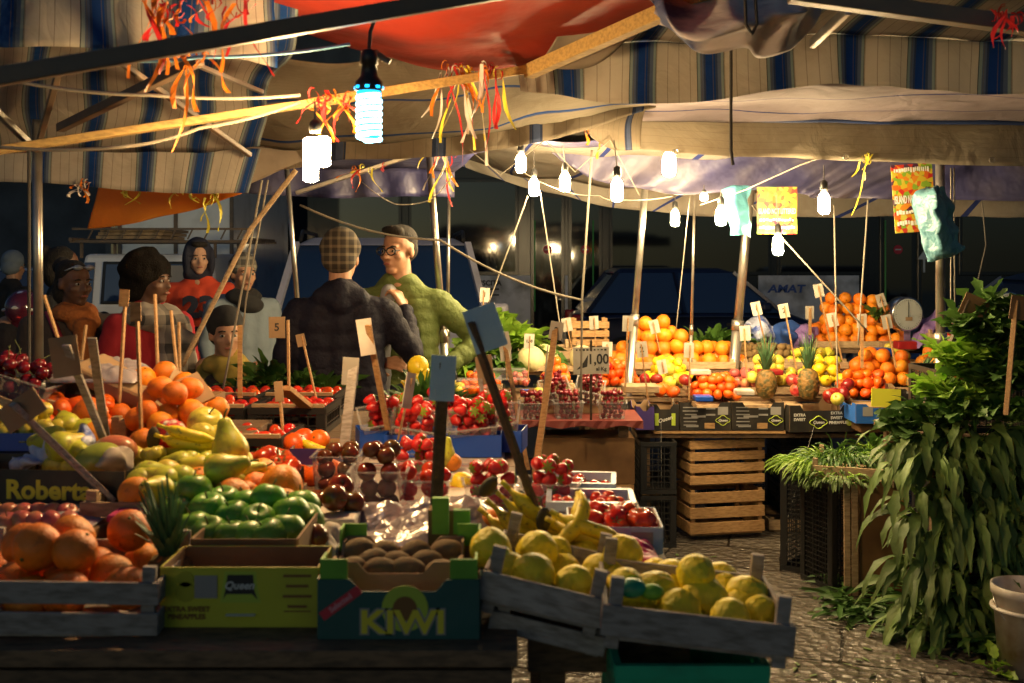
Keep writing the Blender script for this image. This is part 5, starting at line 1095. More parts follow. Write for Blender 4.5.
# pineapple builder
def pineapple(label, loc, h=.15, r=.055, crown=.16, rot=(0,0,0), nleaf=34):
    t = thing('pineapple', label, 'pineapple', loc, rot); b = MB(); pr = [(r*.35,0)]+[(r*math.sin(PI*(.12+.78*k/12))**.55, h*k/12) for k in range(1,12)]+[(r*.3,h)]
    n, seg = len(pr), 22; vs = []
    H = 28
    for i in range(H+1):
        u = i/H*(n-1); a = min(int(u),n-2); f_ = u-a; rr = pr[a][0]*(1-f_)+pr[a+1][0]*f_; z = pr[a][1]*(1-f_)+pr[a+1][1]*f_
        for k in range(32):
            an = 2*PI*k/32; e = abs(math.sin(an*5.5+i*.75))*abs(math.sin(an*5.5-i*.75)); q = rr*(1+.13*e**.7); vs.append((q*math.cos(an), q*math.sin(an), z))
    b.add(vs, [(i*32+k, i*32+(k+1)%32, (i+1)*32+(k+1)%32, (i+1)*32+k) for i in range(H) for k in range(32)]+[tuple(range(31,-1,-1)), tuple(H*32+k for k in range(32))]); b.build('fruit', M['pine_body'], t, True)
    b = MB()
    for k in range(nleaf):
        a = k*2.4; u = k/nleaf; L = crown*(.45+.6*u) ; out = (1-u)*.9+.08; w_ = .011*(1.1-.5*u); pr = []
        d = Vector((math.cos(a), math.sin(a), 0)); s_ = Vector((-d.y,d.x,0))
        for j in range(6):
            v = j/5; p = d*(.010+out*L*(.55*v+.25*v*v)*.8)+Vector((0,0,h-.006+L*(v*(1-.25*out*v))+.012*u)); ww = w_*(1-v)**.7+.0006; pr += [p-s_*ww+d*.003, p-Vector((0,0,.003)), p+s_*ww+d*.003]
        b.add(pr, [f for j in range(5) for f in ((3*j,3*j+1,3*j+4,3*j+3),(3*j+1,3*j+2,3*j+5,3*j+4))])
    b.build('crown', M['pine_leaf'], t); return t
pineapple('pineapple lying in the yellow carton with its blue green crown up', (px(172,2.20),2.22,TZ+.015), .085, .05, .16, (.12,-.14,.3), 40)
# inner tray of green apples just behind
carton('open brown box of green apples behind the yellow carton', (px(248,2.25),2.335,TZ+.004), .215,.235,.12, 'card_dark', 0, .0, 'card', notch=False)
heap('apple_green', (px(242,2.42),2.42,TZ+.05), .24,.16, 1, 'shiny green apple in the heap behind the yellow carton', 0, 1.02, shrink=.75)
for x, y, Y in ((194,489,2.50),(177,512,2.46),(208,509,2.44),(233,517,2.40),(269,499,2.46),(258,521,2.38),(290,513,2.42),(305,520,2.46),(210,533,2.34),(232,537,2.32),(250,538,2.32),(268,537,2.31),(286,530,2.34),(224,502,2.50),(178,496,2.56),(301,506,2.54),(194,528,2.38),(246,506,2.5)): fruit('apple_green', P(x,y,Y), 'shiny green apple in the heap behind the yellow carton', 'shiny green apple in the heap behind the yellow carton', 1.04)
# kiwi box
carton('teal KIWI carton with bright green corner tabs', (px(399,2.0),2.13,TZ+.001), .292,.28,.108, 'box_teal', 0, 0, 'card', notch=True, tabs='box_green')
ob = bpy.data.objects['cardboard_box.002']; fy = -.1436
for s_, o_, mm, dz in (('KIWI',.0045,'print_grey',0),('KIWI',.0016,'print_yellow',-.0012)): lettering(s_, .058, (.008,fy+dz,.030), FRONT, M[mm], ob, bold=o_, sx=1.22)
b = MB(); q = Matrix.Rotation(R(33),3,'Y').inverted(); b.box((-.104,fy,.066), (.085,.0012,.017), Matrix.Rotation(R(-36),3,'Y')); b.build('selected_band', M['print_red'], ob)
o = lettering('Selected', .014, (-.104,fy-.0012,.066), (PI/2,-R(36),0), M['print_pink'], ob, bold=.0004)
b = MB(); b.lathe([(.042,0),(.042,.0008)], 24, (.012,fy+.0006,.056), Matrix.Rotation(PI/2,3,'X')); b.build('printed_kiwi', M['print_lime'], ob)
b = MB(); b.lathe([(.022,0),(.022,.0008)], 20, (.012,fy-.0003,.056), Matrix.Rotation(PI/2,3,'X')); b.build('printed_kiwi_core', M['print_brown'], ob)
carton('brown inner tray standing in the teal KIWI carton', (px(399,2.13),2.16,TZ+.012), .24,.19,.108, 'card', 0, 0, 'card', notch=True)
heap('kiwi', (px(399,2.13),2.16,TZ+.058), .22,.17, 1, 'brown kiwi in the teal carton', keep=.9, s=1.1)
MB_ = MB()
for sx, hh in ((.0,.075),(.045,.05)): MB_.box((sx,0,hh/2), (.035,.02,hh))
tag(MB_.build('card_corner', M['box_green'], None), 'bright green folded card corners behind the KIWI carton', 'card').location = (px(440,2.30),2.32,TZ+.11)
tag(MB().box((0,0,0), (.07,.05,.14)).build('card_block', M['card_dark'], None), 'brown card block behind the KIWI carton', 'card').location = (px(446,2.44),2.40,TZ+.075)
def film(label, x0, x1, y0, y1, z0, amp, m='film', name='plastic_film'):
    b = MB(); nx = ny = 40; vs = []
    for j in range(ny+1):
        for i in range(nx+1):
            x = x0+(x1-x0)*i/nx; y = y0+(y1-y0)*j/ny; e = math.sin(PI*i/nx)*math.sin(PI*j/ny)
            z = z0+amp*(e**.5)*(.55+.9*noise.noise(Vector((x*5,y*12,1)))+.35*abs(noise.noise(Vector((x*18,y*40,5))))+.15*noise.noise(Vector((x*50,y*70,2))))
            vs.append((x,y,max(z,z0+.001)))
    b.add(vs, [(j*(nx+1)+i, j*(nx+1)+i+1, (j+1)*(nx+1)+i+1, (j+1)*(nx+1)+i) for j in range(ny) for i in range(nx)])
    o = b.build(name, M[m], None, True); o.modifiers.new('t','SOLIDIFY').thickness = .0012; return tag(o, label, 'plastic film')
M['grey_film'] = mat('lavender grey plastic sheet', (.20,.17,.19), .25, (14,.8,.02), spec=.7, dirt=((.34,.28,.26),5,.6))
film('crumpled lavender grey plastic sheet on the table behind the KIWI carton', px(318,2.62), px(520,2.62), 2.48, 2.90, TZ+.012, .10, 'grey_film')
film('white torn paper edge beside the green apples', px(306,2.5), px(350,2.5), 2.37, 2.58, TZ+.02, .11, 'card_white', 'crumpled_paper')
# dark round fruit on the left of the film
for x, y, Y in ((315,538,2.4),(335,498,2.62),(318,502,2.72),(352,503,2.66),(341,487,2.7)): fruit('dark_tomato', P(x,y,Y), 'dark round fruit beside the crumpled grey plastic', 'dark round fruit beside the crumpled grey plastic', 1.25)
tag(MB().box((px(335,2.68),2.66,TZ+.045), (.13,.20,.075)).build('fruit_box', M['card_white'], None, bevel=.006), 'small white carton under the dark round fruit', 'box')
# citron crates, tilted towards the right
def F3(loc, yaw, roll): return Matrix.Translation(loc) @ Matrix.Rotation(yaw,4,'Z') @ Matrix.Rotation(roll,4,'Y')
plastic_crate('green plastic crate under the right citron crate', (px(688,1.98),2.08,.685), .27,.30,.22, 'green_plastic', 0, solid=True)
plastic_crate('dark green plastic crate on the ground below the citrons, upper one', (px(688,1.98),2.12,.45), .30,.32,.23, 'black_plastic', 0)
plastic_crate('black plastic crate on the ground below the citrons, middle one', (px(688,1.98),2.12,.225), .30,.32,.22, 'black_plastic', 0)
plastic_crate('black plastic crate standing on the ground below the citrons', (px(688,1.98),2.12,.0), .30,.32,.22, 'black_plastic', 0)
slat_crate('pale crate of citrons beside the KIWI carton', (px(546,2.12),2.16,TZ+.030), .235,.30,.075, -.12, 0, 'wood_grey', 1, roll=.20, post=.03, up=.02)
slat_crate('second pale crate beneath the citron crate beside the KIWI carton', (px(552,2.12),2.18,TZ-.030), .22,.28,.05, -.12, 0, 'wood_grey', 1, roll=.20, post=.0)
slat_crate('grey crate of citrons at the front right corner of the stall', (px(689,2.03),2.06,TZ+.006), .335,.30,.075, -.05, 0, 'wood_grey', 1, roll=.10, post=.03, up=.02)
CL = 'bumpy yellow citron heaped at the front right of the stall'
for x, y, Y, s in ((490,553,2.16,.95),(537,556,2.24,1.),(532,580,2.1,1.0),(574,588,2.1,.85),(601,577,2.22,.95),(622,565,2.28,1.),(563,577,2.25,.9),(655,606,2.08,1.1),(704,610,2.08,1.1),(746,606,2.12,1.0),(696,583,2.10,.92),(627,600,2.08,.95),(672,587,2.24,.85),(720,590,2.3,.9),(600,602,2.12,.8),(585,560,2.4,.8),(742,618,2.10,.9),(640,590,2.26,.8),(510,575,2.12,.85),(556,556,2.3,.8),(680,620,2.02,.9),(724,600,2.2,.9),(612,590,2.2,.8),(655,584,2.3,.8),(500,565,2.25,.8),(760,622,2.06,.8),(730,628,2.0,.85)): fruit('citron', P(x,y-(9 if x > 605 else 4),Y), CL, CL, s*.9, rot=(rnd(1.2,1.9),rnd(-.6,.6),rnd(0,6.3)))
for x, y, Y, r_, m_, lb in ((632,588,2.0,.022,'green_plastic','small teal glass ball lying among the citrons'),(652,592,2.0,.018,'box_green','small green leafy wrapper among the citrons')):
    tag(MB().ball((0,0,0), (r_*1.2,r_,r_*.8), 14, 8).build('wrapper', M[m_], None, True), lb, 'wrapper').location = P(x,y,Y)
film('magenta and pink film lying behind the citrons', px(590,2.4), px(660,2.4), 2.3, 2.52, TZ+.03, .06, 'magenta')
# bananas
def banana_mesh(L=.185, r=.021, bend=.95):
    b = MB(); pts = []; rs = []
    for k in range(12):
        u = k/11; a = (u-.5)*bend*1.5; pts.append((L*.75*math.sin(a), 0, L*.75*(1-math.cos(a)))); rs.append(r*(.28 if k == 0 else .42 if k == 1 else .85 if k == 2 else 1 if k < 9 else .75 if k == 9 else .4 if k == 10 else .25))
    b.tube(pts, rs, 7); b.tube([pts[0], Vector(pts[0])+Vector((-.025,0,.012))], [r*.3,r*.35], 6); b.tube([pts[-1], Vector(pts[-1])+Vector((.004,0,.004))], r*.26, 5, 1); return b.mesh('banana', [M['banana'], M['banana_tip']], True)
BM = banana_mesh()
def bananas(label, loc, rot, n=5, s=1.):
    t = thing('banana_bunch', label, 'bananas', loc, rot)
    for k in range(n):
        o = put(BM, 'banana', (0,(k-(n-1)/2)*.033*s,.006*((k%2))), (rnd(-.1,.1)+(k-(n-1)/2)*.16,0,(k-(n-1)/2)*-.12), s*rnd(.93,1.05), parent=t)
    MB().ball((-.125*s,0,.075*s), (.018,.035,.014), 10, 6).build('stalk', M['banana_tip'], t, True); return t
bananas('banana bunch lying left of the dark stake', P(528,527,2.55), (-1.0,.5,.25), 4, .9)
bananas('banana bunch with its stalk upright in the middle', P(577,528,2.45), (-1.0,-.8,.9), 4, .85)
bananas('banana bunch nearest the beef tomatoes', P(588,545,2.42), (-1.2,.15,-.1), 4, .85)
bananas('bananas behind the dark stake', P(556,535,2.55), (-1.1,.4,.1), 3, .85)
# beef tomatoes carton and small tomato crates
carton('pale blue carton of ribbed beef tomatoes', (px(617,2.52),2.62,TZ+.012), .215,.20,.062, 'box_ltblue', -.03, 0, 'card_white', notch=False)
heap('beef', (px(617,2.55),2.62,TZ+.03), .19,.17, 1, 'ribbed beef tomato in the pale blue carton'); heap('beef', (px(615,2.55),2.60,TZ+.05), .18,.10, 1, 'ribbed beef tomato in the pale blue carton')
b = MB(); b.box((.06,-.1040,.032), (.05,.001,.038)); b.build('printed_panel', M['print_grey'], bpy.data.objects['cardboard_box.004'])
plastic_crate('pale blue plastic crate of small tomatoes behind the beef tomatoes', (px(592,2.83),2.89,TZ+.012), .225,.17,.055, 'ltblue_plastic', -.05, cell=.06, name='plastic_crate')
heap('tomato_small', (px(591,2.83),2.89,TZ+.028), .20,.15, 1, 'small red tomato in the pale blue plastic crate', keep=.85)
plastic_crate('white plastic crate of small tomatoes behind the pale blue one', (px(577,3.05),3.13,TZ+.012), .225,.17,.055, 'ltblue_plastic', -.1, cell=.06)
heap('tomato_small', (px(577,3.05),3.13,TZ+.028), .20,.15, 1, 'small red tomato in the white plastic crate', keep=.8)
# punnets on the oilcloth
GP = 'clear punnets on the oilcloth'
ZC = TZ+.012
punnet('clear tub heaped with brown red tomatoes in front of the strawberries', (px(380,2.95),2.95,ZC), .15,.13,.115, 'dark_tomato', 'shiny brown red tomato in the tall clear tub', n=40, group=GP, top=1.15)
punnet('clear tub of very dark tomatoes at the left of the oilcloth', (px(338,3.2),3.2,ZC), .13,.13,.11, 'dark_tomato', 'very dark tomato in the left clear tub', n=30, group=GP, top=1.1)
punnet('clear punnet of bright red tomatoes left of the thin blue topped stake', (px(425,3.0),3.0,ZC), .14,.12,.08, 'tomato', 'bright red tomato in the clear punnet beside the stake', n=26, group=GP, s=.8, top=1.2)
for i, (x, Y, lb, rt) in enumerate(((492,3.0,'clear punnet of strawberries in the middle of the oilcloth',(0,0,.1)),(552,3.0,'clear punnet of strawberries behind the dark stake',(0,0,-.2)),(418,3.35,'clear punnet of strawberries behind the red tomatoes',(0,0,0)))):
    punnet(lb, (px(x,Y),Y,ZC), .155 if i < 2 else .13,.11,.07, 'strawberry', 'strawberry in the low clear punnets', rt, n=22, group=GP, top=1.3, s=1.05)
# tilted strawberry punnets on blue trays
for i, (x, Y, lb, yw) in enumerate(((384,3.9,'tilted punnet of strawberries left of the leaning white card',.25),(415,3.8,'tilted punnet of strawberries behind the brown red tomatoes',-.1),(474,3.8,'tilted punnet of strawberries above the blue tray',.0),(440,4.0,'tilted punnet of strawberries farthest back beside the parsley',.1),(498,3.9,'tilted punnet of strawberries at the right end of the row',-.15))):
    carton(['blue tray under the left strawberry punnets','blue tray behind the brown red tomatoes','bright blue tray in front of the parsley','blue tray beside the parsley','blue tray at the end of the strawberry row'][i], (px(x,Y),Y+.02,ZC), .19,.15,.075, 'blue_plastic', yw, 0, 'blue_plastic', notch=False, name='blue_tray')
    punnet(lb, (px(x,Y),Y+.01,ZC+.065), .17,.12,.07, 'strawberry', 'strawberry in the tilted punnets', (.50,(.15 if i%2 else -.12),yw), n=24, group=GP, top=1.5, s=1.15)
fruit('orange', P(491,520,2.62), 'single orange on the oilcloth beside the bananas', s=.62)
fruit('lemon', P(462,484,3.3), 'single lemon on the oilcloth beyond the thin stake', s=1.2)
for x, y in ((445,455),(437,460)): fruit('pear', P(x,y,3.5), 'green pear standing between the strawberry punnets', 'green pear standing between the strawberry punnets', 1, rot=(.1,.1,1))
fruit('orange', P(452,462,3.5), 'small orange between the pears and the blue tray', s=.7)
carton('violet box of bananas and clementines behind the pears', (px(320,3.5),3.5,TZ+.001), .15,.2,.10, 'box_purple', 0, 0, 'card', notch=False)
b = MB(); b.box((0,-.1040,.04), (.11,.001,.02)); b.build('printed_panel', M['print_white'], bpy.data.objects['cardboard_box.005'])
for x, y, Y in ((303,440,3.6),(318,441,3.6),(296,444,3.5),(332,470,3.35),(300,475,3.35),(315,477,3.35)):
    o = fruit('mandarin', P(x,y,Y), 'clementine on the violet box', 'clementine on the violet box', 1.3)
bananas('small bunch of bananas on the violet box', P(318,460,3.5), (-1.1,.2,.1), 4, .8)
# --- left display: a raised step of boards
board_table('raised plank shelf at the left carrying pears, mandarins and red boxes', -2.25, -.86, 2.86, 3.95, 1.04, 'wood_dark', .025, True, 'display_shelf')
G = lambda x, y, Y: P(x, y, Y)
carton('black Roberta carton with yellow lettering at the left', (px(62,2.70),2.72,TZ+.080), .40,.20,.105, 'box_black', -.10, 0, 'card', notch=False)
ob = bpy.data.objects['cardboard_box.006']; lettering('Roberta', .062, (.012,-.1035,.056), FRONT, M['print_yellow'], ob, bold=.0022, sx=1.05)
for x_ in (-.17,.13):
    b = MB(); b.lathe([(.014,0),(.014,.001)], 16, (x_,-.1035,.04), Matrix.Rotation(PI/2,3,'X')); b.build('red_logo', M['print_red'], ob)
tag(MB().box((px(52,2.70),2.72,TZ+.036), (.44,.24,.07)).build('tray_stack', M['card_white'], None, bevel=.004), 'pale flattened tray under the black Roberta carton', 'tray')
for x, y, Y, r in ((52,440,2.76,0),(62,446,2.72,1),(75,452,2.74,2),(85,432,2.95,.4),(66,426,2.95,1.2),(98,462,2.72,1.4),(60,466,2.74,.2),(72,467,2.74,2.),(78,444,2.86,3.)): fruit('pear', P(x,y,Y), 'yellow green pear wrapped among blue paper at the left', 'yellow green pear wrapped among blue paper at the left', 1.1)
fruit('mango', P(114,452,2.78), 'large pink and green mango beside the wrapped pears', s=1.15, rot=(1.3,.5,1.0)); fruit('mango', P(98,458,2.7), 'green mango below the pink one', s=.95, rot=(1.3,-.3,2)); 
for i, (x, y, w_, h_, Y) in enumerate(((47,450,22,30,2.78),(112,460,36,18,2.72),(30,461,40,14,2.76),(84,444,14,28,2.80),(86,464,24,12,2.76))):
    rows = [[(x-w_/2,y-h_/2+4,Y),(x,y-h_/2-3,Y-.01),(x+w_/2,y-h_/2+3,Y)],[(x-w_/2-2,y,Y-.01),(x,y,Y-.07),(x+w_/2+2,y,Y)],[(x-w_/2,y+h_/2,Y),(x,y+h_/2+2,Y-.03),(x+w_/2,y+h_/2-2,Y)]]
    tag(sheet('wrapping_paper', rows, M['wrap_blue' if i != 1 else 'card_white'], 16, 12, .028, freq=22), ['crumpled blue paper round the upright pear at left','white crumpled paper beside the mango','flat blue paper inside the Roberta carton','blue paper cone left of the green mango','crumpled blue paper below the green mango'][i], 'paper')
carton('blue tray of small yellow green pears at the far left', (px(8,2.85),2.86,1.13), .20,.13,.045, 'blue_plastic', .0, .0, 'blue_plastic', notch=False, name='blue_tray')
tag(MB().box((px(0,2.9),2.87,1.085), (.26,.20,.085)).build('box', M['box_black'], None), 'black carton beneath the blue tray at the far left', 'box')
heap('apple_yellow', (px(10,2.85),2.88,1.15), .22,.15, 2, 'small yellow green fruit in the blue tray at far left', 0, .62)
# mandarins row and apples left
carton('brown tray of mandarins and apples in front of the dark red box', (px(72,3.15),3.20,1.042), .36,.30,.09, 'card', 0, 0, 'card')
heap('mandarin', (px(66,3.15),3.18,1.12), .32,.24, 2, 'mandarin in the heap left of the dark red box', 0, 1.0)
for x, y, s in ((70,437,1.2),(56,434,1.0),(96,428,.9)): fruit('apple_pink', P(x,y,3.0), 'red and yellow apple lying on the mandarins', 'red and yellow apple lying on the mandarins', s)
fruit('orange', P(90,415,3.05), 'largest orange on top of the mandarins in front of the dark red box', s=1.12); fruit('orange', P(92,437,2.95), 'orange below the largest one beside the small wood blocks', s=1.0)
carton('dark red printed carton behind the mandarins', (px(112,3.35),3.45,1.042), .34,.25,.165, 'box_red', -.06, 0, 'card', notch=False)
ob = bpy.data.objects['cardboard_box.008']; b = MB(); b.lathe([(.03,0),(.03,.001)], 20, (.09,-.1285,.10), Matrix.Rotation(PI/2,3,'X')); b.build('round_mark', M['print_white'], ob); b = MB(); b.lathe([(.024,0),(.024,.001)], 20, (.09,-.130,.10), Matrix.Rotation(PI/2,3,'X')); b.build('round_mark_centre', M['print_red'], ob)
b = MB(); b.box((.09,-.1295,.055), (.05,.001,.035)); b.build('yellow_print', M['print_yellow'], ob)
LB = 'bright orange in the high heap at the left of the stall'
heap('orange', (px(168,3.0),3.10,1.043), .30,.34, 4, LB, 0, .82, shrink=.55)
for x, y, Y in ((190,412,3.05),(200,395,3.3),(205,408,3.2),(150,405,3.2),(144,378,3.35),(165,372,3.4),(180,384,3.35),(128,380,3.4),(154,398,3.1),(148,413,3.0),(175,436,2.95),(133,452,2.9),(158,455,2.88),(186,433,3.0),(120,415,3.2),(166,400,3.1),(196,420,3.0),(160,424,2.98),(142,442,2.9),(170,446,2.9)): fruit('orange', P(x,y,Y), LB, LB, .84)
carton('brown box holding up the high heap of oranges', (px(160,3.3),3.42,1.042), .27,.22,.15, 'card_dark', 0, 0, 'card', notch=False)
tag(MB().ball((0,0,0), (.045,.035,.04), 16, 10).build('wrapped_orange', mat('red and white printed tissue', (.6,.02,.03), .35, (30,.8,.02), mix=((.7,.65,.55),24,.52,.58)), None, True), 'orange wrapped in red and white printed tissue', 'wrapped fruit').location = P(170,434,2.88)
fruit('apple_yellow', P(206,423,2.95), 'large pale yellow fruit right of the orange heap', s=1.25, rot=(.3,.4,0))
for i, (x, y, Y, s) in enumerate(((216,440,2.9,1.1),(203,438,2.88,1.1),(192,444,2.85,1.0),(214,432,3.0,1.0))): fruit('apple_yellow', P(x,y,Y), 'yellow fruit between the oranges and the upright pear', 'yellow fruit between the oranges and the upright pear', s)
fruit('pear', P(230,448,2.78), 'large upright green pear right of the bananas', s=1.35, rot=(-.15,-.25,0))
bananas('green yellow bananas under the orange heap', P(188,450,2.80), (-1.4,.1,.1), 4, .80)
for x, y, Y in ((180,464,2.75),(199,467,2.74),(215,466,2.74),(226,474,2.66),(240,462,2.8),(246,472,2.68),(206,462,2.8),(190,462,2.78)): fruit('pear', P(x,y,Y), 'small ripe pear in the dark tray behind the green apples', 'small ripe pear in the dark tray behind the green apples', .95)
fruit('pear', P(222,470,2.58), 'blushing round pear above the large oranges', s=1.15, rot=(1.2,.6,1.5))
carton('dark tray of ripe pears behind the green apples', (px(208,2.78),2.84,TZ+.06), .26,.22,.09, 'box_black', 0, 0, 'box_black', notch=False)
tag(MB().box((px(208,2.78),2.84,TZ+.03), (.25,.2,.058)).build('box', M['wood_dark'], None), 'board under the dark tray of ripe pears', 'board')
LO = 'very large orange just behind the green apples'
for x, y, Y, s in ((213,490,2.62,1.1),(232,500,2.54,1.1),(256,488,2.66,.9),(281,487,2.62,1.18),(262,476,2.75,1.),(244,480,2.7,1.),(244,496,2.58,.9),(284,505,2.55,.9),(200,484,2.68,1.),(226,484,2.7,1),(270,500,2.6,1)): fruit('orange', P(x,y,Y), LO, LO, s)
carton('brown tray under the very large oranges behind the green apples', (px(245,2.68),2.72,TZ+.02), .26,.14,.10, 'card_dark', 0, 0, 'card', notch=False)
for x, y, Y, s in ((262,458,3.0,1.2),(278,461,3.0,1.25),(284,468,2.95,1.1),(270,470,2.94,1.),(256,462,3.02,1)): fruit('beef', P(x,y,Y), 'large red tomato beside the violet box', 'large red tomato beside the violet box', s*1.1)
tag(MB().box((px(270,3.0),3.04,TZ+.05), (.14,.16,.1)).build('box', M['box_black'], None), 'low dark box under the large red tomatoes', 'box')
for i in range(14): fruit('apple_yellow', P(rnd(132,160),rnd(452,472),rnd(2.74,2.84)), 'small bright yellow fruit left of the ripe pears', 'small bright yellow fruit left of the ripe pears', .5)
tag(MB().box((px(145,2.8),2.80,1.05), (.12,.14,.03)).build('fruit_tray', M['wood'], None), 'wooden tray under the small bright yellow fruit', 'tray')
for x, y, Y in ((150,476,2.62),(165,482,2.58),(140,484,2.58),(180,480,2.6),(158,490,2.5),(168,474,2.66)): fruit('pear', P(x,y,Y), 'long green pear behind the pineapple crown', 'long green pear behind the pineapple crown', 1.05)
fruit('orange', P(137,495,2.5), 'orange on the small wooden crate left of the pineapple', s=.95)
slat_crate('small pale wooden crate left of the pineapple crown', (px(122,2.5),2.56,TZ+.06), .16,.20,.09, 0, 0, 'wood', 2)
for k in range(2): tag(MB().box((px(126-k*3,2.4),2.42,TZ+.105+k*.02), (.06,.08,.016)).build('foam_tray', M['magenta'], None, bevel=.005), ['lower magenta foam tray beside the pineapple','upper magenta foam tray beside the pineapple'][k], 'tray')
LP = 'dull pink apple under clear film behind the front left crate'
for i in range(12): fruit('apple_pink', P(-8+i%6*15,514+(i//6)*9,2.50-(i//6)*.10), LP, LP, .72)
film('clear film stretched over the dull pink apples', px(-30,2.5), px(110,2.5), 2.38, 2.60, TZ+.105, .02)
tag(MB().box((px(35,2.5),2.5,TZ+.05), (.36,.26,.1)).build('box', M['card_dark'], None), 'dark brown box under the film covered apples', 'box')
# far left upper: punnet of dark red berries, rails, flaps
slat_crate('pale wooden crate of dark red cherries at the far left', (px(6,3.2),3.25,1.16), .30,.24,.08, .0, 0, 'wood', 1, roll=.36, post=.05)
tag(MB().box((px(-4,3.3),3.28,1.09), (.34,.26,.09)).build('box', M['card'], None), 'brown box beneath the crate of cherries at far left', 'box')
punnet('clear punnet heaped with dark red cherries at the far left', (px(6,3.2),3.25,1.19), .22,.17,.09, 'cherry', 'dark red cherry in the far left punnet', (0,.3,0), n=70, group='punnets', top=1.25, s=1.5)
tag(MB().box((0,0,0), (.10,.008,.11)).build('card_flap', M['card'], None), 'grey cardboard flap leaning over the heap of oranges', 'card'); o = bpy.data.objects['card_flap']; o.location = P(190,392,3.1); o.rotation_euler = (-.9,-.35,.6)
o = tag(MB().box((0,0,0), (.12,.20,.012)).build('cardboard_flap', M['card'], None), 'brown cardboard flap folded over the orange heap', 'card'); o.location = P(182,398,3.15); o.rotation_euler = (.5,.6,.3)
o = tag(MB().box((0,0,0), (.30,.20,.05)).build('wrapped_tray', M['card'], None, bevel=.01), 'long tray wrapped in shiny film above the dark red box', 'tray'); o.location = P(128,384,3.35); o.rotation_euler = (.1,.38,-.1)
o = tag(MB().box((0,0,0), (.20,.16,.10)).build('folded_box', M['card_dark'], None, bevel=.006), 'crushed dark cardboard box beside the far left pole', 'box'); o.location = P(88,383,3.5); o.rotation_euler = (.1,.1,.2)
film('shiny crumpled clear film beside the far left pole', px(55,3.4), px(150,3.4), 3.25, 3.5, 1.25, .07)
for i, (x, y) in enumerate(((117,427),(124,430))): tag(MB().box((0,0,0), (.022,.03,.06)).build('wood_block', M['wood'], None, bevel=.002), ['small upright wood block beside the big orange','small upright wood block nearer the mango'][i], 'block').location = P(x,y,3.0)
# dark crates of tomatoes running back behind the red tomatoes
LT = 'red tomato in the dark crates behind the stall'
board_table('plank shelf behind the stall for the dark tomato crates', -1.30, -.55, 4.0, 4.75, .96, 'wood_dark', .025, False, 'display_shelf')
for i, (x, Y, yw) in enumerate(((219,4.25,-.06),(296,4.25,-.03),(232,4.6,-.06),(306,4.6,-.02),(250,3.72,-.05))):
    plastic_crate(['black crate of tomatoes nearest the upright pear','black crate of tomatoes behind the violet box','black crate of tomatoes behind, left of the child','black crate of tomatoes behind, beside the navy jacket','black crate of tomatoes on the main table behind the large tomatoes'][i], (px(x,Y),Y,.962 if Y > 4 else .935), .29,.32,.10, 'black_plastic', yw)
    heap('tomato', (px(x,Y),Y,1.02 if Y > 4 else .99), .25,.28, 1, LT, yw, keep=.85)
    o = tag(MB().box((0,0,0), (.27,.02,.012)).build('card_strip', M['card'], None), ['brown card strip on the rim of the first tomato crate','brown card strip on the crate behind the violet box','brown card strip on the crate left of the child','brown card strip on the crate beside the navy jacket','brown card strip on the crate behind the large tomatoes'][i], 'card'); o.location = (px(x,Y),Y-.15,1.07 if Y > 4 else 1.043); o.rotation_euler = (0,0,yw)
# ---------------------------------------------------------------- greens
def leaf(b, base, d, up, L, w_, droop=.8, ruf=.15, mi=0, n=7, curl=.3):
    """one blade: starts at base along d, bends down"""
    p = Vector(base); d = Vector(d).normalized(); pr = []; s_ = d.cross(Vector((0,0,1)))
    if s_.length < .1: s_ = Vector((rnd(-1,1),rnd(-1,1),0))
    s_.normalize(); s_ = (Matrix.Rotation(rnd(-.9,.9),3,d) @ s_).normalized(); ph = rnd(0,6)
    for k in range(n+1):
        u = k/n; ww = w_*math.sin(PI*min(1,.08+u*.93))**.75*(1+ruf*math.sin(ph+k*2.2)); nrm = s_.cross(d).normalized()
        pr += [p-s_*ww+nrm*ww*curl*rnd(.5,1.3), p, p+s_*ww+nrm*ww*curl*rnd(.5,1.3)]
        p = p+d*L/n; d = (d+Vector((0,0,-droop/n*1.6))+Vector((rnd(-.05,.05),rnd(-.05,.05),0))).normalized()
    b.add(pr, [f for k in range(n) for f in ((3*k,3*k+1,3*k+4,3*k+3),(3*k+1,3*k+2,3*k+5,3*k+4))], mi)
def bunch(label, loc, n, L, w_, spread, droop, m='leaf', dirn=(0,-.3,.6), name='leafy_bunch', cat='leafy greens', ruf=.2, rad=.06, group=None, stem=True):
    t = thing(name, label, cat, loc, group=group); b = MB(); s = MB()
    for k in range(n):
        a = rnd(0,2*PI); q = rnd(0,1)**.6; base = Vector((rad*q*math.cos(a), rad*q*math.sin(a), rnd(-.02,.02)))
        d = Vector(dirn)+Vector((spread*math.cos(a)*q, spread*math.sin(a)*q, rnd(-.2,.3)))
        l = L*rnd(.45,1.2); leaf(b, base+d.normalized()*l*.2, d, None, l*.85, w_*rnd(.7,1.2), droop*rnd(.6,1.3), ruf)
        s.tube([base-d.normalized()*.02, base+d.normalized()*l*.22], .0035, 4)
    b.build('leaves', M[m], t, True); s.build('stems', M['leaf_light'], t, True); return t
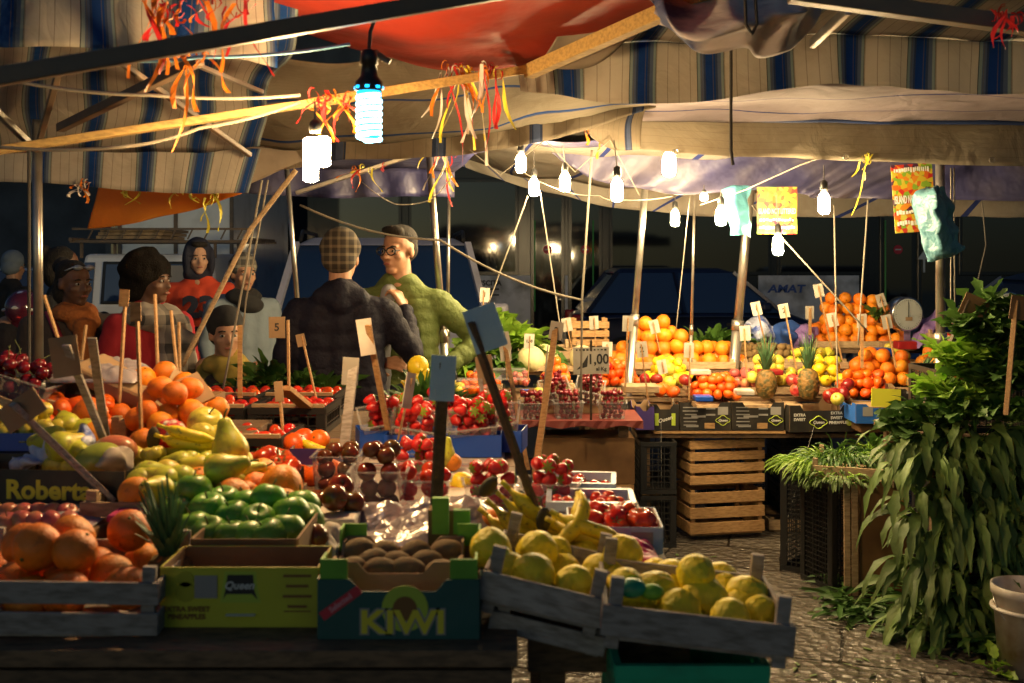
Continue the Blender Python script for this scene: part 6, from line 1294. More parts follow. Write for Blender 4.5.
# ================================================================ FAR STALL
def tier(label, x0, x1, y0, y1, z, m='wood_dark'): return board_table(label, px(x0,y0), px(x1,y0), y0, y1, z, m, .025, False, 'stall_counter')
tier('front counter of the far stall behind the stacked crates', 636, 915, 6.26, 6.52, .62)
tier('second step of the far stall counter', 610, 960, 6.53, 6.92, .79)
tier('third step of the far stall counter', 600, 975, 6.93, 7.32, .91)
tier('highest rear step of the far stall counter', 590, 1010, 7.33, 7.80, 1.01)
tier('counter under the red oilcloth of cherries', 478, 636, 5.72, 6.10, .765)
tier('low counter behind the cherries', 445, 606, 6.12, 6.70, .83)
tier('rear counter behind the cherries under the lettuce', 440, 600, 6.72, 7.5, .93)
# red oilcloth
b = MB(); nx = 30; vs = []; X0, X1 = px(470,5.70), px(643,5.7)
for j, (y, z) in enumerate(((5.695,.745),(5.69,.778),(5.90,.779),(6.10,.779))):
    for i in range(nx+1): 
        x = X0+(X1-X0)*i/nx; vs.append((x, y-(.012*abs(math.sin(i*1.3)) if j == 0 else 0), z-(.008*math.sin(i*.9) if j == 0 else 0)))
b.add(vs, [(j*(nx+1)+i, j*(nx+1)+i+1, (j+1)*(nx+1)+i+1, (j+1)*(nx+1)+i) for j in range(3) for i in range(nx)]); o = b.build('tablecloth', M['cloth_red'], None, False); o.modifiers.new('t','SOLIDIFY').thickness = .002; tag(o, 'red oilcloth with hanging edge under the cherry punnets', 'tablecloth')

GC = 'punnets of cherries on the red oilcloth'
for i, (x, Y, r_, lb) in enumerate(((568,5.80,(0,0,.1),'upright punnet of cherries left of the large price card'),(612,5.80,(0,0,-.1),'upright punnet of cherries right of the large price card'),(503,5.80,(0,0,0),'dark punnet of cherries at the left end of the red oilcloth'),(532,5.78,(0,0,.1),'dark punnet of cherries behind the brown stakes'),(556,5.98,(.5,-.2,.1),'tilted punnet of cherries behind the left upright one'),(588,5.98,(.5,.2,-.1),'tilted punnet of cherries behind the large price card'))):
    punnet(lb, (px(x,Y),Y,.779 if i < 4 else .86), .15,.13,.085, 'cherry', 'dark cherry in the punnets on the red oilcloth', r_, n=46, group=GC, top=1.4, s=1.05)
for i in range(2): tag(MB().box((px(556+32*i,6.0),6.02,.815), (.15,.14,.07)).build('box', M['card'], None), ['small box lifting the tilted punnet at left','small box lifting the tilted punnet at right'][i], 'box')
# brown box and low stand beneath
o = carton('closed brown cardboard box standing under the red oilcloth', (px(587,5.8),5.90,.44), .49,.30,.235, 'card_dark', 0, 0, 'card_dark', notch=False); MB().box((0,0,.236), (.48,.29,.004)).build('lid', M['card_dark'], o)

board_table('low wooden stand under the brown cardboard box', px(545,5.75), px(634,5.75), 5.74, 6.10, .435, 'wood_warm', .03, False, 'low_stand')
for i in range(2): plastic_crate(['black crate on the ground beside the low stand, lower one','black crate beside the low stand, upper one'][i], (px(655,6.3),6.35,.0+i*.30), .20,.40,.29, 'black_plastic', 0)
slat_crate('dark wooden crate lying under the low stand', (px(590,6.1),6.1,0), .38,.34,.27, 0, 0, 'wood_dark', 2)
# wooden crates on the paving
slat_crate('lower brown slatted crate standing on the paving', (px(722,6.3),6.50,.03), .455,.36,.26, .20, 0, 'wood_warm', 3, post=.0)
slat_crate('upper brown slatted crate stacked on the one on the paving', (px(722,6.3),6.50,.315), .455,.36,.27, .20, 0, 'wood_warm', 4, post=.0)
plastic_crate('black plastic crate seen through the gap behind the brown slatted crates', (px(742,7.2),7.25,0), .5,.34,.30, 'black_plastic', 0)
for i in range(3): plastic_crate(['black crate under the counter right of the slatted crates, bottom one','black crate under the counter right of the slatted crates, middle one','black crate under the counter right of the slatted crates, top one'][i], (px(800,6.7),6.75,.09+i*.19), .30,.36,.18, 'black_plastic', 0)
slat_crate('pale pallet board under the black crates beside the tall black crates', (px(795,6.6),6.7,0), .36,.40,.085, 0, 0, 'wood', 1, post=0)
slat_crate('dark wooden crate under the counter left of the slatted crates', (px(650,6.8),6.82,0), .30,.38,.28, 0, 0, 'wood_dark', 3, post=0)
# front boxes with print
def pbox(label, x0, x1, Y, z, h, m, yaw=0, d=.34, kind='ext', inner='card'):
    w_ = (x1-x0)/F0*Y; o = carton(label, (px((x0+x1)/2,Y),Y+d/2,z), w_,d,h, m, yaw, 0, inner, notch=True); fy = -d/2-.0036; n = M['print_white']
    def emblem(x, s=1, word='Queen'):
        b = MB(); pts = []
        for k in range(20):
            a = 2*PI*k/20; r_ = .036*s*(1+.16*math.cos(4*a)); pts.append(Vector((x+1.25*r_*math.cos(a), fy, h*.36+.85*r_*math.sin(a))))
        pts.append(pts[0]); b.tube(pts, .0028*s, 5); b.build('emblem', M['print_lime'], o, True); lettering(word, .024*s, (x,fy,h*.36), FRONT, n, o, 'emblem_word', bold=.0005, shear=.3)
    if kind == 'data':
        b = MB()
        for k in range(6): b.box((-w_*.30+rnd(-.004,.004),fy,h*.82-k*h*.125), (w_*rnd(.22,.30),.001,.006))
        b.box((-w_*.14,fy,h*.5), (w_*.28,.001,.012)); b.box((-w_*.26,fy,h*.16), (w_*.24,.001,.012))
        for k in range(2): b.box((w_*.10,fy,h*.78-k*h*.22), (w_*.18,.001,.010))
        b.build('printed_lines', M['print_grey'], o); MB().box((w_*.34,fy,h*.70), (w_*.20,.001,h*.28)).build('sticker', M['print_grey'], o); emblem(w_*.34,.8); MB().box((w_*.08,fy,h*.17), (w_*.2,.001,h*.2)).build('printed_wood', M['wood_warm'], o)
    if kind == 'pine':
        emblem(-.02,1.); lettering('EXTRA', .022, (.085,fy,h*.70), FRONT, n, o, bold=.0006); lettering('SWEET', .022, (.085,fy,h*.52), FRONT, n, o, bold=.0006); lettering('PINEAPPLES', .022, (.098,fy,h*.34), FRONT, n, o, bold=.0006)
        lettering('EXTRA', .022, (-.13,fy,h*.64), FRONT, n, o, bold=.0006); lettering('SWEET', .022, (-.13,fy,h*.47), FRONT, n, o, bold=.0006)
        b = MB()
        for k in range(2): b.lathe([(.02,0),(.02,.001)], 12, (w_*.43-.0,fy+.0006,h*.35+k*.034), Matrix.Rotation(PI/2,3,'X'))
        b.build('printed_pineapple', M['print_lime'], o)
    if kind == 'twin':
        lettering('Queen', .030, (.0,fy,h*.42), (PI/2,-.3,0), n, o, 'emblem_word', bold=.0006, shear=.3)
        for s_ in (-1,1):
            b = MB(); b.box((s_*w_*.30,fy,h*.42), (w_*.14,.001,h*.46)); b.build('printed_panel', M['print_lime'], o)
    return o
pbox('small black carton with two lime panels at the corner of the counter', 651, 679, 6.25, .64, .15, 'box_black', 0, .30, 'twin')
pbox('black carton with white print, left of its twin', 680, 731, 6.25, .64, .16, 'box_black', 0, .34, 'data'); pbox('black carton with white print, right of its twin', 732, 784, 6.25, .64, .16, 'box_black', 0, .34, 'data')
pbox('black EXTRA SWEET PINEAPPLES carton below the two pineapples', 786, 852, 6.2, .64, .15, 'box_black', .10, .32, 'pine')
o = pbox('blue carton with white script at the right of the counter', 857, 908, 5.98, .72, .105, 'box_blue', -.03, .32, 'none'); lettering('Markon', .030, (.02,-.165,.055), FRONT, M['print_white'], o, bold=.001, shear=.4); MB().box((-.075,-.1640,.065), (.055,.001,.05)).build('sticker', M['print_grey'], o)
tag(MB().box((px(882,6.1),6.2,.688), (.27,.30,.055)).build('box', M['card_dark'], None), 'flat brown box under the blue carton', 'box')
tag(MB().box((px(718,6.3),6.44,.63), (.75,.38,.014)).build('shelf_board', M['wood_warm'], None), 'plank under the black cartons on the counter', 'board')
LV = 'violet carton at the end of the red oilcloth'
pbox(LV, 636, 654, 6.15, .66, .13, 'box_purple', 0, .3, 'none')
HP = [ # kind, centre px, Y, z, w, d, layers, label, scale, keep
 ('orange',655,6.98,.915,.56,.34,4,'bright orange in the large heap behind the mandarins',1.15,1),
 ('orange',708,7.02,.915,.46,.28,2,'bright orange at the right slope of the large heap',1.1,1),
 ('mandarin',618,6.62,.84,.26,.26,3,'yellow orange clementine with leaves left of the large heap',1.0,1),
 ('mandarin',714,6.36,.80,.30,.24,3,'small bright mandarin left of the first pineapple',.95,1),
 ('mandarin',664,6.25,.82,.16,.16,1,'mandarin beside the dark red apples',1.3,1),
 ('apple_red',650,6.45,.86,.14,.1,1,'dark red apple left of the mandarins',1.,1),('apple_red',684,6.42,.86,.12,.1,1,'dark red apple beside the mandarins',1.,1),
 ('apple_yellow',670,6.62,.84,.22,.16,2,'yellow apple in front of the large orange heap',1.,1),
 ('pomegranate',800,6.36,.80,.20,.2,2,'pomegranate between the two pineapples',.9,1),
 ('apple_red',834,6.22,.80,.18,.14,1,'very dark red apple right of the pineapples',1.1,1),('apple_yellow',838,6.12,.79,.1,.06,1,'yellow apple in front of the dark red apples',.95,1),('apple_red',845,6.3,.86,.05,.05,1,'very dark red apple on top of the others',1.1,1),
 ('orange',852,7.42,1.02,.62,.36,5,'orange in the tall pyramid beside the scale',1.0,1),
 ('orange',880,6.66,.84,.42,.34,3,'orange in the wide heap below the scale',1.0,1),('orange',934,6.66,.86,.26,.3,3,'orange behind the upright right pole',1.0,1),
 ('pear',812,6.98,.93,.36,.20,2,'green pear below the orange pyramid',.9,1),('apple_yellow',896,7.05,.96,.18,.16,2,'small yellow apple beside the scale',.8,1),
 ('kiwi',762,7.05,.93,.44,.24,3,'brown green kiwi in the sloping crate below the bagged goods',1.,1),('apple_yellow',790,6.72,.83,.36,.14,2,'yellow fruit behind the pineapples',.9,1),
 ('apple_pink',748,6.72,.82,.24,.2,2,'pink apple left of the pineapples',.9,1),
 ('lemon',824,6.60,.85,.26,.2,3,'yellow lemon between the pineapples and the wide orange heap',1.1,1),('mandarin',862,6.42,.80,.34,.16,3,'small mandarin just above the blue carton',1.1,1),('apple_yellow',770,6.66,.86,.3,.14,3,'greenish yellow apple above the left pineapple',.9,1),('lemon',668,6.72,.86,.28,.2,3,'lemon in front of the large orange heap',.9,1),
 ('mandarin',556,6.30,.90,.18,.16,3,'orange mandarin behind the cherries',1.,1),('mandarin',480,6.30,.86,.22,.16,2,'clementine beside the lettuce',1.,1),('mandarin',468,6.2,.84,.2,.1,1,'peeled small mandarin in the packs at the left',.9,1),
 ('apple_yellow',452,6.1,.85,.14,.2,2,'lemon coloured fruit left of the packs',.8,1),('apple_pink',520,6.35,.88,.12,.12,2,'pink grape coloured fruit beside the price card',.6,1),
 ('apple_yellow',548,6.15,.84,.20,.05,1,'yellow fruit just behind the cherry punnets',.8,1),('tomato',608,6.5,.95,.05,.12,2,'red tomato beside the large price card',1,1),
]
for kd, x, Y, z, w_, d_, ly, lb, s_, kp in HP: heap(kd, (px(x,Y+d_/2),Y+d_/2,z), w_, d_, ly, lb, 0, s_, keep=kp, shrink=.75)
for i, (x, Y) in enumerate(((531,6.75),(583,6.75),(545,6.9))): fruit('melon', (px(x,Y),Y,1.0), 'cream melon behind the mandarins', 'cream melon behind the mandarins', 1.15)
tag(MB().box((px(555,6.8),6.82,.945), (.42,.24,.03)).build('fruit_tray', M['wood'], None), 'wooden tray under the cream melons', 'tray')
# crates under those heaps
cr = [(652,7.1,.912,.54,.34),(705,7.12,.912,.34,.34),(618,6.74,.792,.28,.30),(664,6.68,.792,.26,.28),(796,6.76,.792,.38,.28),(748,6.74,.792,.26,.28),(880,6.74,.792,.46,.34),(934,6.74,.792,.20,.34),(812,7.10,.912,.38,.30),(760,7.1,.912,.30,.32),(896,7.12,.912,.24,.3),(852,7.56,1.012,.66,.40),(556,6.38,.832,.22,.2),(480,6.36,.832,.26,.22),(940,7.12,.912,.2,.28)]
nm = ['under the large orange heap','under the slope of the orange heap','of clementines with leaves','of yellow apples','of yellow fruit behind the pineapples','of pink apples','of the wide orange heap below the scale','behind the upright right pole','of green pears','of kiwis','of small yellow apples beside the scale','under the orange pyramid','of mandarins behind the cherries','of clementines beside the lettuce','of red fruit behind the upright right pole']
for i, (x, Y, z, w_, d_) in enumerate(cr): slat_crate('pale wooden crate '+nm[i], (px(x,Y),Y,z), w_,d_,.060, rnd(-.04,.04), 0, 'wood', 1, post=.02)
heap('apple_red', (px(940,7.12),7.12,.95), .16,.2, 2, 'red fruit in the crate behind the upright right pole', s=.9)
pineapple('upright pineapple left of its neighbour on the black cartons', (px(771,6.3),6.42,.80), .17,.058,.22); pineapple('upright pineapple right of its neighbour on the black cartons', (px(812,6.3),6.38,.80), .18,.060,.21)
pineapple('small pineapple lying on the grey black carton near the scale', (px(914,6.15),6.2,.885), .10,.045,.13, (.5,.35,.4))
o = pbox('grey black carton with pale print below the small pineapple', 900, 934, 6.05, .80, .10, 'box_black', -.06, .26, 'none'); 
for k in range(3): MB().box((.0+.01*k,-.1345,.08-.03*k), (.10-.02*k,.001,.012)).build('print', M['print_grey'], o)
tag(MB().box((px(893,6.12),6.22,.74), (.40,.28,.11)).build('box', M['card'], None), 'brown box lifting the grey black carton', 'box')
o = tag(MB().box((0,0,0), (.16,.008,.10)).build('printed_card', M['box_yellow'], None), 'yellow printed card flap left of the grey black carton', 'card'); o.location = P(886,398,6.03); o.rotation_euler = (-.1,.05,0)
for i in range(3): tag(MB().box((px(716+36*i,6.3),6.46,.74), (.2,.2,.06)).build('fruit_tray', M['wood'], None), ['tray inside the left black carton','tray inside the right black carton','tray under the pineapples'][i], 'tray')
# little packs and blue punnets
for i, (x, y, Y, w_, h_, d_, m_, lb) in enumerate(((470,383,6.2,.22,.045,.14,'clear','clear pack of small yellow fruit beside the lettuce'),(500,374,6.3,.30,.06,.12,'clear','long clear pack of green grapes above the mandarins'),(525,393,6.05,.05,.04,.05,'blue_plastic','tiny blue punnet at the left of the red oilcloth'),(703,398,6.2,.10,.03,.1,'blue_plastic','small blue punnet in front of the mandarins'),(880,352,6.95,.14,.05,.1,'blue_plastic','blue punnet below the scale'),(905,345,6.95,.12,.05,.1,'box_red','red box below the scale'),(700,372,6.5,.12,.03,.08,'white_plastic','white tray beside the mandarins'),(640,388,6.2,.20,.04,.16,'wood','pale empty tray beside the violet carton'),(744,392,6.2,.10,.03,.1,'white_plastic','white tray in front of the pink apples'),(770,372,6.6,.14,.03,.1,'box_red','red tray behind the first pineapple'))):
    tag(MB().box((0,0,0), (w_,d_,h_)).build('fruit_pack', M[m_], None, bevel=.006), lb, 'pack').location = P(x,y,Y)
# bagged goods behind the kiwis
for i, (x, y, rt) in enumerate(((760,332,.2),(788,334,-.3),(803,338,.1))):
    rows = [[(x-15,y-10,7.5),(x,y-14,7.45),(x+14,y-8,7.5)],[(x-16,y,7.45),(x,y,7.30),(x+16,y+2,7.45)],[(x-13,y+13,7.5),(x,y+15,7.45),(x+14,y+12,7.5)]]
    tag(sheet('printed_bag', rows, M[['wrap_blue','print_blue','wrap_violet'][i]], 18, 14, .05, freq=12), ['blue and white printed bag left of the others','dark blue printed bag beside the orange pyramid','violet bag at the foot of the orange pyramid'][i], 'bag')
tag(sheet('cloth_bundle', [[(926,318,7.45),(936,310,7.4),(946,312,7.45)],[(920,330,7.45),(932,325,7.3),(948,325,7.45)],[(905,346,7.3),(926,346,7.15),(948,350,7.3)]], M['wrap_violet'], 24, 18, .06, freq=13), 'crumpled violet plastic behind the round scale', 'plastic bag')
# scales
M['dial'] = mat('grey white dial', (.42,.46,.44), .35, dirt=((.3,.32,.3),20,.3)); M['chrome'] = mat('brushed steel', (.6,.58,.52), .25, metal=1)
def scale(label, x, y, Y, r=.115, rz=.2):
    t = thing('scale', label, 'weighing scale', P(x,y,Y), (0,0,rz)); q = Matrix.Rotation(PI/2,3,'X')
    MB().lathe([(r*.5,-.07),(r*.96,-.068),(r,-.06),(r,.03),(r*.97,.036),(r*.9,.036)], 36, T=q).build('case', M['chrome'], t, True)
    f = MB().lathe([(.001,.030),(r*.9,.030),(r*.9,.038),(.001,.039)], 36, T=q).build('dial', M['dial'], t)
    b = MB()
    for k in range(40):
        a = 2*PI*k/40; L = .012 if k%5 == 0 else .006; c = Vector((math.sin(a),0,math.cos(a))); b.bar(c*r*.84-Vector((0,.0400,0)), c*(r*.84-L)-Vector((0,.0400,0)), .0018)
    b.build('scale_marks', M['ink'], f); MB().bar((0,-.042,-.02),(0,-.042,r*.72), .003).build('needle', M['ink'], f); MB().box((.004,-.0405,-.03), (.05,.002,.025)).build('plate', M['card'], f)
    MB().box((0,0,-r-.05), (.05,.05,.10)).build('neck', M['chrome'], t); MB().box((0,.02,-r-.11), (.20,.20,.03)).build('base', M['chrome'], t, bevel=.006)
    MB().lathe([(.01,0),(.12,.01),(.14,.03),(.142,.032)], 28, (0,.12,-r+.02)).build('pan', M['chrome'], t, True); MB().tube([(0,.05,-r-.02),(0,.12,-r+.02)], .012, 8).build('pan_arm', M['chrome'], t)
    return t
scale('round grey dial scale beside the orange pyramid', 905, 314, 7.35, .115, .22); scale('second round dial scale half hidden behind the greens on the right', 1006, 309, 7.2, .115, .1)
tag(MB().box((px(905,7.35),7.45,1.035), (.34,.30,.045)).build('box', M['card'], None), 'flat box under the round scale', 'box'); tag(MB().box((px(1006,7.2),7.3,.5), (.5,.4,1.0)).build('box_stack', M['card_dark'], None), 'tall brown box under the second scale', 'box')
slat_crate('pale crate of red fruit right of the violet plastic', (px(962,7.0),7.05,1.05), .30,.26,.09, .3, 0, 'wood', 2); heap('tomato', (px(962,7.0),7.05,1.08), .24,.2, 1, 'red fruit in the pale crate right of the violet plastic', s=1.1)
tag(MB().box((px(962,7.0),7.05,.52), (.34,.34,1.04)).build('box_stack', M['card_dark'], None), 'tall brown box under the pale crate of red fruit', 'box')
slat_crate('brown crate standing on end behind the melons', (px(587,7.8),7.6,.95), .26,.12,.24, .1, 0, 'wood_warm', 4)
slat_crate('pale empty crate behind the price cards of the lettuce', (px(548,7.4),7.3,.935), .40,.25,.10, .3, 0, 'wood', 1, roll=-.1)
# greens on far stall
for i, (x, Y, z, n, L, m_, dr) in enumerate(((475,6.9,1.0,40,.20,'leaf_light',(0,-.5,.6)),(497,6.95,1.08,44,.22,'leaf_light',(0,-.4,.7)),(520,7.0,1.06,36,.20,'leaf_light',(.3,-.4,.6)),(470,6.8,.90,34,.18,'leaf_light',(-.1,-.6,.4)),(500,6.8,.93,36,.22,'leaf',(.1,-.6,.4)),(532,6.95,.98,26,.24,'leaf',(.6,-.4,.3)),(482,7.1,1.16,30,.2,'leaf_light',(0,-.3,.8)))):
    bunch(['lettuce head at the left edge of the pile','lettuce head topmost beside the green sleeve','bright lettuce head right of the topmost one','lowest lettuce head above the clementines','dark leafy bunch under the bright lettuce','leafy bunch trailing towards the price card','lettuce head at the back of the pile'][i], (px(x,Y),Y,z), int(n*1.8), L*.8, .034, .9, .6, m_, dr, ruf=.35, rad=.09)
for i, (x, Y) in enumerate(((708,7.5),(728,7.5))): bunch(['leafy green bunch behind the bright oranges at left','leafy green bunch behind the kiwis'][i], (px(x,Y),Y,1.02), 40, .15, .03, 1., .5, 'leaf', (0,-.3,.6), ruf=.3, rad=.12)
bunch('green leafy tuft on top of the orange pyramid', P(876,316,7.45), 16, .10, .025, .9, .5, 'leaf', (0,-.3,.7), ruf=.3, rad=.03)
# parsley and lemons beyond the strawberries
for i, (x, y) in enumerate(((412,402),(434,398),(424,388))): bunch(['parsley bunch left of the thin stake','parsley bunch behind the blue tray','parsley bunch at the back below the lemons'][i], P(x,y+16,4.25), 90, .12, .010, 1.1, .4, 'leaf_dark', (0,-.4,.8), 'parsley_bunch', 'parsley', ruf=.3, rad=.06)
board_table('small table behind the strawberries for parsley and lemons', px(395,4.2), px(455,4.2), 4.22, 4.75, .93, 'wood_dark', .025, False, 'display_shelf')
tag(MB().box((px(425,4.5),4.52,1.0), (.22,.22,.14)).build('box', M['card_dark'], None), 'box lifting the lemons behind the parsley', 'box')
for x, y in ((422,376),(436,384),(414,386),(428,390),(418,366),(440,374)): fruit('lemon_big', P(x,y,4.45), 'large lemon behind the parsley', 'large lemon behind the parsley', 1.0)
# foliage in pots low behind the navy jacket
for i, (x, y, Y) in enumerate(((272,385,4.9),(300,392,4.9),(260,395,4.95),(320,396,4.9))): bunch(['dark leafy herbs left of the navy jacket','dark leafy herbs in front of the navy jacket','dark leafy herbs beside the twisted ropes','dark leafy herbs right below the jacket'][i], P(x,y,Y), 40, .14, .022, 1., .6, 'leaf_dark', (0,-.4,.7), ruf=.3, rad=.08)
board_table('shelf for the dark herbs in front of the navy jacket', px(240,4.8), px(335,4.8), 4.78, 5.0, 1.0, 'wood_dark', .025, False, 'display_shelf')

# ================================================================ GREENS AT RIGHT
board_table('low table hidden under the heap of greens on the right', px(925,4.9), 2.9, 4.85, 5.6, .80, 'wood_dark', .03, False)
k = 0
LB_ = 'drooping bunch of long olive green leaves hanging over the front of the heap'
for ry in range(8):
    for rx in range(7):
        x = 918+rx*20+rnd(-8,8)+(6 if ry%2 else 0)+max(0,ry-3)*3; y = 442+ry*25+rnd(-6,6); Y = 4.88-ry*.025+rnd(-.05,.05)
        if x > 998 and ry > 5: continue
        bunch(LB_, P(x,y,Y), 16, rnd(.22,.34), .021, .9, rnd(1.3,2.2), 'leaf_grey', (rnd(-.75,.35)-(.3 if rx == 0 else 0), -.65, rnd(.0,.5)), ruf=.35, rad=.08, group=LB_)
LH = 'crinkled green head in the upper part of the right heap'
for (x, y, Y, n, L, w_, m_) in ((975,330,5.0,40,.16,.05,'leaf'),(1000,345,4.95,40,.17,.05,'leaf_dark'),(960,362,4.95,44,.17,.055,'leaf_light'),(990,385,4.85,44,.18,.055,'leaf'),(948,395,4.9,44,.16,.05,'leaf_light'),(1018,380,4.8,40,.18,.05,'leaf_dark'),(970,412,4.8,40,.18,.05,'leaf'),(935,415,4.95,36,.16,.045,'leaf_dark'),(1010,415,4.75,40,.18,.05,'leaf'),(1022,335,5.0,36,.17,.05,'leaf_dark'),(990,310,5.1,30,.15,.045,'leaf')):
    bunch(LH, P(x,y,Y), int(n*1.7), L*.85, w_*.62, 1.1, .5, m_, (0,-.55,.55), ruf=.45, rad=.09, group=LH)
bunch('dark curly cabbage head beside the upright right pole', P(914,428,5.0), 70, .13, .045, 1.3, .6, 'leaf_dark', (0,-.4,.5), ruf=.5, rad=.10)
bunch('dark curly cabbage head lower beside the wood tray', P(925,452,4.95), 60, .13, .045, 1.3, .7, 'leaf_dark', (-.2,-.5,.4), ruf=.5, rad=.10)
# dark mass holding the heap up
plastic_crate('black crate stacked inside the heap of greens, upper one', (px(1000,5.0)+.08,5.15,1.12), .36,.32,.20, 'black_plastic', 0); plastic_crate('black crate stacked inside the heap of greens, lower one', (px(985,5.0)+.05,5.15,.83), .55,.38,.28, 'black_plastic', 0)
for i in range(3): plastic_crate(['black crate on the ground behind the hanging leaves, at left','black crate on the ground behind the hanging leaves, in the middle','black crate on the ground behind the hanging leaves, at right'][i], (px(950+44*i,5.0),5.0,0), .20,.4,.75, 'black_plastic', 0, solid=True)
# trodden leaves on the paving
b = MB()
for _ in range(700):
    u = rnd(0,1); x = 1035-205*rnd(0,1)**1.5; yb = 598+ (x-838)*.2+rnd(-14,30)*(.4+u); Y = F0*CAMZ/(max(yb,575)-HY); a = rnd(0,6.3); leaf(b, (px(x,Y),Y,rnd(.012,.09)*(1 if x > 900 else .5)), (math.cos(a),math.sin(a),.15), None, rnd(.06,.2), rnd(.006,.018), .3, .3, n=5)
tag(b.build('fallen_leaves', M['leaf_dark'], None, True), kind='stuff')
b = MB()
for _ in range(60):
    x = rnd(790,1000); yb = rnd(560,683); Y = F0*CAMZ/(yb-HY); a = rnd(0,6.3); leaf(b, (px(x,Y),Y,.006), (math.cos(a),math.sin(a),.02), None, rnd(.02,.07), rnd(.004,.01), .02, .2, n=3)
for _ in range(40):
    x = rnd(660,1000); yb = rnd(545,683); Y = F0*CAMZ/(yb-HY); b.box((px(x,Y),Y,.006), (rnd(.01,.04),rnd(.004,.02),.003), Matrix.Rotation(rnd(0,3),3,'Z'))
tag(b.build('litter', M['leaf_grey'], None), kind='stuff')
# bucket
t = thing('bucket', 'dirty white plastic bucket at the right edge of the paving', 'bucket', (px(1030,4.3),4.32,0)); MB().lathe([(.02,0),(.105,0),(.128,.30),(.136,.302),(.136,.335),(.128,.337),(.118,.30),(.1,.02),(.02,.015)], 36).build('body', M['white_plastic'], t, True)
MB().lathe([(.128,.24),(.138,.243),(.138,.252),(.129,.255)], 36).build('ring', M['white_plastic'], t, True); MB().tube([(.135*math.cos(a*PI/10),-.135*math.sin(a*PI/10)*.6,.29-.13*math.sin(a*PI/10)) for a in range(11)], .003, 6).build('handle', M['steel'], t, True)
tag(bunch('pale green leaf scraps at the foot of the bucket', (px(990,4.35),4.3,.02), 14, .08, .02, 1.2, .4, 'leaf_light', (0,-.3,.3), ruf=.3, rad=.04))
# upright black crates, slatted panel, brown box and the herb tray
plastic_crate('left of the two tall black crates standing on end', (px(812,5.75),5.78,.26), .30,.20,.52, 'black_plastic', rot=(0,0,.9), cell=.024).location.z = .0
plastic_crate('right of the two tall black crates standing on end', (px(832,5.45),5.48,0), .17,.26,.52, 'black_plastic', rot=(0,0,.35), cell=.024)
t = thing('slatted_panel', 'pale slatted panel leaning against the brown box', 'wooden panel', (px(853,5.25),5.28,0), (-.02,0,0))
for k in range(2): MB().box((-.018+.037*k,0,.27), (.030,.012,.54)).build('board', M['wood'], t, bevel=.002)
carton('tall plain brown cardboard box under the herb tray', (px(884,5.3),5.46,0), .225,.30,.535, 'card_dark', 0, 0, 'card_dark', notch=False)
slat_crate('wooden tray of loose herbs on top of the tall brown box', (px(868,5.35),5.55,.537), .40,.44,.075, -.35, 0, 'wood', 1, post=.045)
for i, (x, y, Y, n, L, w_, m_, dr) in enumerate(((805,452,5.55,170,.14,.006,'leaf_light',(-.8,-.3,.15)),(825,448,5.6,170,.13,.006,'leaf_dark',(-.5,-.3,.3)),(850,446,5.6,160,.12,.007,'leaf_dark',(.2,-.4,.4)),(842,466,5.35,110,.09,.008,'leaf_grey',(-.1,-.6,.3)),(872,466,5.45,40,.09,.018,'leaf',(.3,-.5,.4)),(880,440,5.7,60,.12,.02,'leaf',(.2,-.3,.5)),(815,465,5.5,120,.12,.005,'leaf_grey',(-.7,-.4,.0)))):
    bunch(['feathery light green fennel tops at the left of the tray','dark feathery bunch behind the fennel tops','dark green bunch in the middle of the tray','yellowish herb flowers at the front of the tray','broad leaves at the right of the tray','pale spring greens at the back of the tray','thin herb stalks over the tall black crates'][i], P(x,y+10,Y), n, L*.85, w_*.9, .9, 1.0, m_, (dr[0],dr[1],dr[2]*.4), ruf=.3, rad=.11)

# ================================================================ PRICE STAKES
def sk(label, x0, y0, x1, y1, Y0, Y1=None, w_=None, m='stake', card=(.045,.07,'paper'), side=0, txt=None, turn=0, cz=0):
    Y1 = Y1 or Y0; w_ = w_ or .02; return stake(label, P(x0,y0,Y0), P(x1,y1,Y1), w_, m, card, turn, side, txt, cz=cz)
sk('thick dark stake with a bluish card leaning over the bananas', 470, 322, 548, 545, 2.45, 2.55, .030, 'stake_dark', (.075,.10,'paper_blue'), side=.55, cz=-.02)
sk('dark upright stake with a bluish card holder before the KIWI carton', 444, 362, 434, 548, 2.42, 2.45, .028, 'stake_dark', (.055,.10,'paper_blue'))
sk('grey stake with a bent pale card beside the man in green', 354, 362, 344, 450, 3.4, 3.3, .030, 'wood_grey', (.05,.085,'paper'), side=-.2)
sk('stake with a plain pale board leaning over the strawberries', 368, 325, 388, 430, 3.6, 3.7, .022, 'stake', (.05,.12,'card_white'), side=-.4)
sk('brown stake with a white board seen edge on over the strawberries', 412, 378, 398, 440, 3.4, 3.4, .018, 'stake', (.04,.11,'card_white'), turn=.9)
sk('weathered lath leaning across the pears at left', 12, 404, 112, 500, 2.45, 2.6, .035, 'wood_grey', (.10,.06,'card'), side=.1)
sk('weathered lath with a brown card leaning left of the mango', 66, 345, 104, 440, 2.7, 2.85, .022, 'wood_grey', (.07,.10,'card'), side=-.3)
sk('second weathered lath crossing behind the first', 92, 338, 106, 440, 2.75, 2.9, .022, 'wood_grey', None)
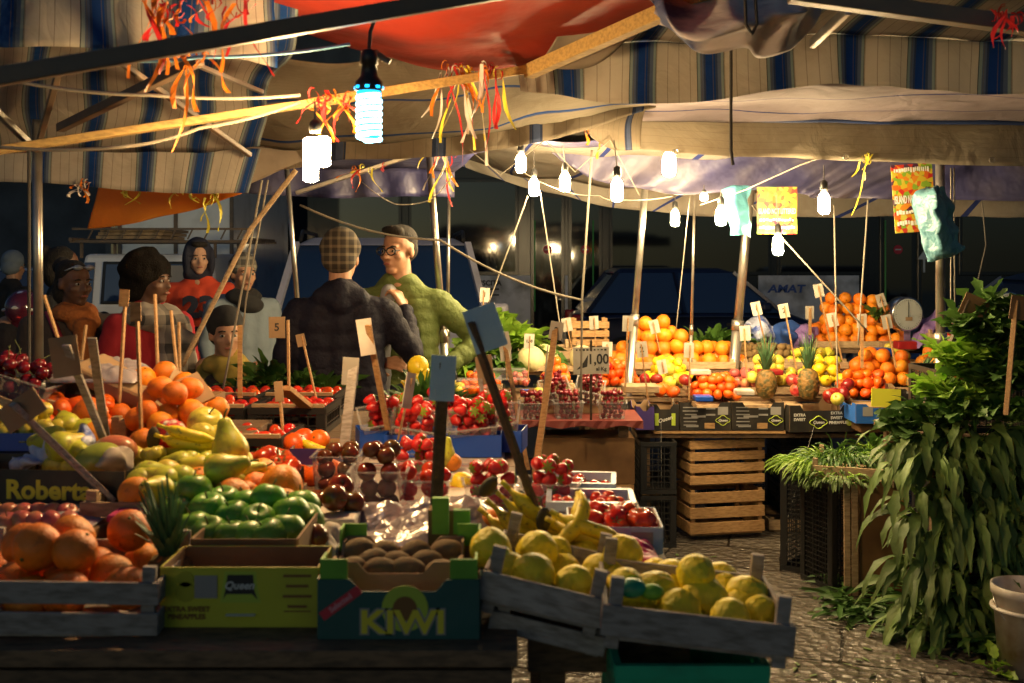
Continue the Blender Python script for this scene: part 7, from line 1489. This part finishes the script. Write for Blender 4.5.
for i, (x0, y0, x1, y1, Y, cd) in enumerate(((126,292,118,420,3.2,1),(137,305,142,455,2.9,1),(155,294,158,372,3.5,0),(171,310,178,380,3.6,0),(44,295,62,350,3.7,0),(86,325,80,372,3.7,0),(179,322,180,380,3.7,0),(240,325,240,398,4.3,0))):
    sk(['tall stake left of the high orange heap','tall stake in front of the high orange heap','stake beside the plaid scarf','leaning stake beside the child','stake in front of the woman with the scarf','short stake at the brown jacket','thin stake behind the grey flap','dark stake over the tomato crates'][i], x0, y0, x1, y1, Y, Y, .018, 'stake', (.028,.05,'stake') if cd else None)
sk('stake with a wooden 5 card before the navy jacket', 288, 320, 289, 390, 4.4, 4.4, .024, 'stake', (.065,.085,'card'), side=-1, txt='5'); sk('leaning stake over the dark herbs', 302, 336, 316, 398, 4.4, 4.4, .018, 'stake', (.035,.05,'card'), side=-.3)
sk('stake with a blank pale card beside the violet box', 279, 384, 283, 432, 3.8, 3.8, .022, 'stake', (.03,.07,'card')); sk('pale board lying against the stake beside the violet box', 284, 388, 318, 416, 3.9, 4.2, .05, 'stake', None)
sk('brown stake with a small card before the red oilcloth', 556, 325, 535, 475, 4.6, 4.3, .026, 'stake', (.055,.075,'paper'), side=.1, txt='2'); sk('light stake left of the brown one', 503, 335, 528, 470, 4.5, 4.3, .018, 'stake', (.05,.075,'paper'), side=0)
sk('pale stake with a pinkish blank board beside the lettuce', 478, 360, 492, 470, 4.2, 4.1, .015, 'wood_grey', (.07,.11,'card'), side=.5, turn=.5); sk('white stake seen edge on in front of the cherries', 548, 345, 543, 400, 5.0, 5.0, .02, 'paper', None)
o = sk('large white price card on a dark stake over the cherry punnets', 591, 340, 591, 420, 5.5, 5.6, .012, 'stake_dark', (.18,.135,'paper'), cz=.06); cdo = [c for c in o.children if c.name.startswith('card')][0]
lettering('1,00', .07, (.035,-.0025,.005), FRONT, M['ink'], cdo, 'price', bold=.0015, sx=.9); lettering('al Kg', .026, (.05,-.0025,-.042), FRONT, M['ink'], cdo, 'unit', bold=.0006); b = MB()
for k in range(9): b.box((-.072+.018*k,-.0022,.054), (rnd(.008,.014),.001,rnd(.005,.010)))
b.build('title_strokes', M['ink'], cdo)
b = MB(); b.add([(-.075,-.0025,-.045),(-.02,-.0025,-.03),(-.015,-.0025,.03),(-.04,-.0025,-.01)], [(0,1,2,3)]); b.build('sketch', M['ink'], cdo)
SK = [(484,290,482,330,6.6,'small yellowish card over the top of the lettuce','1'),(530,336,528,380,6.3,'white price card in front of the melons','1,50'),(607,344,606,372,6.4,'small hidden card right of the melons',''),(628,318,625,392,5.9,'tall dark stake with a card beside the steel pole','1'),(641,344,648,400,5.9,'dark stake with a card before the orange heap','2'),(653,322,660,352,6.9,'card leaning behind the orange heap','1'),(690,345,689,400,6.2,'white card in front of the orange heap',''),(662,362,664,372,6.5,'tiny card among the mandarins',''),
 (594,318,596,350,7.0,'stake behind the large white price card','1'),(566,320,572,350,6.9,'card behind the slanting line','1'),(756,304,768,356,6.9,'leaning card above the bagged goods','1'),(784,306,797,372,6.7,'long stake with a white card over the kiwis','2'),(810,308,810,335,7.2,'upright white card left of the orange pyramid',''),(818,286,832,350,7.0,'highest white card over the orange pyramid','1'),(832,315,842,360,6.8,'white card on the left of the orange pyramid','1'),(862,316,862,368,6.7,'white card in the middle of the orange pyramid','1'),(886,317,896,368,6.6,'white card tilted at the right of the orange pyramid',''),
 (744,328,747,378,6.3,'plain stake at the leaning pole',''),(880,296,885,312,7.3,'small violet lettered card beside the scale','A'),(990,292,992,316,6.9,'card pinned beside the second scale',''),(505,348,507,380,6.0,'thin stake with a card beside the clear packs','')]
for x0, y0, x1, y1, Y, lb, tx in SK: sk(lb, x0, y0, x1, y1, Y, Y, .020, 'stake', (.060,.085,'paper'), txt=tx or None, side=rnd(-.15,.15), turn=rnd(-.3,.3))
sk('long dark stake with a brown card leaning in front of the greens', 968, 300, 905, 452, 5.0, 4.95, .022, 'stake_dark', (.12,.10,'card_dark'), side=.6); sk('long brown stake with a card at the right edge of the greens', 1016, 300, 1006, 415, 4.6, 4.55, .022, 'stake', (.11,.10,'card_dark'), side=.5)
